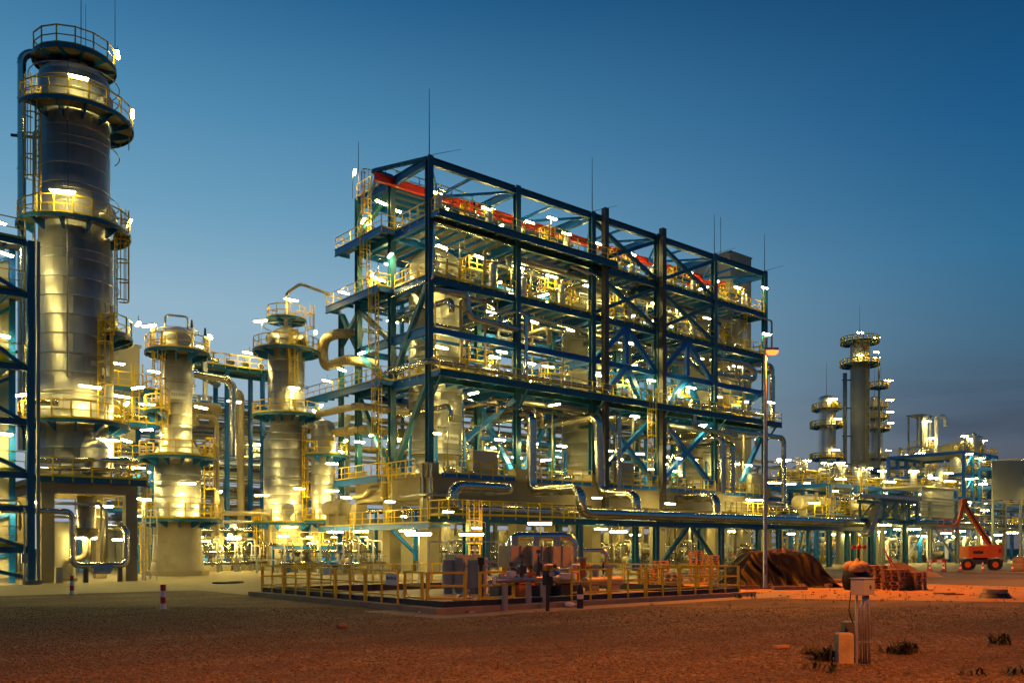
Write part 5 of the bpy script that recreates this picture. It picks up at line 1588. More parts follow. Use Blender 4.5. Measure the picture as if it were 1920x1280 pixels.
# gates in the corner
t = thing("basin_gate", "yellow gate frames standing at the open front corner of the basin", "gate", (BU0, BV0+1, 0))
for a, b in (((BU0+.05, BV0+2.2), (BU0+.05, BV0+1.2)), ((BU0+.05, BV0+.9), (BU0+1.0, BV0+.2)), ((BU0+1.5, BV0+.05), (BU0+2.9, BV0+.05))):
    mb = MB()
    for c in (a, b): mb.bar((*c, 0), (*c, 1.25), .08, up=(0, 1, 0))
    for z in (.4, .8, 1.22): mb.bar((*a, z), (*b, z), .07)
    part(t, "gate_leaf", mb, M['yellow'])

# equipment standing in the basin
def cabinet(x0, x1, y0, y1, z0, z1, label):
    t = thing("insulated_box", label, "box", ((x0+x1)/2, (y0+y1)/2, .06))
    part(t, "stand", MB().box(x0+.1, x1-.1, y0+.1, y1-.1, .06, z0), M['yellow'])
    k = max(1, round((x1-x0)/.7))
    for i in range(k):
        a, b = x0+(x1-x0)*i/k, x0+(x1-x0)*(i+1)/k
        part(t, "cladding_sheet", MB().box(a, b-.01, y0, y1, z0, z1), M['beige'])
        part(t, "corner_strip", MB().box(a-.02, a+.04, y0-.03, y0-.002, z0, z1), M['pipeclad'])
    part(t, "cap", MB().cyl(((x0+x1)/2, (y0+y1)/2, z1), ((x0+x1)/2, (y0+y1)/2, z1+.45), .18, n=12), M['pipeclad'])
cx0, cy0 = at(965, 40)
cabinet(cx0-.6, cx0+.6, cy0-.4, cy0+.4, 1.15, 2.1, "pale insulated box in the basin, left of three under the arched pipe")
cx1, cy1 = at(1005, 40.4)
cabinet(cx1-.6, cx1+.6, cy1-.4, cy1+.4, 1.15, 2.1, "pale insulated box in the basin, middle of three under the arched pipe")
cx2, cy2 = at(1043, 40.8)
cabinet(cx2-.6, cx2+.6, cy2-.4, cy2+.4, 1.15, 2.1, "pale insulated box in the basin, right of three under the arched pipe")
a_, b_ = at(957, 41.4), at(1076, 41.4)
bigpipe("silver arched pipe over the three pale boxes in the basin", [(*a_, .3), (*a_, 2.55), (*b_, 2.55), (*b_, .9)], .2, .45, seg=.7)
for i, px in enumerate((840, 862, 888, 903)):
    x, y = at(px, 38)
    t = thing("silver_canister", "upright pale canister in the basin behind the lettered sign, %s from the left" % ORD[i], "canister", (x, y, .06))
    part(t, "shell", MB().cyl((x, y, .3), (x, y, 1.5+.1*(i % 2)), .26, n=16), M['panel']); part(t, "band", MB().cyl((x, y, 1.2), (x, y, 1.26), .31, n=16), M['galv'])
    part(t, "leg", MB().cyl((x, y, .06), (x, y, .3), .2, n=10), M['grey'])
x, y = at(1093, 41)
t = thing("gate_valve", "orange gate valve with black hand wheel right of the arched pipe", "valve", (x, y, .06))
part(t, "body", MB().cyl((x, y, .5), (x, y, 1.5), .16, n=10).cyl(Vector((x, y, 1.1)), Vector((x, y, 1.1))+RD*.9, .1, n=8), M['valveo'])
c = Vector((x, y, 1.1))+RD*.95
part(t, "hand_wheel", MB().tube([c+FD*.3*math.cos(q)+Vector((0, 0, .3*math.sin(q))) for q in np.linspace(0, 2*PI, 13)[:-1]], .03, 5, closed=True).bar(c-FD*.3, c+FD*.3, .04).bar(c-Vector((0, 0, .3)), c+Vector((0, 0, .3)), .04), M['dark'])
part(t, "flange", MB().cyl((x, y, 1.5), (x, y, 1.6), .27, n=12).cyl((x, y, .4), (x, y, .5), .27, n=12), M['galv'])
pipe("small silver pipe hooking down beside the orange gate valve", [Vector((x, y, 1.9)), Vector((x, y, 1.9))+RD*1.1, Vector((x, y, .6))+RD*1.1], .09)
for i in range(9):
    px = 935+i*17; d = 37.5+(i % 3)*1.0
    x, y = at(px, d)
    pipe("thin riser with fittings in the basin, %s from the left" % ORD[i], [(x, y, .1), (x, y, .9+.18*(i % 3)), (x+.5, y, .9+.18*(i % 3))], .05, ('valveo', 'pipeclad', 'white')[i % 3], bands=0)
for i in range(4):
    x, y = at(945+i*38, 36.0)
    t = thing("pump_block", "low %s pump block on the basin floor, %s from the left" % (("grey", "orange", "grey", "black")[i], ORD[i]), "pump", (x, y, .06))
    part(t, "body", MB().box(x-.5, x+.5, y-.3, y+.3, .06, .5), M[('dgrey', 'valveo', 'dgrey', 'dark')[i]]); part(t, "motor", MB().cyl((x-.4, y, .68), (x+.4, y, .68), .2, n=12), M['pipeclad'])
x, y = at(1130, 39); hvessel((x, y, .55), 2.2, .22, "pale horizontal drum lying in the right half of the basin", 'beige', 'u', .06)
for i in range(26):
    px = rr.uniform(925, 1090); d = rr.uniform(36.5, 42); x, y = at(px, d); h = rr.uniform(.5, 1.3); e = Vector((x, y, h))+RD*rr.uniform(-.7, .7)+FD*rr.uniform(-.3, .3)
    b = MB().tube(arc_path([(x, y, .08), (x, y, h), tuple(e), (e.x, e.y, .1)], .1, 4), rr.choice((.03, .045, .06)), 7)
    b.cyl((x, y, h*.5), (x, y, h*.5+.1), .11, n=9).cyl((x, y, h*.5+.14), (x, y, h*.5+.2), .11, n=9)
    BULK.append((b, rr.choice(('pipeclad', 'galv', 'valveo', 'white', 'dgrey'))))
# pale service platform rail behind the canisters
x, y = at(870, 41)
t = thing("service_stand", "white railed stand behind the pale canisters", "stand", (x, y, .06))
mb = MB()
for s in (-1.6, -.5, .5, 1.6): mb.bar(Vector((x, y, .06))+RD*s, Vector((x, y, 2.3))+RD*s, .05)
part(t, "post", mb, M['white'], kind="stuff")
part(t, "rail", MB().bar(Vector((x, y, 2.3))-RD*1.6, Vector((x, y, 2.3))+RD*1.6, .05), M['white'])
part(t, "body", MB().box(x-.7, x+.7, y-.4, y+.4, .06, 1.7), M['panel'])
x, y = at(890, 50)
t = thing("access_ladder", "bright yellow ladder just left of the first rack column", "ladder", (x, y, 0))
ladder(t, x, y, 0, 4.2, FACE, cage=True, w=.6)

# front manifold on its stand
P0 = Vector((*at(928, 27.8), .98)); P1 = Vector((*at(1068, 31.5), .98))
pipe("dark manifold pipe on stands outside the front fence", [P0, P1], .085, 'galv', bands=.6)
t = thing("pipe_stand", "row of grey legs carrying the dark manifold pipe", "stand", tuple(P0))
for k in (.12, .42, .62):
    c = P0.lerp(P1, k)
    part(t, "leg", MB().box(c.x-.07, c.x+.07, c.y-.07, c.y+.07, 0, .88), M['grey'])
c = P0.lerp(P1, .02)
t = thing("end_flange", "pale end flange at the left tip of the manifold pipe", "flange", tuple(c))
part(t, "disc", MB().cyl(c-RD*.12, c-RD*.02, .17, n=16), M['white']); part(t, "boss", MB().cyl(c-RD*.16, c-RD*.12, .07, n=10), M['galv'])
for k, h, m in ((.2, .5, 'white'), (.33, .75, 'dgrey'), (.45, .4, 'valveo'), (.55, .9, 'dgrey'), (.78, .4, 'blue')):
    c = P0.lerp(P1, k)
    lab = {.2: "short white gauge valve at the left of the manifold pipe", .33: "tall gauge with round dial on the manifold pipe", .45: "small orange valve in the middle of the manifold pipe",
           .55: "tallest black valve actuator on the manifold pipe", .78: "small blue valve near the right end of the manifold pipe"}[k]
    t = thing("gauge_valve", lab, "valve", tuple(c))
    part(t, "body", MB().cyl(c, c+Vector((0, 0, h*.6)), .07, n=8).box(c.x-.12, c.x+.12, c.y-.1, c.y+.1, c.z+h*.25, c.z+h*.55), M[m])
    part(t, "dial", MB().cyl(c+Vector((0, 0, h))-FD*.05, c+Vector((0, 0, h))+FD*.02, .075, n=14).cyl(c+Vector((0, 0, h*.6)), c+Vector((0, 0, h-.1)), .03, n=6), M['dgrey'])
for i in range(8):
    k = .08+.11*i; c = P0.lerp(P1, k)+FD*.12
    pipe("short branch on the rear of the manifold pipe, %s from the left" % ORD[i], [c, c+Vector((0, 0, .22+.1*(i % 3))), c+FD*.5+Vector((0, 0, .22+.1*(i % 3)))], .035, ('galv', 'valveo', 'white', 'galv')[i % 4], bands=0)
c = P0.lerp(P1, .93)
t = thing("round_tank_cap", "pale domed cap at the right end of the manifold pipe", "cap", tuple(c))
part(t, "rim", MB().cyl(c-Vector((0, 0, .06)), c+Vector((0, 0, .14)), .38, n=20), M['sign']); part(t, "bowl", MB().cyl(c-Vector((0, 0, .2)), c-Vector((0, 0, .06)), .15, .37, n=20), M['grey'])
x, y = at(1088, 29.4)
t = thing("barrier_post", "stubby dark bollard with pale band outside the front fence", "bollard", (x, y, 0))
part(t, "lower", MB().cyl((x, y, 0), (x, y, .32), .11, n=12), M['dark']); part(t, "band", MB().cyl((x, y, .32), (x, y, .47), .112, n=12), M['sign'])
part(t, "upper", MB().cyl((x, y, .47), (x, y, .66), .11, n=12).cyl((x, y, .66), (x, y, .8), .11, .04, n=12), M['dark'])
x, y = at(902, 29.0)
t = thing("valve_stem_post", "slim black valve post at the front corner of the basin", "post", (x, y, .17))
part(t, "post", MB().cyl((x, y, .1), (x, y, 1.6), .07, n=8), M['dark']); part(t, "head", MB().cyl((x, y, 1.45), (x, y, 1.7), .12, n=10), M['dark'])
part(t, "arm", MB().cyl(Vector((x, y, 1.55)), Vector((x, y, 1.55))+RD*.5, .05, n=8), M['galv'])
x, y = at(1027, 28.2)
t = thing("valve_actuator", "black actuator box on a post in front of the manifold pipe", "actuator", (x, y, 0))
part(t, "post", MB().cyl((x, y, 0), (x, y, .8), .06, n=8), M['dark']); part(t, "box", MB().box(x-.13, x+.13, y-.1, y+.1, .82, 1.3), M['dark'])
c = Vector((x, y, 1.18))-FD*.12+RD*.12
part(t, "dial", MB().cyl(c, c-FD*.08, .09, n=14), M['grey'])
# pallet with scrap at the corner
def pallet_mesh():
    mb = MB()
    for i in range(6): mb.box(-.6, .6, -.4+i*.145, -.4+i*.145+.1, .118, .14)
    return mb
def pallet(loc, rz, label, group, n=1, scale=1.0):
    t = thing("pallet", label, "pallet", loc, group)
    part(t, "runner", MB(), M['wood']) if False else None
    off = Vector(loc)
    ca, sa = math.cos(rz), math.sin(rz)
    def tr(mb):
        mb.v = [(off.x+x*ca-y*sa, off.y+x*sa+y*ca, off.z+z) for x, y, z in mb.v]; return mb
    for i in range(6): part(t, "plank", tr(MB().box(-.6, .6, -.4+i*.145, -.4+i*.145+.1, .118, .14)), M['wood'])
    for y in (-.35, 0, .35):
        part(t, "runner", tr(MB().box(-.6, .6, y-.05, y+.05, 0, .02)), M['wood'])
        for x in (-.52, 0, .52): part(t, "block", tr(MB().box(x-.07, x+.07, y-.05, y+.05, .02, .1)), M['wood'])
    for x in (-.52, 0, .52): part(t, "bearer", tr(MB().box(x-.07, x+.07, -.4, .4, .1, .118)), M['wood'])
    return t
PLM = {}
def pallet_stack(px, d, n, rz, where, group, jit=.03):
    x, y = at(px, d)
    for k in range(n):
        lab = "wooden pallet, %s in the stack %s" % (ORD[k] if k < n-1 else "topmost", where)
        loc = (x+rr.uniform(-jit, jit), y+rr.uniform(-jit, jit), .005+k*.143)
        if 'm' not in PLM:
            PLM['m'] = pallet((0, 0, 0), 0, lab, group); o = PLM['m']; o.location = loc
        else: o = clone(PLM['m'], loc, label=lab, group=group)
        o.rotation_euler = (0, 0, rz+rr.uniform(-.04, .04))
x, y = at(872, 28.6)
pallet_stack(872, 28.8, 1, .64, "at the front corner of the basin", "pallets in the yard")
PLM['m']["label"] = "single flat pallet below the lettered sign at the basin corner"; PLM['m'].location.z = .176
t = thing("scrap_bundle", "small heap of grey tubing on the flat pallet", "scrap", (*at(868, 28.8), .32))
for i in range(4):
    part(t, "tube", MB().tube(arc_path([(x-.5+i*.1, y+.1*i, .34), (x-.2+i*.12, y, .45+.1*i), (x+.3, y+.05*i, .36)], .1), .025, 6), M['galv'])
pallet_stack(1645, 44.0, 8, .3, "behind the tied sack", "pallets in the yard")
pallet_stack(1680, 42.2, 7, .1, "in the middle of the right yard group", "pallets in the yard")
pallet_stack(1712, 42.6, 6, .05, "at the right end of the right yard group", "pallets in the yard")
pallet_stack(1305, 52, 13, .7, "behind the fence, tallest left of the tarpaulin", "pallets in the yard")
pallet_stack(1335, 53, 11, .7, "half hidden by the tarpaulin edge", "pallets in the yard")
pallet_stack(1240, 50, 9, .65, "behind the fence, second left of the tarpaulin", "pallets in the yard")
pallet_stack(1212, 48, 6, .6, "behind the fence, lowest and leftmost", "pallets in the yard")
pallet_stack(1265, 46.5, 5, .6, "just behind the fence by its gate", "pallets in the yard")
t = thing("timber_bundle", "dark flat timber bundle beyond the tarpaulin heap", "timber", (*at(1570, 52), 0))
x, y = at(1568, 52)
for i in range(4): part(t, "plank", MB().bar((x-1.2, y-.3+i*.25, .12), (x+1.4, y-.6+i*.25, .12), .2, .12), M['wood'])

# tarpaulin heap
from mathutils import noise as mnoise
def tarp():
    c = Vector((*at(1452, 46.5), 0))
    nx, ny = 150, 90
    W_, D_ = 6.4, 4.0
    vs = []
    for j in range(ny+1):
        for i in range(nx+1):
            a = i/nx*2-1; b = j/ny*2-1
            rr_ = (abs(a)**5+abs(b)**5)**.2
            # goods of unequal height under the sheet
            top = 1.72+.30*mnoise.noise(Vector((a*1.7+3, b*1.3, .5)))+.16*mnoise.noise(Vector((a*4.2, b*3.1, 7)))-.30*max(0, -a-.3)-.12*max(0, a-.5)
            k = min(1.0, max(0.0, (rr_-.50)/.5))
            z = top*(1-(k*k*(3-2*k))**.82)
            s = W_/2*a; q = D_/2*b
            tang = a*2.2 if abs(b) > abs(a) else b*1.5+3
            sk = tang+z*.33+.25*mnoise.noise(Vector((tang*1.3, z, 2)))
            ridge = 1-abs(mnoise.noise(Vector((sk*3.1, z*.35, 11.0))))*2.6
            fine = 1-abs(mnoise.noise(Vector((sk*8.5+z*1.3, z*.8, 4.0))))*2.4
            f = (.24*ridge+.055*fine-.14)*min(1, k*2.2)*(1 if z > .02 else .6)
            d = 1+f/max(.8, math.hypot(s, q))
            z += (.05*fine+.04*ridge)*(1-k)
            p = c+RD*(s*d)+FD*(q*d)
            vs.append((p.x, p.y, max(z, .012+.03*abs(f))))
    fs = [(j*(nx+1)+i, j*(nx+1)+i+1, (j+1)*(nx+1)+i+1, (j+1)*(nx+1)+i) for j in range(ny) for i in range(nx)]
    t = thing("tarpaulin_heap", "big heap of goods under creased black tarpaulin beside the lamp post", "tarpaulin", tuple(c))
    part(t, "sheet", MB().add(vs, fs, True), M['tarp'])
    for i, (s, q) in enumerate(((-2.4, -1.9), (-.9, -2.05), (.8, -2.0), (2.2, -1.8))):
        p = c+RD*s+FD*q
        part(t, "weight", MB().box(p.x-.2, p.x+.2, p.y-.12, p.y+.12, .02, .2), M['kerb'])
    return c
tc = tarp()
for i, (s, q, lab) in enumerate(((-.6, .2, "orange plank lying flat on the tarpaulin heap"), (.6, -.1, "broad pale board on the right top of the tarpaulin heap"), (-1.9, .1, "short stick on the left top of the tarpaulin heap"))):
    p = tc+RD*s+FD*q+Vector((0, 0, (1.82, 1.78, 1.62)[i]))
    solo("board", lab, "board", MB().bar(p-RD*(.7, .8, .4)[i], p+RD*(.7, .8, .4)[i]+FD*.2, (.25, .6, .1)[i], .07), M['wood'], base=tuple(p))
pp = clone(PLM['m'], tuple(tc+RD*.35+FD*.1+Vector((0, 0, 1.8))), rz=-.6, label="loose pallet lying on top of the tarpaulin heap", group="pallets in the yard")
for i, (px, d, lab) in enumerate(((1392, 43.2, "flat plank stack on the ground below the tarpaulin heap"), (1480, 42.6, "flat board on the ground in front of the tarpaulin heap"))):
    x, y = at(px, d)
    solo("plank", lab, "plank", MB().bar(Vector((x, y, .1))-RD*.8, Vector((x, y, .1))+RD*.8, .5, .16), M['wood'], base=(x, y, 0))

# sodium street lamps
def street_lamp(x, y, label, h=11.8, bowl="sodium"):
    t = thing("street_lamp", label, "street lamp", (x, y, 0), "sodium street lamps")
    part(t, "pole", MB().cyl((x, y, 0), (x, y, h), .11, .065, n=12), M['galv'])
    part(t, "base_plate", MB().box(x-.22, x+.22, y-.22, y+.22, 0, .05), M['dgrey'])
    part(t, "access_door", MB().bar(Vector((x, y, .7))-FD*.1, Vector((x, y, 1.2))-FD*.1, .1, .04), M['dgrey'])
    p = Vector((x, y, h))
    hd = part(t, "lamp_head", MB().bar(p-RD*.1, p+RD*.62, .3, .12), M['grey'])
    mb = MB()
    vs = []
    c = p+RD*.33-Vector((0, 0, .062))
    for j, (k, zz) in enumerate(((1, 0), (.92, -.08), (.6, -.15), (.05, -.17))):
        for i in range(12):
            q = 2*PI*i/12
            r = c+RD*(.33*k*math.cos(q))+FD*(.17*k*math.sin(q))+Vector((0, 0, zz*1.3)); vs.append(tuple(r))
    mb.add(vs, [(j*12+i, j*12+(i+1) % 12, (j+1)*12+(i+1) % 12, (j+1)*12+i) for j in range(3) for i in range(12)], True)
    part(hd, "lamp_bowl", mb, M['sodium'])
    ld = bpy.data.lights.new("sodium_light", 'SPOT')
    ld.energy = SODIUM*(1.0 if bowl == "sodium" else 1.0)
    ld.color = (1.0, .225, .004); ld.spot_size = math.radians(152); ld.spot_blend = .55; ld.shadow_soft_size = .14
    lo = bpy.data.objects.new("sodium_light", ld); COL.objects.link(lo); lo.parent = t
    lo.location = tuple(c-Vector((x, y, .19)))
    part(t, "photocell", MB().cyl(p+Vector((0, 0, .06)), p+Vector((0, 0, .4)), .05, n=8).box(x-.09, x+.09, y-.09, y+.09, h+.4, h+.6), M['sign'])
    return t
street_lamp(-2.32, -32.42, "tall street lamp with glowing orange head beside the tarpaulin heap")
street_lamp(-32.4, -57.6, "street lamp with orange head beside the viewpoint, outside the picture", bowl="sodium_dim")
street_lamp(27.7, -36.3, "street lamp with orange head beyond the right edge, outside the picture")

# electrical box on conduits
E0 = Vector((*at(1622, 15.35), 0))
t = thing("electric_box", "grey electrical box standing on bent metal conduits in the foreground gravel", "electrical box", tuple(E0))
def P_(s, q, z): return E0+RD*s+FD*q+Vector((0, 0, z))
def obox(s0, s1, q0, q1, z0, z1):
    vs = [tuple(P_(s, q, z)) for z in (z0, z1) for s, q in ((s0, q0), (s1, q0), (s1, q1), (s0, q1))]
    return MB().add(vs, [(3, 2, 1, 0), (4, 5, 6, 7), (0, 1, 5, 4), (1, 2, 6, 5), (2, 3, 7, 6), (3, 0, 4, 7)])
R5 = RD; 
def rbox(s0, s1, q0, q1, z0, z1, a=.62):
    ca, sa = math.cos(a), math.sin(a)
    vs = []
    for z in (z0, z1):
        for s, q in ((s0, q0), (s1, q0), (s1, q1), (s0, q1)):
            vs.append(tuple(P_(s*ca-q*sa, s*sa+q*ca, z)))
    return MB().add(vs, [(3, 2, 1, 0), (4, 5, 6, 7), (0, 1, 5, 4), (1, 2, 6, 5), (2, 3, 7, 6), (3, 0, 4, 7)])
bx = part(t, "box", rbox(-.19, .13, -.10, .15, 1.19, 1.47), M['grey'])
part(t, "lid", rbox(-.205, .145, -.115, .165, 1.472, 1.487), M['grey'])
part(bx, "latch", rbox(-.02, .02, -.112, -.101, 1.30, 1.36), M['dgrey'])
part(t, "post", obox(-.16, -.12, .0, .04, 0, 1.4), M['galv'])
for i in range(4):
    s = -.075+i*.048
    part(t, "conduit", MB().tube(arc_path([P_(s, -.02*(i % 2), 0), P_(s, -.02*(i % 2), .95), P_(.0+.03*i-.03, .0, 1.08), P_(.0+.03*i-.03, 0, 1.2)], .1), .018, 8), M['galv'])
    part(t, "coupling", MB().cyl(P_(s, -.02*(i % 2), .93), P_(s, -.02*(i % 2), .98), .026, n=8).cyl(P_(s, -.02*(i % 2), .36), P_(s, -.02*(i % 2), .385), .024, n=8), M['galv'])
part(t, "cable", MB().tube(arc_path([P_(-.2, .1, 1.3), P_(-.26, .05, .9), P_(-.2, .02, .7)], .1), .012, 6), M['dark'])
part(t, "clamp_bar", MB().bar(P_(-.16, .02, .37), P_(.1, .02, .37), .02), M['galv'])
B0 = Vector((*at(1583, 15.4), 0))
t = thing("marker_block", "short pale concrete marker block beside the electrical box", "block", tuple(B0))
part(t, "block", MB().add([tuple(B0+RD*s+FD*q+Vector((0, 0, z))) for z in (0, .5) for s, q in ((-.13, -.1), (.13, -.1), (.13, .1), (-.13, .1))], [(3, 2, 1, 0), (4, 5, 6, 7), (0, 1, 5, 4), (1, 2, 6, 5), (2, 3, 7, 6), (3, 0, 4, 7)]), M['kerb'])
part(t, "cap", MB().add([tuple(B0+RD*s+FD*q+Vector((0, 0, z))) for z, k in ((.501, 1.0), (.53, .85)) for s, q in ((-.13*k, -.1*k), (.13*k, -.1*k), (.13*k, .1*k), (-.13*k, .1*k))], [(4, 5, 6, 7), (0, 1, 5, 4), (1, 2, 6, 5), (2, 3, 7, 6), (3, 0, 4, 7)]), M['kerb'])
B1 = Vector((*at(1592, 16.6), 0))
solo("marker_block", "darker concrete block half hidden behind the pale marker block", "block", MB().add([tuple(B1+RD*s+FD*q+Vector((0, 0, z))) for z in (0, .62) for s, q in ((-.12, -.1), (.14, -.1), (.14, .1), (-.12, .1))], [(3, 2, 1, 0), (4, 5, 6, 7), (0, 1, 5, 4), (1, 2, 6, 5), (2, 3, 7, 6), (3, 0, 4, 7)]), M['dgrey'], base=tuple(B1))

# tied sacks
def sack(px, d, label, s=1.0):
    x, y = at(px, d)
    t = thing("bulk_sack", label, "sack", (x, y, 0))
    mb = MB(); n = 28
    prof = [(.02, 0), (.55, .0), (.64, .15), (.66, .5), (.60, .8), (.56, .86)]
    rs = random.Random(int(px))
    vs = []
    for r, z in prof:
        for i in range(n):
            a = 2*PI*i/n
            q = r*(1+.035*math.sin(5*a+z*3)+.02*rs.uniform(-1, 1))
            vs.append((x+s*q*math.cos(a), y+s*q*math.sin(a), s*z))
    mb.add(vs, [(j*n+i, j*n+(i+1) % n, (j+1)*n+(i+1) % n, (j+1)*n+i) for j in range(len(prof)-1) for i in range(n)], True)
    part(t, "body", mb, M['tarp' if s > .9 else 'bag'])
    for k in range(4):
        mb = MB()
        a = k*PI/2+.5
        c = Vector((x+s*.27*math.cos(a), y+s*.27*math.sin(a), s*(1.0+.06*(k % 2))))
        mb.sphere((c.x, c.y, c.z), s*.35, 14, 9, .95)
        mb.v = [(vx+.02*math.sin(vz*30+vx*9), vy+.02*math.sin(vz*25), vz) for vx, vy, vz in mb.v]
        part(t, "flap", mb, M['bag'])
    part(t, "knot", MB().cyl((x, y, s*1.15), (x+.06, y, s*1.52), s*.24, s*.05, n=9), M['bag'])
sack(1606, 42.5, "black bulk sack with bulging tied tan top behind the electrical box")
sack(1912, 76, "pale tied bulk sack at the right edge of the yard", .9)
x, y = at(1610, 44)
t = thing("signal_lamp", "post with three small red signal lamps above the tied sack", "signal", (x, y, 0))
part(t, "post", MB().cyl((x, y, 0), (x, y, 2.15), .06, n=8), M['dark'])
part(t, "crossbar", MB().bar(Vector((x, y, 2.05))-RD*.3, Vector((x, y, 2.05))+RD*.3, .06), M['dark'])
for s in (-.26, 0, .26):
    c = Vector((x, y, 2.05))+RD*s
    part(t, "lens", MB().cyl(c-FD*.1, c-FD*.02, .11, n=12), M['redp'])
# sand heap, ring, cones, tape and boards
def heap(px, d, r, h, label, m):
    x, y = at(px, d); rs = random.Random(int(px)); vs = []; n, k = 32, 10
    for j in range(k+1):
        for i in range(n):
            a = 2*PI*i/n; q = r*j/k
            z = h*math.cos(PI/2*(j/k)**.9)*(1+.08*rs.uniform(-1, 1)*(0 < j < k))
            vs.append((x+q*math.cos(a)*(1+.05*math.sin(3*a)), y+q*math.sin(a), max(0, z)))
    solo("sand_heap", label, "heap", MB().add(vs, [(j*n+i, j*n+(i+1) % n, (j+1)*n+(i+1) % n, (j+1)*n+i) for j in range(k) for i in range(n)], True), M[m], base=(x, y, 0))
heap(1686, 58, 1.75, 1.05, "brown rounded sand heap behind the pallet stacks", 'soil')
heap(1735, 62, 1.2, .45, "low pale heap of wrapping right of the sand heap", 'bag')
x, y = at(1866, 35.6)
t = thing("manhole_ring", "low concrete manhole ring on a dark collar in the gravel", "manhole", (x, y, 0))
part(t, "collar", MB().lathe((x, y), [(.62, 0), (.5, .2), (.01, .2)], 24), M['dark']); part(t, "ring", MB().cyl((x, y, .2), (x, y, .36), .46, n=24), M['kerb'])
def cone(px, d, lab):
    x, y = at(px, d)
    t = thing("traffic_cone", lab, "cone", (x, y, 0), "traffic cones round the lift")
    part(t, "base", MB().box(x-.2, x+.2, y-.2, y+.2, 0, .05), M['dark'])
    for k in range(4):
        part(t, "band", MB().cyl((x, y, .05+k*.19), (x, y, .05+(k+1)*.19), .16-.033*k, .16-.033*(k+1), n=12), M['redp' if k % 2 == 0 else 'white'])
for px, lab in ((1744, "left of the low barrier"), (1769, "right of the low barrier"), (1801, "by the left front wheel of the lift"), (1843, "in front of the lift chassis"), (1899, "beside the pale sack at the right")):
    cone(px, 76, "red and white traffic cone "+lab)
x, y = at(1757, 80)
t = thing("barrier", "low red and white barrier between two cones left of the lift", "barrier", (x, y, 0))
for k in range(4): part(t, "board", MB().bar(Vector((x, y, .85))+RD*(-.9+k*.45), Vector((x, y, .85))+RD*(-.45+k*.45-.01), .05, .25), M['redp' if k % 2 else 'white'])
for s in (-.8, .8): part(t, "leg", MB().bar(Vector((x, y, 0))+RD*s, Vector((x, y, .8))+RD*s, .07), M['dgrey'])
for i, (px, d, w, lab) in enumerate(((1772, 38.5, 1.0, "thin dark board on the ground left of the manhole ring"), (1790, 37.6, .9, "darker batten nearest the manhole ring"), (1588, 22.0, .35, "tiny board lying on gravel behind the electrical box"), (1467, 17.6, .3, "flat pale stone slab on the gravel left of the marker block"))):
    x, y = at(px, d); solo("board", lab, "board", MB().bar(Vector((x, y, .04))-RD*w/2, Vector((x, y, .04))+RD*w/2+FD*.15, .12, .05), M['wood'], base=(x, y, 0))
x, y = at(1740, 56)
t = thing("loose_rods", "two crossed reddish rods standing behind the pallet stacks", "rod", (x, y, 0))
part(t, "rod", MB().bar((x-1.6, y+1.3, .2), (x-1.9, y+1.9, 2.0), .06), M['redp']); part(t, "rod", MB().bar((x-1.2, y+1.0, .2), (x-2.0, y+1.7, 1.6), .06), M['redp'])
x, y = at(640, 22.2)
mb = MB().sphere((x, y, .05), .14, 9, 6, .55)
mb.v = [(vx+.03*math.sin(vz*60+vx*40), vy, max(vz, 0)) for vx, vy, vz in mb.v]
solo("rock", "single dark rock on the lit gravel in front of the basin", "rock", mb, M['soil'], base=(x, y, 0))
t = thing("hose_coil", "black hose lying on the paving left of the basin", "hose", (*at(427, 50), 0))
x, y = at(427, 50)
part(t, "hose", MB().tube([(x+.9*math.cos(q)*(1-.02*q), y+.35*math.sin(q), .06+.02*math.sin(q*2.3)) for q in np.linspace(0, 11, 44)], .045, 6), M['dark'])
tp = [Vector((*at(785+i*9.5, 27.4+.2*math.sin(i)), .02+.03*(i % 2))) for i in range(12)]
t = thing("barrier_tape", "red and white tape lying along the kerb near the front corner", "tape", tuple(tp[0]))
for i in range(11): part(t, "strip", MB().bar(tp[i], tp[i+1], .035, .035), M['redp' if i % 2 else 'white'])
t = thing("litter_bag", "crumpled pale plastic at the foot of the dark bollard", "litter", (*at(1068, 30), 0))
x, y = at(1068, 30)
part(t, "sheet", MB().sphere((x, y, .08), .2, 9, 5, .5).sphere((x+.3, y-.15, .07), .15, 9, 5, .5), M['white'])

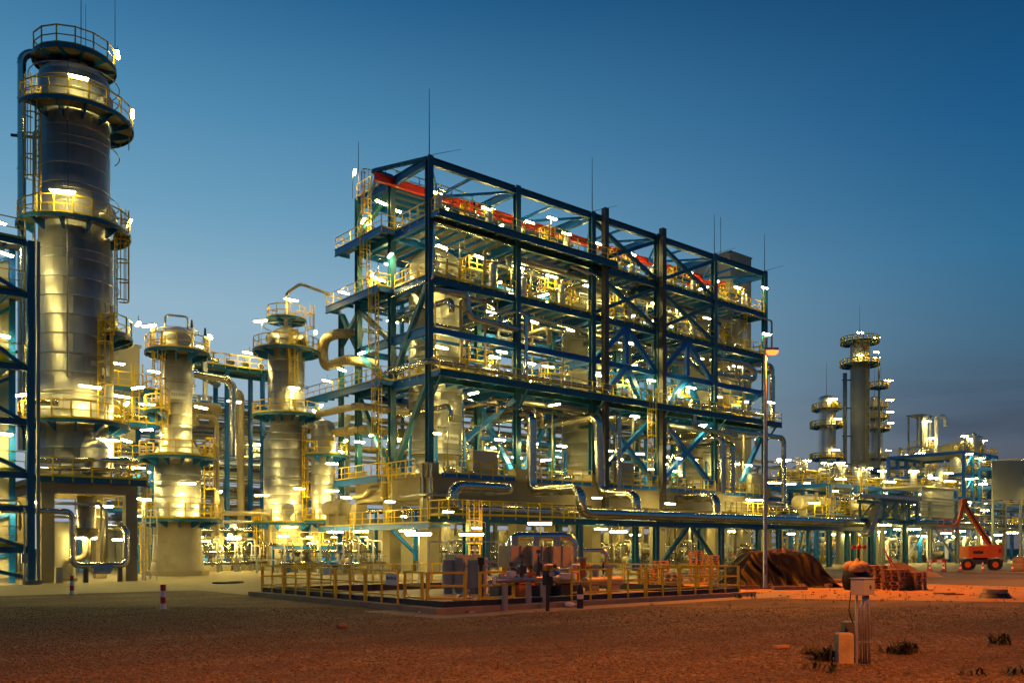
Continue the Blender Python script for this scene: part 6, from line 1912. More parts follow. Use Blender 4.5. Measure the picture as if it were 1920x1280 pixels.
# weeds
def weed(px, d, n, h, label):
    x, y = at(px, d); rs = random.Random(int(px*7+d)); mb = MB()
    for i in range(n):
        a = rs.uniform(0, 2*PI); r0 = rs.uniform(0, .22); L = h*rs.uniform(.5, 1.2); tilt = rs.uniform(.1, .9)
        p = Vector((x+r0*math.cos(a*1.7), y+r0*math.sin(a*1.7), 0)); dr = Vector((math.cos(a)*tilt, math.sin(a)*tilt, 1)).normalized()
        sd = Vector((-math.sin(a), math.cos(a), 0))*.022
        q = p+dr*L*.6; e = p+dr*L+Vector((math.cos(a), math.sin(a), 0))*L*.25
        mb.add([tuple(p-sd*.4), tuple(p+sd*.4), tuple(q+sd), tuple(q-sd), tuple(e)], [(0, 1, 2, 3), (3, 2, 4)])
    solo("weed", label, "weed", mb, M['green'], base=(x, y, 0))
for px, d, n, h, lab in ((1548, 15.7, 90, .30, "bushiest low weed clump left of the marker block"), (1520, 16.6, 50, .16, "flat weed patch farthest left of the marker block"), (1664, 16.9, 26, .22, "small weed tuft just right of the conduits"),
                         (1692, 16.6, 60, .28, "weed clump with several shoots right of the conduits"), (1712, 16.9, 40, .22, "weed at the right of the clump beside the conduits"), (1876, 18.4, 60, .25, "weed tuft by the right edge of the gravel"),
                         (1555, 14.2, 14, .2, "lone weed sprout below the marker block"), (1525, 14.6, 12, .16, "faint sprout in gravel left of the lone weed"), (1900, 14.0, 22, .2, "weed in the bottom right corner"), (1830, 13.9, 16, .16, "thin sprout left of the bottom right corner weed"),
                         (1385, 35.5, 20, .22, "dark weed tuft at the apron edge left of the lamp post"), (1410, 35.9, 12, .18, "smaller weed tuft nearest the lamp post foot")):
    weed(px, d, n, h, lab)
# ground cover too small to count
rs = random.Random(9); mb = MB()
for i in range(150):
    d = rs.uniform(12.8, 36) if i % 3 else rs.uniform(33, 38); px = rs.uniform(900, 1930) if i % 3 else rs.uniform(1380, 1900)
    x, y = at(px, d)
    for k in range(rs.randint(4, 9)):
        a = rs.uniform(0, 2*PI); Lh = rs.uniform(.04, .15); w = rs.uniform(.004, .012)
        p = Vector((x+rs.uniform(-.1, .1), y+rs.uniform(-.1, .1), 0)); q = p+Vector((math.cos(a)*Lh*.5, math.sin(a)*Lh*.5, Lh)); sd = Vector((-math.sin(a), math.cos(a), 0))*w
        mb.add([tuple(p-sd), tuple(p+sd), tuple(q)], [(0, 1, 2)])
o = struct("weeds", mb, mat("dry_weed", (.10, .075, .03), .8, var=.5, nscale=9)); o["kind"] = "stuff"; o["label"] = "thin dry weeds scattered over the gravel"
# scattered debris under the lamp, past counting
rs = random.Random(21); mb = MB()
for i in range(130):
    px = rs.uniform(1380, 1905); d = rs.uniform(36, 46)
    x, y = at(px, d); s = rs.uniform(.015, .06)
    mb.box(x-s, x+s, y-s*.6, y+s*.6, 0, s*.7)
o = struct("debris", mb, M['soil']); o["kind"] = "stuff"; o["label"] = "scattered rubble and earth crumbs under the street lamp"

# boom lift
L0 = Vector((*at(1838, 81), 0))
t = thing("boom_lift", "orange boom lift with raised arm parked at the right of the yard", "boom lift", tuple(L0))
def lp(s, q, z): return L0+RD*s+FD*q+Vector((0, 0, z))
def lbox(s0, s1, q0, q1, z0, z1):
    vs = [tuple(lp(s, q, z)) for z in (z0, z1) for s, q in ((s0, q0), (s1, q0), (s1, q1), (s0, q1))]
    return MB().add(vs, [(3, 2, 1, 0), (4, 5, 6, 7), (0, 1, 5, 4), (1, 2, 6, 5), (2, 3, 7, 6), (3, 0, 4, 7)])
part(t, "chassis", lbox(-1.6, 1.7, -.7, .7, .55, .95), M['dgrey'])
for s, q in ((-1.75, -1.0), (.75, -1.0), (1.95, .9), (-.5, 1.0)):
    w = part(t, "wheel", MB().cyl(lp(s, q-.22, .52), lp(s, q+.22, .52), .52, n=20), M['dark'])
    part(w, "rim", MB().cyl(lp(s, q-.235, .52), lp(s, q-.2, .52), .28, n=14), M['orange'])
part(t, "turntable", MB().cyl(lp(0, 0, .95), lp(0, 0, 1.15), .6, n=18), M['dark'])
part(t, "engine_cover", lbox(-1.55, -.62, -.9, .7, 1.15, 2.15), M['orange'])
part(t, "engine_cover", lbox(-.60, .25, -.9, .7, 1.15, 2.2), M['orange'])
part(t, "counterweight", lbox(.27, 1.55, -.9, .8, 1.15, 2.3), M['orange'])
part(t, "vent_panel", lbox(-1.1, -.2, -.93, -.902, 1.5, 1.75), M['dark'])
part(t, "tail_lamp", lbox(1.2, 1.42, -.93, -.902, 1.6, 1.95), M['redp'])
part(t, "lower_boom", MB().bar(lp(.9, 0, 2.2), lp(-1.55, 0, 6.2), .32, .4), M['orange'])
part(t, "boom_extension", MB().bar(lp(.7, .01, 2.6), lp(.35, .01, 3.1), .4, .46), M['orange'])
part(t, "upper_boom", MB().bar(lp(-1.52, 0, 6.25), lp(-1.85, 0, 4.7), .26, .34), M['orange'])
part(t, "knuckle", MB().cyl(lp(-1.52, -.3, 6.25), lp(-1.52, .3, 6.25), .3, n=12), M['orange'])
part(t, "jib", MB().bar(lp(-1.83, 0, 4.75), lp(-2.3, 0, 4.0), .2), M['orange'])
mb = MB()
for z in (3.6, 4.1, 4.6):
    for a, b in (((-3.6, -.6), (-2.2, -.6)), ((-3.6, .6), (-2.2, .6)), ((-3.6, -.6), (-3.6, .6)), ((-2.2, -.6), (-2.2, .6))): mb.bar(lp(*a, z), lp(*b, z), .05)
for a in ((-3.6, -.6), (-2.2, -.6), (-3.6, .6), (-2.2, .6)): mb.bar(lp(*a, 3.5), lp(*a, 4.62), .05)
part(t, "basket_rail", mb, M['orange'])
part(t, "basket_floor", lbox(-3.62, -2.18, -.62, .62, 3.45, 3.52), M['orange'])
part(t, "hose", MB().tube(arc_path([lp(.8, -.3, 2.4), lp(-.3, -.35, 4.0), lp(-1.5, -.35, 6.0)], .4), .05, 6), M['dark'])
def L(u, v, z, lab, rz=0.0, kind='hang', tilt=0.0, s=1.0): return lamp((u, v, z), lab, rz, kind, tilt, s)
# ================================================================ FAR PLANT AT THE RIGHT
t = thing("pipe_rack", "grey far pipe rack with braced posts crossing behind the boom lift", "pipe rack", (80, -6, 0))
for u in (58.5, 63.5, 78, 93, 110):
    for v in (-7, -3.5): part(t, "column", MB().hbeam((u, v, 0), (u, v, 8.2 if u > 60 else 6), .45, .45, .05, up=(0, 1, 0)), M['grey'])
for z in (4.7, 6.5, 7.4, 8.2):
    for v in (-7, -3.5): part(t, "beam", MB().bar((58.5, v, z), (112, v, z), .2, .3 if z < 5 else .14), M['grey'])
for a, b in (((64, .4), (69, 4.4)), ((77.6, .4), (72, 4.4)), ((78.5, .4), (83, 4.4)), ((92.6, .4), (88, 4.4))):
    part(t, "brace", MB().bar((a[0], -7, a[1]), (b[0], -7, b[1]), .2), M['grey'])
for i in range(4):
    pipe("pipe lying on the far grey rack behind the lift, %s from the front" % ORD[i], [(57.5, -6.6+i*.85, 5.2), (112, -6.6+i*.85, 5.2)], (.33, .22, .3, .18)[i], ('pipeclad', 'galv', 'pipeclad', 'beige')[i], bands=2.0)
t = thing("steel_portal", "blue portal carrying a silver duct at the far end of the low rack", "portal", (60, -8, 0))
for u in (53.2, 61.2):
    for v in (-8.4, -5.6): part(t, "column", MB().hbeam((u, v, 0), (u, v, 5.2), .45, .45, .05, up=(0, 1, 0)), M['unlit_blue'])
for v in (-8.4, -5.6):
    part(t, "beam", MB().hbeam((51, v, 5.0), (64, v, 5.0), .3, .5, .05), M['unlit_blue'])
    part(t, "beam", MB().bar((55.5, v, 7.4), (64, v, 7.4), .2, .3), M['unlit_blue'])
    for a in (56, 59, 62, 64): part(t, "post", MB().bar((a, v, 5.2), (a, v, 7.3), .24), M['unlit_blue'])
    for a in (56, 59): part(t, "brace", MB().bar((a, v, 5.3), (a+2.9, v, 7.2), .14), M['unlit_blue'])
t = thing("silver_duct", "long silver cable duct roof resting on the blue portal", "duct", (58, -8, 7.6))
for k in range(6):
    mb = MB().box(50.5+k*2.4, 50.5+k*2.4+2.36, -8.6, -6.6, 7.6, 7.95)
    part(t, "cover", mb, M['pipeclad'])
t = thing("silver_chute", "steep silver chute dropping beside the blue portal", "duct", (54, -8.8, 4))
part(t, "cover", MB().bar((53.9, -8.8, 6.6), (51.3, -8.8, 3.4), .9, .5), M['galv']); part(t, "edge", MB().bar((53.9, -9.3, 6.7), (51.3, -9.3, 3.5), .08, .6), M['pipeclad'])

# distant columns
def far_column(c, r, top, plats, label, m='beige', z0=0, side=-PI/2-.4):
    t = thing("distillation_column", label, "column", (*c, 0))
    n = max(4, int((top-z0)/3))
    for k in range(n):
        a, b = z0+(top-z0)*k/n, z0+(top-z0)*(k+1)/n-.03
        part(t, "shell_course", MB().cyl((*c, a), (*c, b), r, n=20, caps=False).cyl((*c, b-.12), (*c, b), r+.03, n=20, caps=False), M[m])
    head(t, c, top, r, M[m])
    for z, r1, a0, a1 in plats: ring_platform(t, c, r+.03, r1, z, a0, a1, 6, rw=.17)
    ladder(t, c[0]+(r+.25)*math.cos(side), c[1]+(r+.25)*math.sin(side), 1, top-1, side)
    part(t, "lightning_rod", MB().cyl((*c, top+r*.5), (*c, top+r*.5+7), .05, .02, n=5), M['dgrey'])
    return t
SF = (139.3, 39.8)
t = far_column(SF, 1.95, 46.2, ((46.0, 3.9, 0, 2*PI), (41.2, 4.0, 0, 2*PI)), "tallest far column, dull grey with two lit ring platforms on top", 'grey')
face_text(t, SF, 1.95, RA(-115), 19.0, 3.0, 2.0, "", 1)
pipe("thin grey pipe climbing the left side of the tallest far column", [(136.8, 41.8, 2), (136.8, 41.8, 39.5)], .45, 'grey', bands=0, n=8)
for z in (20, 26, 32, 38): part(t, "pipe_guide", MB().bar((136.2, 42.1, z), (139, 40, z), .25), M['dgrey'])
far_column((129.3, 41.7), 1.75, 33.0, ((30.9, 2.9, 0, 2*PI), (27.3, 3.3, 0, 2*PI), (20.6, 3.3, 0, 2*PI), (16.5, 2.9, -3.3, -1)), "shorter far column wrapped in four lit yellow platforms", 'clad')
far_column((151.3, 42.8), 1.4, 35.5, ((33.5, 2.8, 0, 2*PI), (31.0, 3.0, 0, 2*PI), (28.6, 3.2, 0, 2*PI), (22, 3, 0, 2*PI)), "slim far column half hidden behind the tallest far column", 'clad')
t = thing("lamp_platform", "single small lit platform sticking out right of the tallest far column", "platform", (142, 38, 35))
ring_platform(t, (143.4, 37.6), .1, 1.9, 36.6, 0, 2*PI, 5, rw=.17)
part(t, "mast", MB().cyl((143.4, 37.6, 0), (143.4, 37.6, 41), .25, n=8), M['grey'])

def far_frame(label, u0, u1, v0, v1, zs, nu, m='blue', rails=True, name="steel_structure"):
    t = thing(name, label, "steel structure", ((u0+u1)/2, (v0+v1)/2, 0))
    for i in range(nu+1):
        u = u0+(u1-u0)*i/nu
        for v in (v0, v1): part(t, "column", MB().bar((u, v, 0), (u, v, zs[-1]), .5, up=(0, 1, 0)), M[m])
    for z in zs:
        for v in (v0, v1): part(t, "beam", MB().bar((u0, v, z-.25), (u1, v, z-.25), .3, .5), M[m])
        for u in (u0, u1): part(t, "beam", MB().bar((u, v0+.2, z-.25), (u, v1-.2, z-.25), .3, .5), M[m])
        part(t, "grating_panel", MB().box(u0, u1, v0, v1, z+.0, z+.05), M['grating'])
        if rails: railing(t, [(u0, v1, z+.05), (u0, v0, z+.05), (u1, v0, z+.05), (u1, v1, z+.05)], sp=2.0, w=.11, mids=(.4, .75), toe=False)
    for i in range(nu):
        a, b = u0+(u1-u0)*i/nu, u0+(u1-u0)*(i+1)/nu
        if i % 2 == 0:
            for z, z2 in zip([0]+list(zs[:-1]), zs): part(t, "brace", MB().bar((a, v0-.02, z+.2), (b, v0-.02, z2-.5), .26), M[m])
    return t
fr = [
 ("big lit blue far structure with stepped top behind the boom lift", 113, 126, 7, 20, (6.0, 10.6, 14.6, 18.3), 4, "boom lift structure"),
 ("lower lit far structure at the right, beside the pale wall panel", 118, 131.5, -2.5, 6.5, (5.6, 9.0, 12.4, 15.6), 3, "right far structure"),
 ("far yellow railed structure left of the tallest far column", 95, 112, 22, 33, (8, 13.5), 3, "left far structure"),
 ("low blue far structure just beyond the far end of the concrete table", 66, 86, 4, 14, (6.6, 10.5), 3, "low far structure"),
 ("lit railed far structure beyond the two beige drums", 90, 103, 4, 14, (4.8, 8.0, 11.0), 3, "railed far structure"),
 ("dark lower far structure behind the beige drums", 74, 88, 16, 25, (6, 9.5, 12.5), 3, "rear far structure"),
 ("far structure between the distant columns and the stepped one", 124, 136, 22, 33, (9, 14, 17.5), 2, "middle far structure"),
]
fnames = []
for lab, u0, u1, v0, v1, zs, nu, short in fr:
    far_frame(lab, u0, u1, v0, v1, zs, nu)
    fnames.append(short)
    for a, z in enumerate([0]+list(zs)):
        for k in range(5):
            u = u0+1+(u1-u0-2)*(k+.5)/5+rr.uniform(-.4, .4); v = v0+rr.uniform(.6, 2.5)
            h = rr.uniform(1.6, 3.6); r = rr.choice((.16, .25, .4, .6))
            kind = (k+a) % 3
            lv = ("ground", "first deck", "second deck", "third deck", "top deck")[a]
            if kind == 0:
                t = thing("upright_drum", "upright drum on the %s of the %s, %s from the left" % (lv, short, ORD[k]), "drum", (u, v, z))
                part(t, "shell", MB().cyl((u, v, z+.1), (u, v, z+h), r+.25, n=14), M['clad']); part(t, "cap", MB().cyl((u, v, z+h), (u, v, z+h+.4), r+.2, .12, n=14), M['beige'])
            elif kind == 1:
                pipe("arched pipe on the %s of the %s, %s from the left" % (lv, short, ORD[k]), [(u, v, z+.1), (u, v, z+h), (u+2.6, v, z+h), (u+2.6, v+1, z+.6)], r, rr.choice(('pipeclad', 'white', 'beige')), n=8)
            else:
                place(MM, manifold_master, (u, v, z+.06), "pipe manifold on the %s of the %s, %s from the left" % (lv, short, ORD[k]), rr.uniform(0, 1), 1.3)
    for a, z in enumerate([0]+list(zs)):
        lv = ("ground", "first deck", "second deck", "third deck", "top deck")[a]
        for k in range(9):
            ua = u0+rr.uniform(0, (u1-u0)*.6); run = rr.uniform(2.5, 6.5); v = v0+rr.uniform(.3, 4.0); h = rr.uniform(.6, 3.0 if z < zs[-1] else 1.6)
            pipe("bent pipe on the %s of the %s, %s from the front" % (lv, short, ORD[k]), [(ua, v, z+.1), (ua, v, z+h), (min(ua+run, u1), v, z+h), (min(ua+run, u1), v+.8, z+.4)], rr.choice((.1, .16, .24)), rr.choice(('pipeclad', 'white', 'beige', 'yellow')), n=7, bands=0, bulk=True)
    pipe("long horizontal pipe along the front of the %s" % short, [(u0-2, v0-.6, zs[0]+1.6), (u1+2, v0-.6, zs[0]+1.6)], .35, 'pipeclad', n=8, bands=2)
bulk_object("pipework", "tangle of thin pipes in the grey rack and on the distant far structures")
# bridge and head house behind the tallest far column
t = thing("conveyor_bridge", "pale enclosed truss bridge right of the tallest far column", "bridge", (150, 30, 17))
for k in range(8):
    a = Vector((146, 36, 19.5)).lerp(Vector((139, 18.5, 22.0)), k/8); b = Vector((146, 36, 19.5)).lerp(Vector((139, 18.5, 22.0)), (k+1)/8)
    part(t, "wall_panel", MB().bar(a, a.lerp(b, .97), .15, 2.4), M['panel'])
    part(t, "truss_bar", MB().bar(a-Vector((0, 0, 1.3)), (a+b)/2-Vector((0, 0, 4.2)), .25), M['beige']); part(t, "truss_bar", MB().bar((a+b)/2-Vector((0, 0, 4.2)), b-Vector((0, 0, 1.3)), .25), M['beige'])
part(t, "lower_chord", MB().bar((145.9, 36, 15.3), (139, 18.5, 17.8), .3), M['beige'])
t = thing("head_house", "small grey head house with pale pipes at the end of the truss bridge", "house", (127, 20.2, 20))
for a in (124.6, 128.2):
    for b in (19.6, 22.0): part(t, "post", MB().bar((a, b, 0), (a, b, 26.8), .3), M['grey'])
part(t, "roof", MB().box(124.3, 128.6, 19.3, 22.3, 26.8, 27.0), M['grey']); part(t, "floor", MB().box(124.3, 128.6, 19.3, 22.3, 20.6, 20.9), M['blue'])
railing(t, [(124.3, 22, 20.9), (124.3, 19.3, 20.9), (128.6, 19.3, 20.9)], sp=1.6, w=.1)
for k in range(5): part(t, "pipe", MB().cyl((125.1+k*.6, 20, 21), (125.1+k*.6, 20, 26.6), .2, n=8), M['white'])
L(125.6, 18.9, 25.6, 'distant lit lamp on the small grey head house, upper', -.7, 'hang', 0, 1.2)
L(127.4, 18.9, 22.6, 'distant lit lamp on the small grey head house, lower', -.7, 'hang', 0, 1.2)
bigpipe("pale hooked pipe right of the small grey head house", [(129.4, 19, 20), (129.4, 19, 27.0), (131, 18, 27.0), (131, 18, 25)], .35, .8, 'white', seg=2.5)
# flare line and horizon sheds
t = thing("wall_screen", "large plain grey wall panel standing at the right edge", "wall", (88.6, -9, 5))
for k in range(4):
    a = Vector((87.02, -7.69, 0)).lerp(Vector((90.3, -10.44, 0)), k/4); b = Vector((87.02, -7.69, 0)).lerp(Vector((90.3, -10.44, 0)), (k+1)/4)
    part(t, "wall_panel", MB().bar(a+Vector((0, 0, 11.2)), a.lerp(b, .992)+Vector((0, 0, 11.2)), .12, 5.3), M['panel'])
for k in (0, 1):
    a = Vector((87.3, -7.7, 0)).lerp(Vector((90.2, -10.1, 0)), k)
    part(t, "leg", MB().bar(a, a+Vector((0, 0, 8.5)), .3), M['grey'])
t = thing("equipment_house", "pale lit equipment house under the far platforms right of the tallest far column", "house", (84, -1, 0))
for k in range(3): part(t, "wall_panel", MB().box(78+k*3.2, 81.16+k*3.2, -2.4, -2.2, 6.2, 10.2), M['panel'])
part(t, "roof", MB().box(77.8, 87.8, -2.6, 3, 10.2, 10.4), M['panel']); part(t, "floor", MB().box(78, 87.6, -2.2, 3, 6.0, 6.19), M['blue'])
for u in (78.3, 87.2): part(t, "leg", MB().bar((u, -2, 0), (u, -2, 6), .4), M['blue'])
# drums and machines in the middle distance
hvessel((60, 3.0, 7.6), 6.0, .9, "fat beige horizontal drum beyond the low rack, left of two", 'beige', 'u', 6)
hvessel((72, 2.6, 7.6), 5.5, .85, "fat beige horizontal drum beyond the low rack, right of two", 'beige', 'u', 6)
t = thing("drum_platform", "blue trestle carrying the two fat beige drums", "platform", (66, 2, 0))
for u in (57, 63, 69, 75):
    for v in (.5, 4): part(t, "leg", MB().bar((u, v, 0), (u, v, 5.8), .4), M['blue'])
part(t, "grating_panel", MB().box(56, 76, .2, 4.4, 5.85, 5.95), M['grating']); part(t, "edge_beam", MB().bar((56, .1, 5.8), (76, .1, 5.8), .2, .45), M['blue'])
railing(t, [(56, .1, 6), (76, .1, 6)], sp=1.6, w=.08); railing(t, [(56, .1, 7.3), (64, .1, 7.3)], sp=1.2, w=.08)
ladder(t, 58, -.4, 0, 9.5, -PI/2); ladder(t, 66, -.4, 6, 12, -PI/2)
for i, (x, y, r, h) in enumerate(((61, -1.5, 1.5, 4.8), (66.5, -1.2, 1.3, 4.2))):
    t = thing("storage_drum", "dull upright tank behind the blue portal, %s of two" % ("left", "right")[i], "tank", (x, y, 0))
    part(t, "shell", MB().cyl((x, y, .2), (x, y, h), r, n=24), M['grey']); part(t, "roof", MB().cyl((x, y, h), (x, y, h+.5), r, .1, n=24), M['grey']); part(t, "plinth", MB().cyl((x, y, 0), (x, y, .2), r+.2, n=24), M['concrete'])
    ladder(t, x-r*.3, y-r-.1, 0, h+.8, -PI/2, cage=False)
hvessel((84, 0.0, 1.1), 9, .6, "long low pale drum behind the boom lift, left of two", 'beige', 'u', 0)
hvessel((98, -1, 1.1), 8, .6, "long low pale drum behind the boom lift, right of two", 'beige', 'u', 0)
for i in range(7):
    place(MM, manifold_master, (70+i*5.5, -1.2+(i % 2), .01), "pipe manifold behind the far grey rack, %s from the left" % ORD[i], .1*i, 1.5)
    place(PM, pump_master, (72.5+i*5.4, -.5, .01), "blue motor pump behind the far grey rack, %s from the left" % ORD[i], .4*i, 1.3)
    bigpipe("white bent pipe behind the far grey rack, %s from the left" % ORD[i], [(69+i*5.6, -2.2, .5), (69+i*5.6, -2.2, 3.0+.4*(i % 3)), (71.6+i*5.6, -2.2, 3.0+.4*(i % 3)), (71.6+i*5.6, 1, 2.4)], .26, .6, 'white', seg=1.6)
for i in range(8):
    u = 48+i*5; v = 8+rr.uniform(0, 4)
    bigpipe("arched silver pipe beyond the end of the concrete table, %s from the left" % ORD[i], [(u, v, .2), (u, v, 5+rr.uniform(0, 3)), (u+2.5, v, 5.4+rr.uniform(0, 3)), (u+2.5, v+1, 2)], rr.choice((.2, .3)), .6, rr.choice(('pipeclad', 'beige')), seg=2)
    pipe("long level pipe beyond the end of the concrete table, %s from the bottom" % ORD[i], [(47, 13+i*.4, 2.5+i*1.0), (86, 13+i*.4, 2.5+i*1.0)], rr.choice((.14, .22)), rr.choice(('pipeclad', 'white', 'galv')), n=8, bands=2)
t = thing("wall_screen", "long pale low wall far behind the pipe manifolds under the table", "wall", (25, 24, 0))
for k in range(14): part(t, "wall_panel", MB().box(-20+k*8, -12.1+k*8, 36, 36.2, 0, 4.2), M['panel'])

# ================================================================ LAMPS
# rows under the decks of the blue frame
rows = [
  (Z5-1.7, 2.2, [2.2, 7.5, 12.5, 17, 21.5, 26, 30.5, 35, 39.5, 43.5], "under the open roof, front row"),
  (Z5-1.5, 8.0, [2.0, 6.5, 12, 19, 24, 31, 37, 43], "under the open roof, rear row"),
  (Z4-1.6, 1.8, [2.5, 6.5, 10.8, 14.8, 19.5, 23.5, 29, 33, 37.5], "under the fourth deck, front row"),
  (Z4-1.7, 8.2, [1.5, 9, 15.5, 20.5, 29.5, 36.5, 43], "under the fourth deck, rear row"),
  (ZM-.9, 1.4, [2.2, 7.8, 11.8, 14.0, 20.2, 25.0, 29.5, 34.0, 39.0, 44.0], "below the middle belt, front row"),
  (Z3-1.5, 1.6, [7.6, 12.5, 17.0, 25.0, 31.0, 36.0, 42.5], "added under the third deck, front row"),  # row added to brighten the dark front below this deck
  (Z3-1.8, 8.6, [2.0, 9.5, 16, 26, 33, 43.5], "under the third deck, rear row"),
  (Z2-4.6, 1.2, [1.4, 8.2, 12.0, 15.5, 21.5, 26, 30.5, 34.5, 42.0], "under the second deck, front row"),
  (Z2-4.2, 9.0, [2.5, 9.5, 14, 24, 31.5, 39], "under the second deck, rear row"),
  (5.0, 1.6, [3.0, 12.6, 20.5, 25.0, 34.0, 43.0], "below the concrete table, front row"),
  (4.8, 8.5, [3.0, 10.0, 17, 24, 31.5, 38.5], "below the concrete table, rear row"),
]
for z, v, us, nm in rows:
    for i, u in enumerate(us):
        L(u, v, z, "added lit lamp %s, %s from the front corner" % (nm, ORD[i]), rr.choice((0, 0, 0, .15)))
# left face of the frame
for i, (u, v, z, rz) in enumerate(((-.6, 6.2, 31.0, .2), (-.7, 9.0, 30.2, 1.2), (-.6, 4.8, 26.2, 1.3), (-.4, 8.2, 25.4, 1.4), (-1.0, 5.9, 24.4, .2), (-1.0, 11.8, 24.6, .1), (-.6, 9.4, 18.9, 1.5), (-.8, 12.5, 17.9, .6),
                                    (-.6, 15.6, 17.4, .2), (-.7, 7.6, 11.6, 1.3), (-.7, 9.6, 11.2, .1), (-.8, 12.6, 10.6, .8), (-1.4, 16.5, 14.6, .9))):
    L(u, v, z, "lit lamp on the left end of the blue frame, %s from the top" % (ORD+("thirteenth",))[i], rz)
L(-.6, 10.6, Z5+2.0, "pole lamp standing on the rear roof corner of the blue frame", 1.1, 'pole')
for i, (u, v, z) in enumerate(((6.4, -1.25, Z2+2.3), (25.0, -1.25, Z2+2.2), (31.0, -1.25, Z2+2.2), (45.0, -1.2, Z2+2.2), (10.2, -.8, Z1+3.0), (29.6, -.8, Z1+3.0), (41.2, -.9, Z1+3.0), (44.2, -.9, Z4+2.3), (45.4, -.3, Z3+2.2), (12.3, -1.0, Z4+2.3))):
    L(u, v, z, "pole lamp at the front rail of the blue frame, %s" % ("second deck, nearest", "second deck, second", "second deck, third", "second deck, last", "lowest rail, first", "lowest rail, second", "lowest rail, last", "fourth deck, far end", "third deck, far end", "fourth deck, near end")[i], 0, 'pole')
for z, v, us, nm in ((Z4+2.6, 4.2, [4.5, 10.5, 16, 22, 28, 34, 40], "above the fourth deck, middle row"), (Z3+2.4, 4.8, [10.8, 13.6, 16.6, 28.8, 32, 35], "above the third deck, middle row"), (ZM+1.6, 4.6, [10.6, 14.5, 28.6, 33], "above the middle belt, middle row"), (Z2+1.9, 5, [11, 15.4, 29.3, 34], "above the second deck, middle row"), (Z1+2.4, 4.6, [10.2, 13.0, 16.6, 28.5, 31.8, 35.2], "above the table, middle row"), (Z2-1.3, -.5, [4.0, 13, 23.5, 33.5, 42], "under the second deck edge, outer row")):
    for i, u in enumerate(us):  # lamps added deep in the frame and under its edge for more glow
        L(u, v, z, "added lit lamp %s, %s from the front corner" % (nm, ORD[i]), rr.choice((0, .1, PI/2)))
for i, (px, d, z) in enumerate(((884, 46, 2.7), (1012, 47, 3.3), (1160, 60, 3.1))):
    L(*at(px, d), z, "lit lamp over the rear of the basin, %s from the left" % ORD[i], -.7)
# tall column
for a, r, z, lab in ((-20, 2.55, 33.1, "top platform"), (-100, 2.9, 29.75, "upper ring platform, front"), (-15, 3.4, 29.6, "upper ring platform, right"), (-115, 2.9, 22.9, "middle ring platform, front"), (-8, 3.25, 22.8, "middle ring platform, right"),
                     (-8, 3.35, 16.4, "small side platform"), (-88, 2.75, 11.6, "lower ring platform, front"), (-10, 3.1, 11.2, "lower ring platform, right"), (-160, 3.0, 11.0, "lower ring platform, left")):
    L(TC[0]+(r-.1 if 'right' in lab or lab == 'top platform' else r+.35)*math.cos(RA(a)), TC[1]+(r-.1 if 'right' in lab or lab == 'top platform' else r+.35)*math.sin(RA(a)), z, "lit lamp on the tallest silver column, "+lab, RA(a)+PI/2, 'pole+mid' if 'right' in lab else 'hang+mid' if 'lower' in lab else 'hang')
for i, (u, v, z) in enumerate(((-25.4, -.6, 2.6), (-24.0, 1.0, 4.6), (-27.0, 2.5, 4.8), (-22.3, -1.4, 5.0), (-24.0, -.4, 8.6), (-22.6, 1.0, 8.8))):
    L(u, v, z, "lit lamp around the left concrete portal, %s" % ("low behind the silver loop", "under the beam", "rear left", "at the ladder", "above its deck, left", "above its deck, right")[i], (.25, 0, 0, .6, .1, .9)[i])
for i, (u, v, z) in enumerate(((-30.2, -2.6, 18.2), (-30.2, -2.4, 13.7), (-30.2, -2.4, 8.3), (-29.8, -2.2, 4.3), (-33.5, -2.2, 11.3), (-33.5, -2.2, 15.4), (-33.5, -2.2, 5.4), (-31, -2.2, 1.5), (-30.0, .6, 20.9))):
    L(u, v, z, "lit lamp on the blue frame at the left edge, %s" % ("under its roof", "second level", "third level", "fourth level", "deep middle level", "deep upper level", "deep lower level", "lowest level", "above its roof")[i], .5)
# second and third columns
for c, nm, lst in ((C2, "plate 2221E001 column", ((-95, 2.0, 6.6, "lower front"), (-165, 2.5, 10.4, "left cone"), (-30, 2.3, 17.6, "top right"), (-170, 2.2, 17.9, "top left"), (-175, 2.4, 13.4, "middle left"), (-60, 1.6, 12.2, "middle right"), (-20, 3.0, 6.2, "lower right"), (-15, 3.2, 3.0, "below its platform"))),
                   (C3, "column with conical shoulder", ((-95, 2.6, 7.2, "lower front"), (-160, 3.0, 6.6, "lower left"), (-95, 1.9, 16.2, "above shoulder"), (-20, 3.1, 15.0, "shoulder right"), (-30, 2.6, 21.6, "upper right"), (-165, 2.9, 21.9, "upper left"), (-90, 1.0, 24.2, "very top"), (-110, 2.4, 3.85, "below its platform"))),
                   (C4, "slim neighbouring column", ((-95, 1.5, 7.0, "lower front"), (-20, 2.0, 11.6, "right of its platform"), (-100, 2.0, 9.3, "below its platform")))):
    for a, r, z, w in lst:
        r += .5 if ('front' in w or 'below' in w or 'middle' in w) else 0
        L(c[0]+r*math.cos(RA(a)), c[1]+r*math.sin(RA(a)), z, "lit lamp on the %s, %s" % (nm, w), RA(a)+PI/2+(.3 if 'left' in w else 0), 'pole+mid' if w.startswith(('top', 'upper', 'very')) else 'hang+mid')
for i, (u, v, z, rz) in enumerate(((-20, 10.9, 13.2, .3), (-18.2, 10.9, 12.8, -.2), (-21.5, 10.9, 10.2, .4), (-19, 10.9, 8.0, 0), (-17.4, 12, 7.8, .5), (-20.4, 10.9, 15.6, 0), (-17.6, 11.2, 15.4, .3), (-19, 10.8, 4.4, 0), (-20.5, 9.5, 2.6, .2))):
    L(u, v, z, "lit lamp on the small blue platform tower, %s in order" % ORD[i], rz)
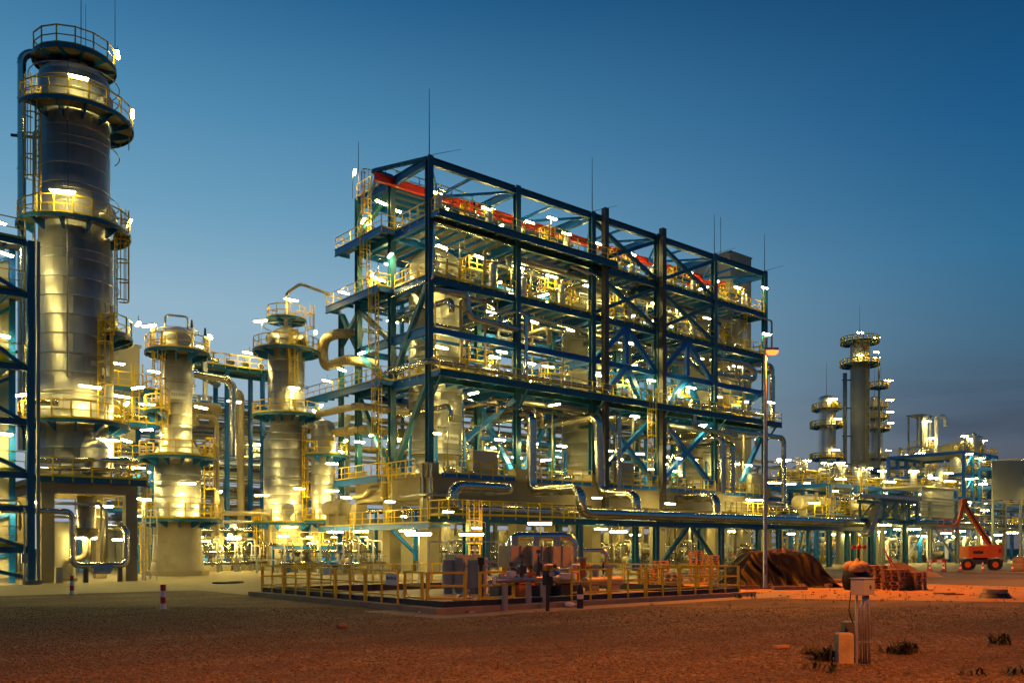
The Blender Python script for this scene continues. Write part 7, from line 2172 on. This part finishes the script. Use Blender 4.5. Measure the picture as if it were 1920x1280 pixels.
for i, (u, v, z, rz) in enumerate(((-13.2, 14.5, 2.9, 0), (-11.8, 16, 2.6, .7), (-10.2, 14, 2.8, 0), (-12.6, 19.5, 3.0, .4), (-8.5, 18, 3.0, 0), (-14.0, 14, 17.8, 0), (-9.8, 14.8, 14.4, 0), (-11.0, 19.0, 19.6, .2), (-6.4, 19.5, 19.8, 0), (-9, 26.8, 4.0, 0), (-4.5, 26.6, 4.0, 0), (-7, 26.6, 10.4, 0), (-11.5, 26.6, 12.6, 0), (-2, 26.6, 12.4, 0))):
    L(u, v, z, "lit lamp between the two middle columns, %s" % ("low left", "low left, turned", "low centre", "low rear", "low right", "beside the top platform", "under the bridge", "on the bridge left", "on the bridge right", "at the rack foot left", "at the rack foot right", "rack middle", "rack upper left", "rack upper right")[i], rz)
# open paving left of the concrete table
for i, (u, v, z, rz, k, s) in enumerate(((-13.0, -17.8, 2.75, -.7, 'pole', 1.3), (-4.4, 3.0, 3.3, -.6, 'hang', 1.1), (-4.5, 7.0, 3.3, -.6, 'hang', 1.1), (-5.5, 9.5, 2.9, .9, 'hang', 1.2), (-6.0, 13.5, 3.0, 0, 'hang', 1), (-3.0, 1.0, 5.6, .3, 'hang', 1), (-2.4, 9, 6.3, .2, 'hang', 1), (-3.0, -1.4, 3.3, 0, 'hang', 1), (-1.8, 14, 6.8, 0, 'hang', 1))):
    L(u, v, z, "lit lamp over the paving left of the concrete table, %s" % ("on a white pole", "first behind the pole lamp", "second behind the pole lamp", "turned sideways", "farthest back", "above the side walkway", "high above the side walkway", "under the side walkway", "near the shouldered column")[i], rz, k, 0, s)
# rack and yard lamps
for i, (u, v, z) in enumerate(((.6, -5.6, 3.5), (13.4, -5.8, 3.6), (20.5, -3.2, 3.2), (31.5, -5.8, 3.6), (38.0, -3.4, 7.0), (39.6, -3.4, 7.0), (15.8, -3.0, 6.4), (25.4, -3.2, 6.2), (42, -5.6, 3.5), (50, -5.6, 3.5))):
    L(u, v, z, "lit lamp along the low front rack, %s from its near end" % ORD[i], 0, 'pole' if z > 6.5 else 'hang')
for i, (u, v, z) in enumerate(((82.5, -8.4, 10.4), (91.5, -12.5, 9.6), (84.0, -8.0, 7.0))):  # lamps added to brighten the otherwise dark wall panel
    L(u, v, z, 'added lamp lighting the plain grey wall panel at the right edge, %s' % ('upper left', 'right', 'lower left')[i], -.7, 'pole')
fl = []
for i, (u0, u1, v0, zs) in enumerate(((113, 126, 7, (5.4, 9.8, 13.8, 17.4, 20.6)), (118, 131.5, -2.5, (5.0, 8.4, 11.8, 15.0, 17.9)), (95, 112, 22, (7, 12.4, 16.2)), (66, 86, 4, (5.6, 9.6, 13)), (90, 103, 4, (4, 7.2, 10.2, 13.2)), (74, 88, 16, (5.2, 8.8, 11.8, 15)), (124, 136, 22, (8, 13, 16.6, 20)))):
    for j, z in enumerate(zs):
        for k in range(3):
            L(u0+(u1-u0)*(k+.4)/3+rr.uniform(-.7, .7), v0+rr.uniform(-.4, 1.5), z+rr.uniform(-.4, .4), "distant lit lamp on the %s, level %s, %s from the left" % (fnames[i], ("one", "two", "three", "four", "five")[j], ORD[k]), -.7+rr.uniform(-.3, .3), 'pole' if j == len(zs)-1 else 'hang', 0, 1.15)
for c, nm, lst in ((SF, "tallest far column", ((-150, 3.6, 47.4), (-40, 3.6, 47.2), (-150, 3.6, 42.6), (-60, 3.4, 42.6), (-40, 3.6, 44.0))), ((129.3, 41.7), "shorter far column", ((-120, 2.9, 32.6), (-100, 2.9, 28.6), (-110, 2.8, 22.2), (-150, 3, 18.2), (-100, 2.8, 13.6))),
                   ((151.3, 42.8), "slim far column", ((-60, 3.2, 35.2), (-50, 3.3, 32.6), (-60, 3.4, 30.1), (-50, 3, 24))), ((143.4, 37.6), "lone far platform", ((-60, 1.9, 38),))):
    for i, (a, r, z) in enumerate(lst):
        L(c[0]+r*math.cos(RA(a)), c[1]+r*math.sin(RA(a)), z, "distant lit lamp on the %s, %s from the top" % (nm, ORD[i]), RA(-40), 'hang', 0, 1.25)
for i in range(9):
    L(60+i*6, -2.6+rr.uniform(-.5, .5), 3.6+.4*(i % 3), "distant lit lamp behind the far grey rack, %s from the left" % ORD[i], -.6, 'hang', 0, 1.5)
for i, (u, v, z) in enumerate(((52, 3, 9.8), (56, .2, 7.4), (62, .2, 10.6), (68, .1, 8.0), (74, 0, 10.8), (80, -3, 11.4), (85, -3, 11.2), (55.5, -8.8, 4.6), (62.5, -8.8, 4.2), (57, 5, 13), (50, 6, 12))):
    L(u, v, z, "lit lamp around the fat beige drums and blue portal, %s from the left" % (ORD[i]), -.5, 'hang', 0, 1.3)
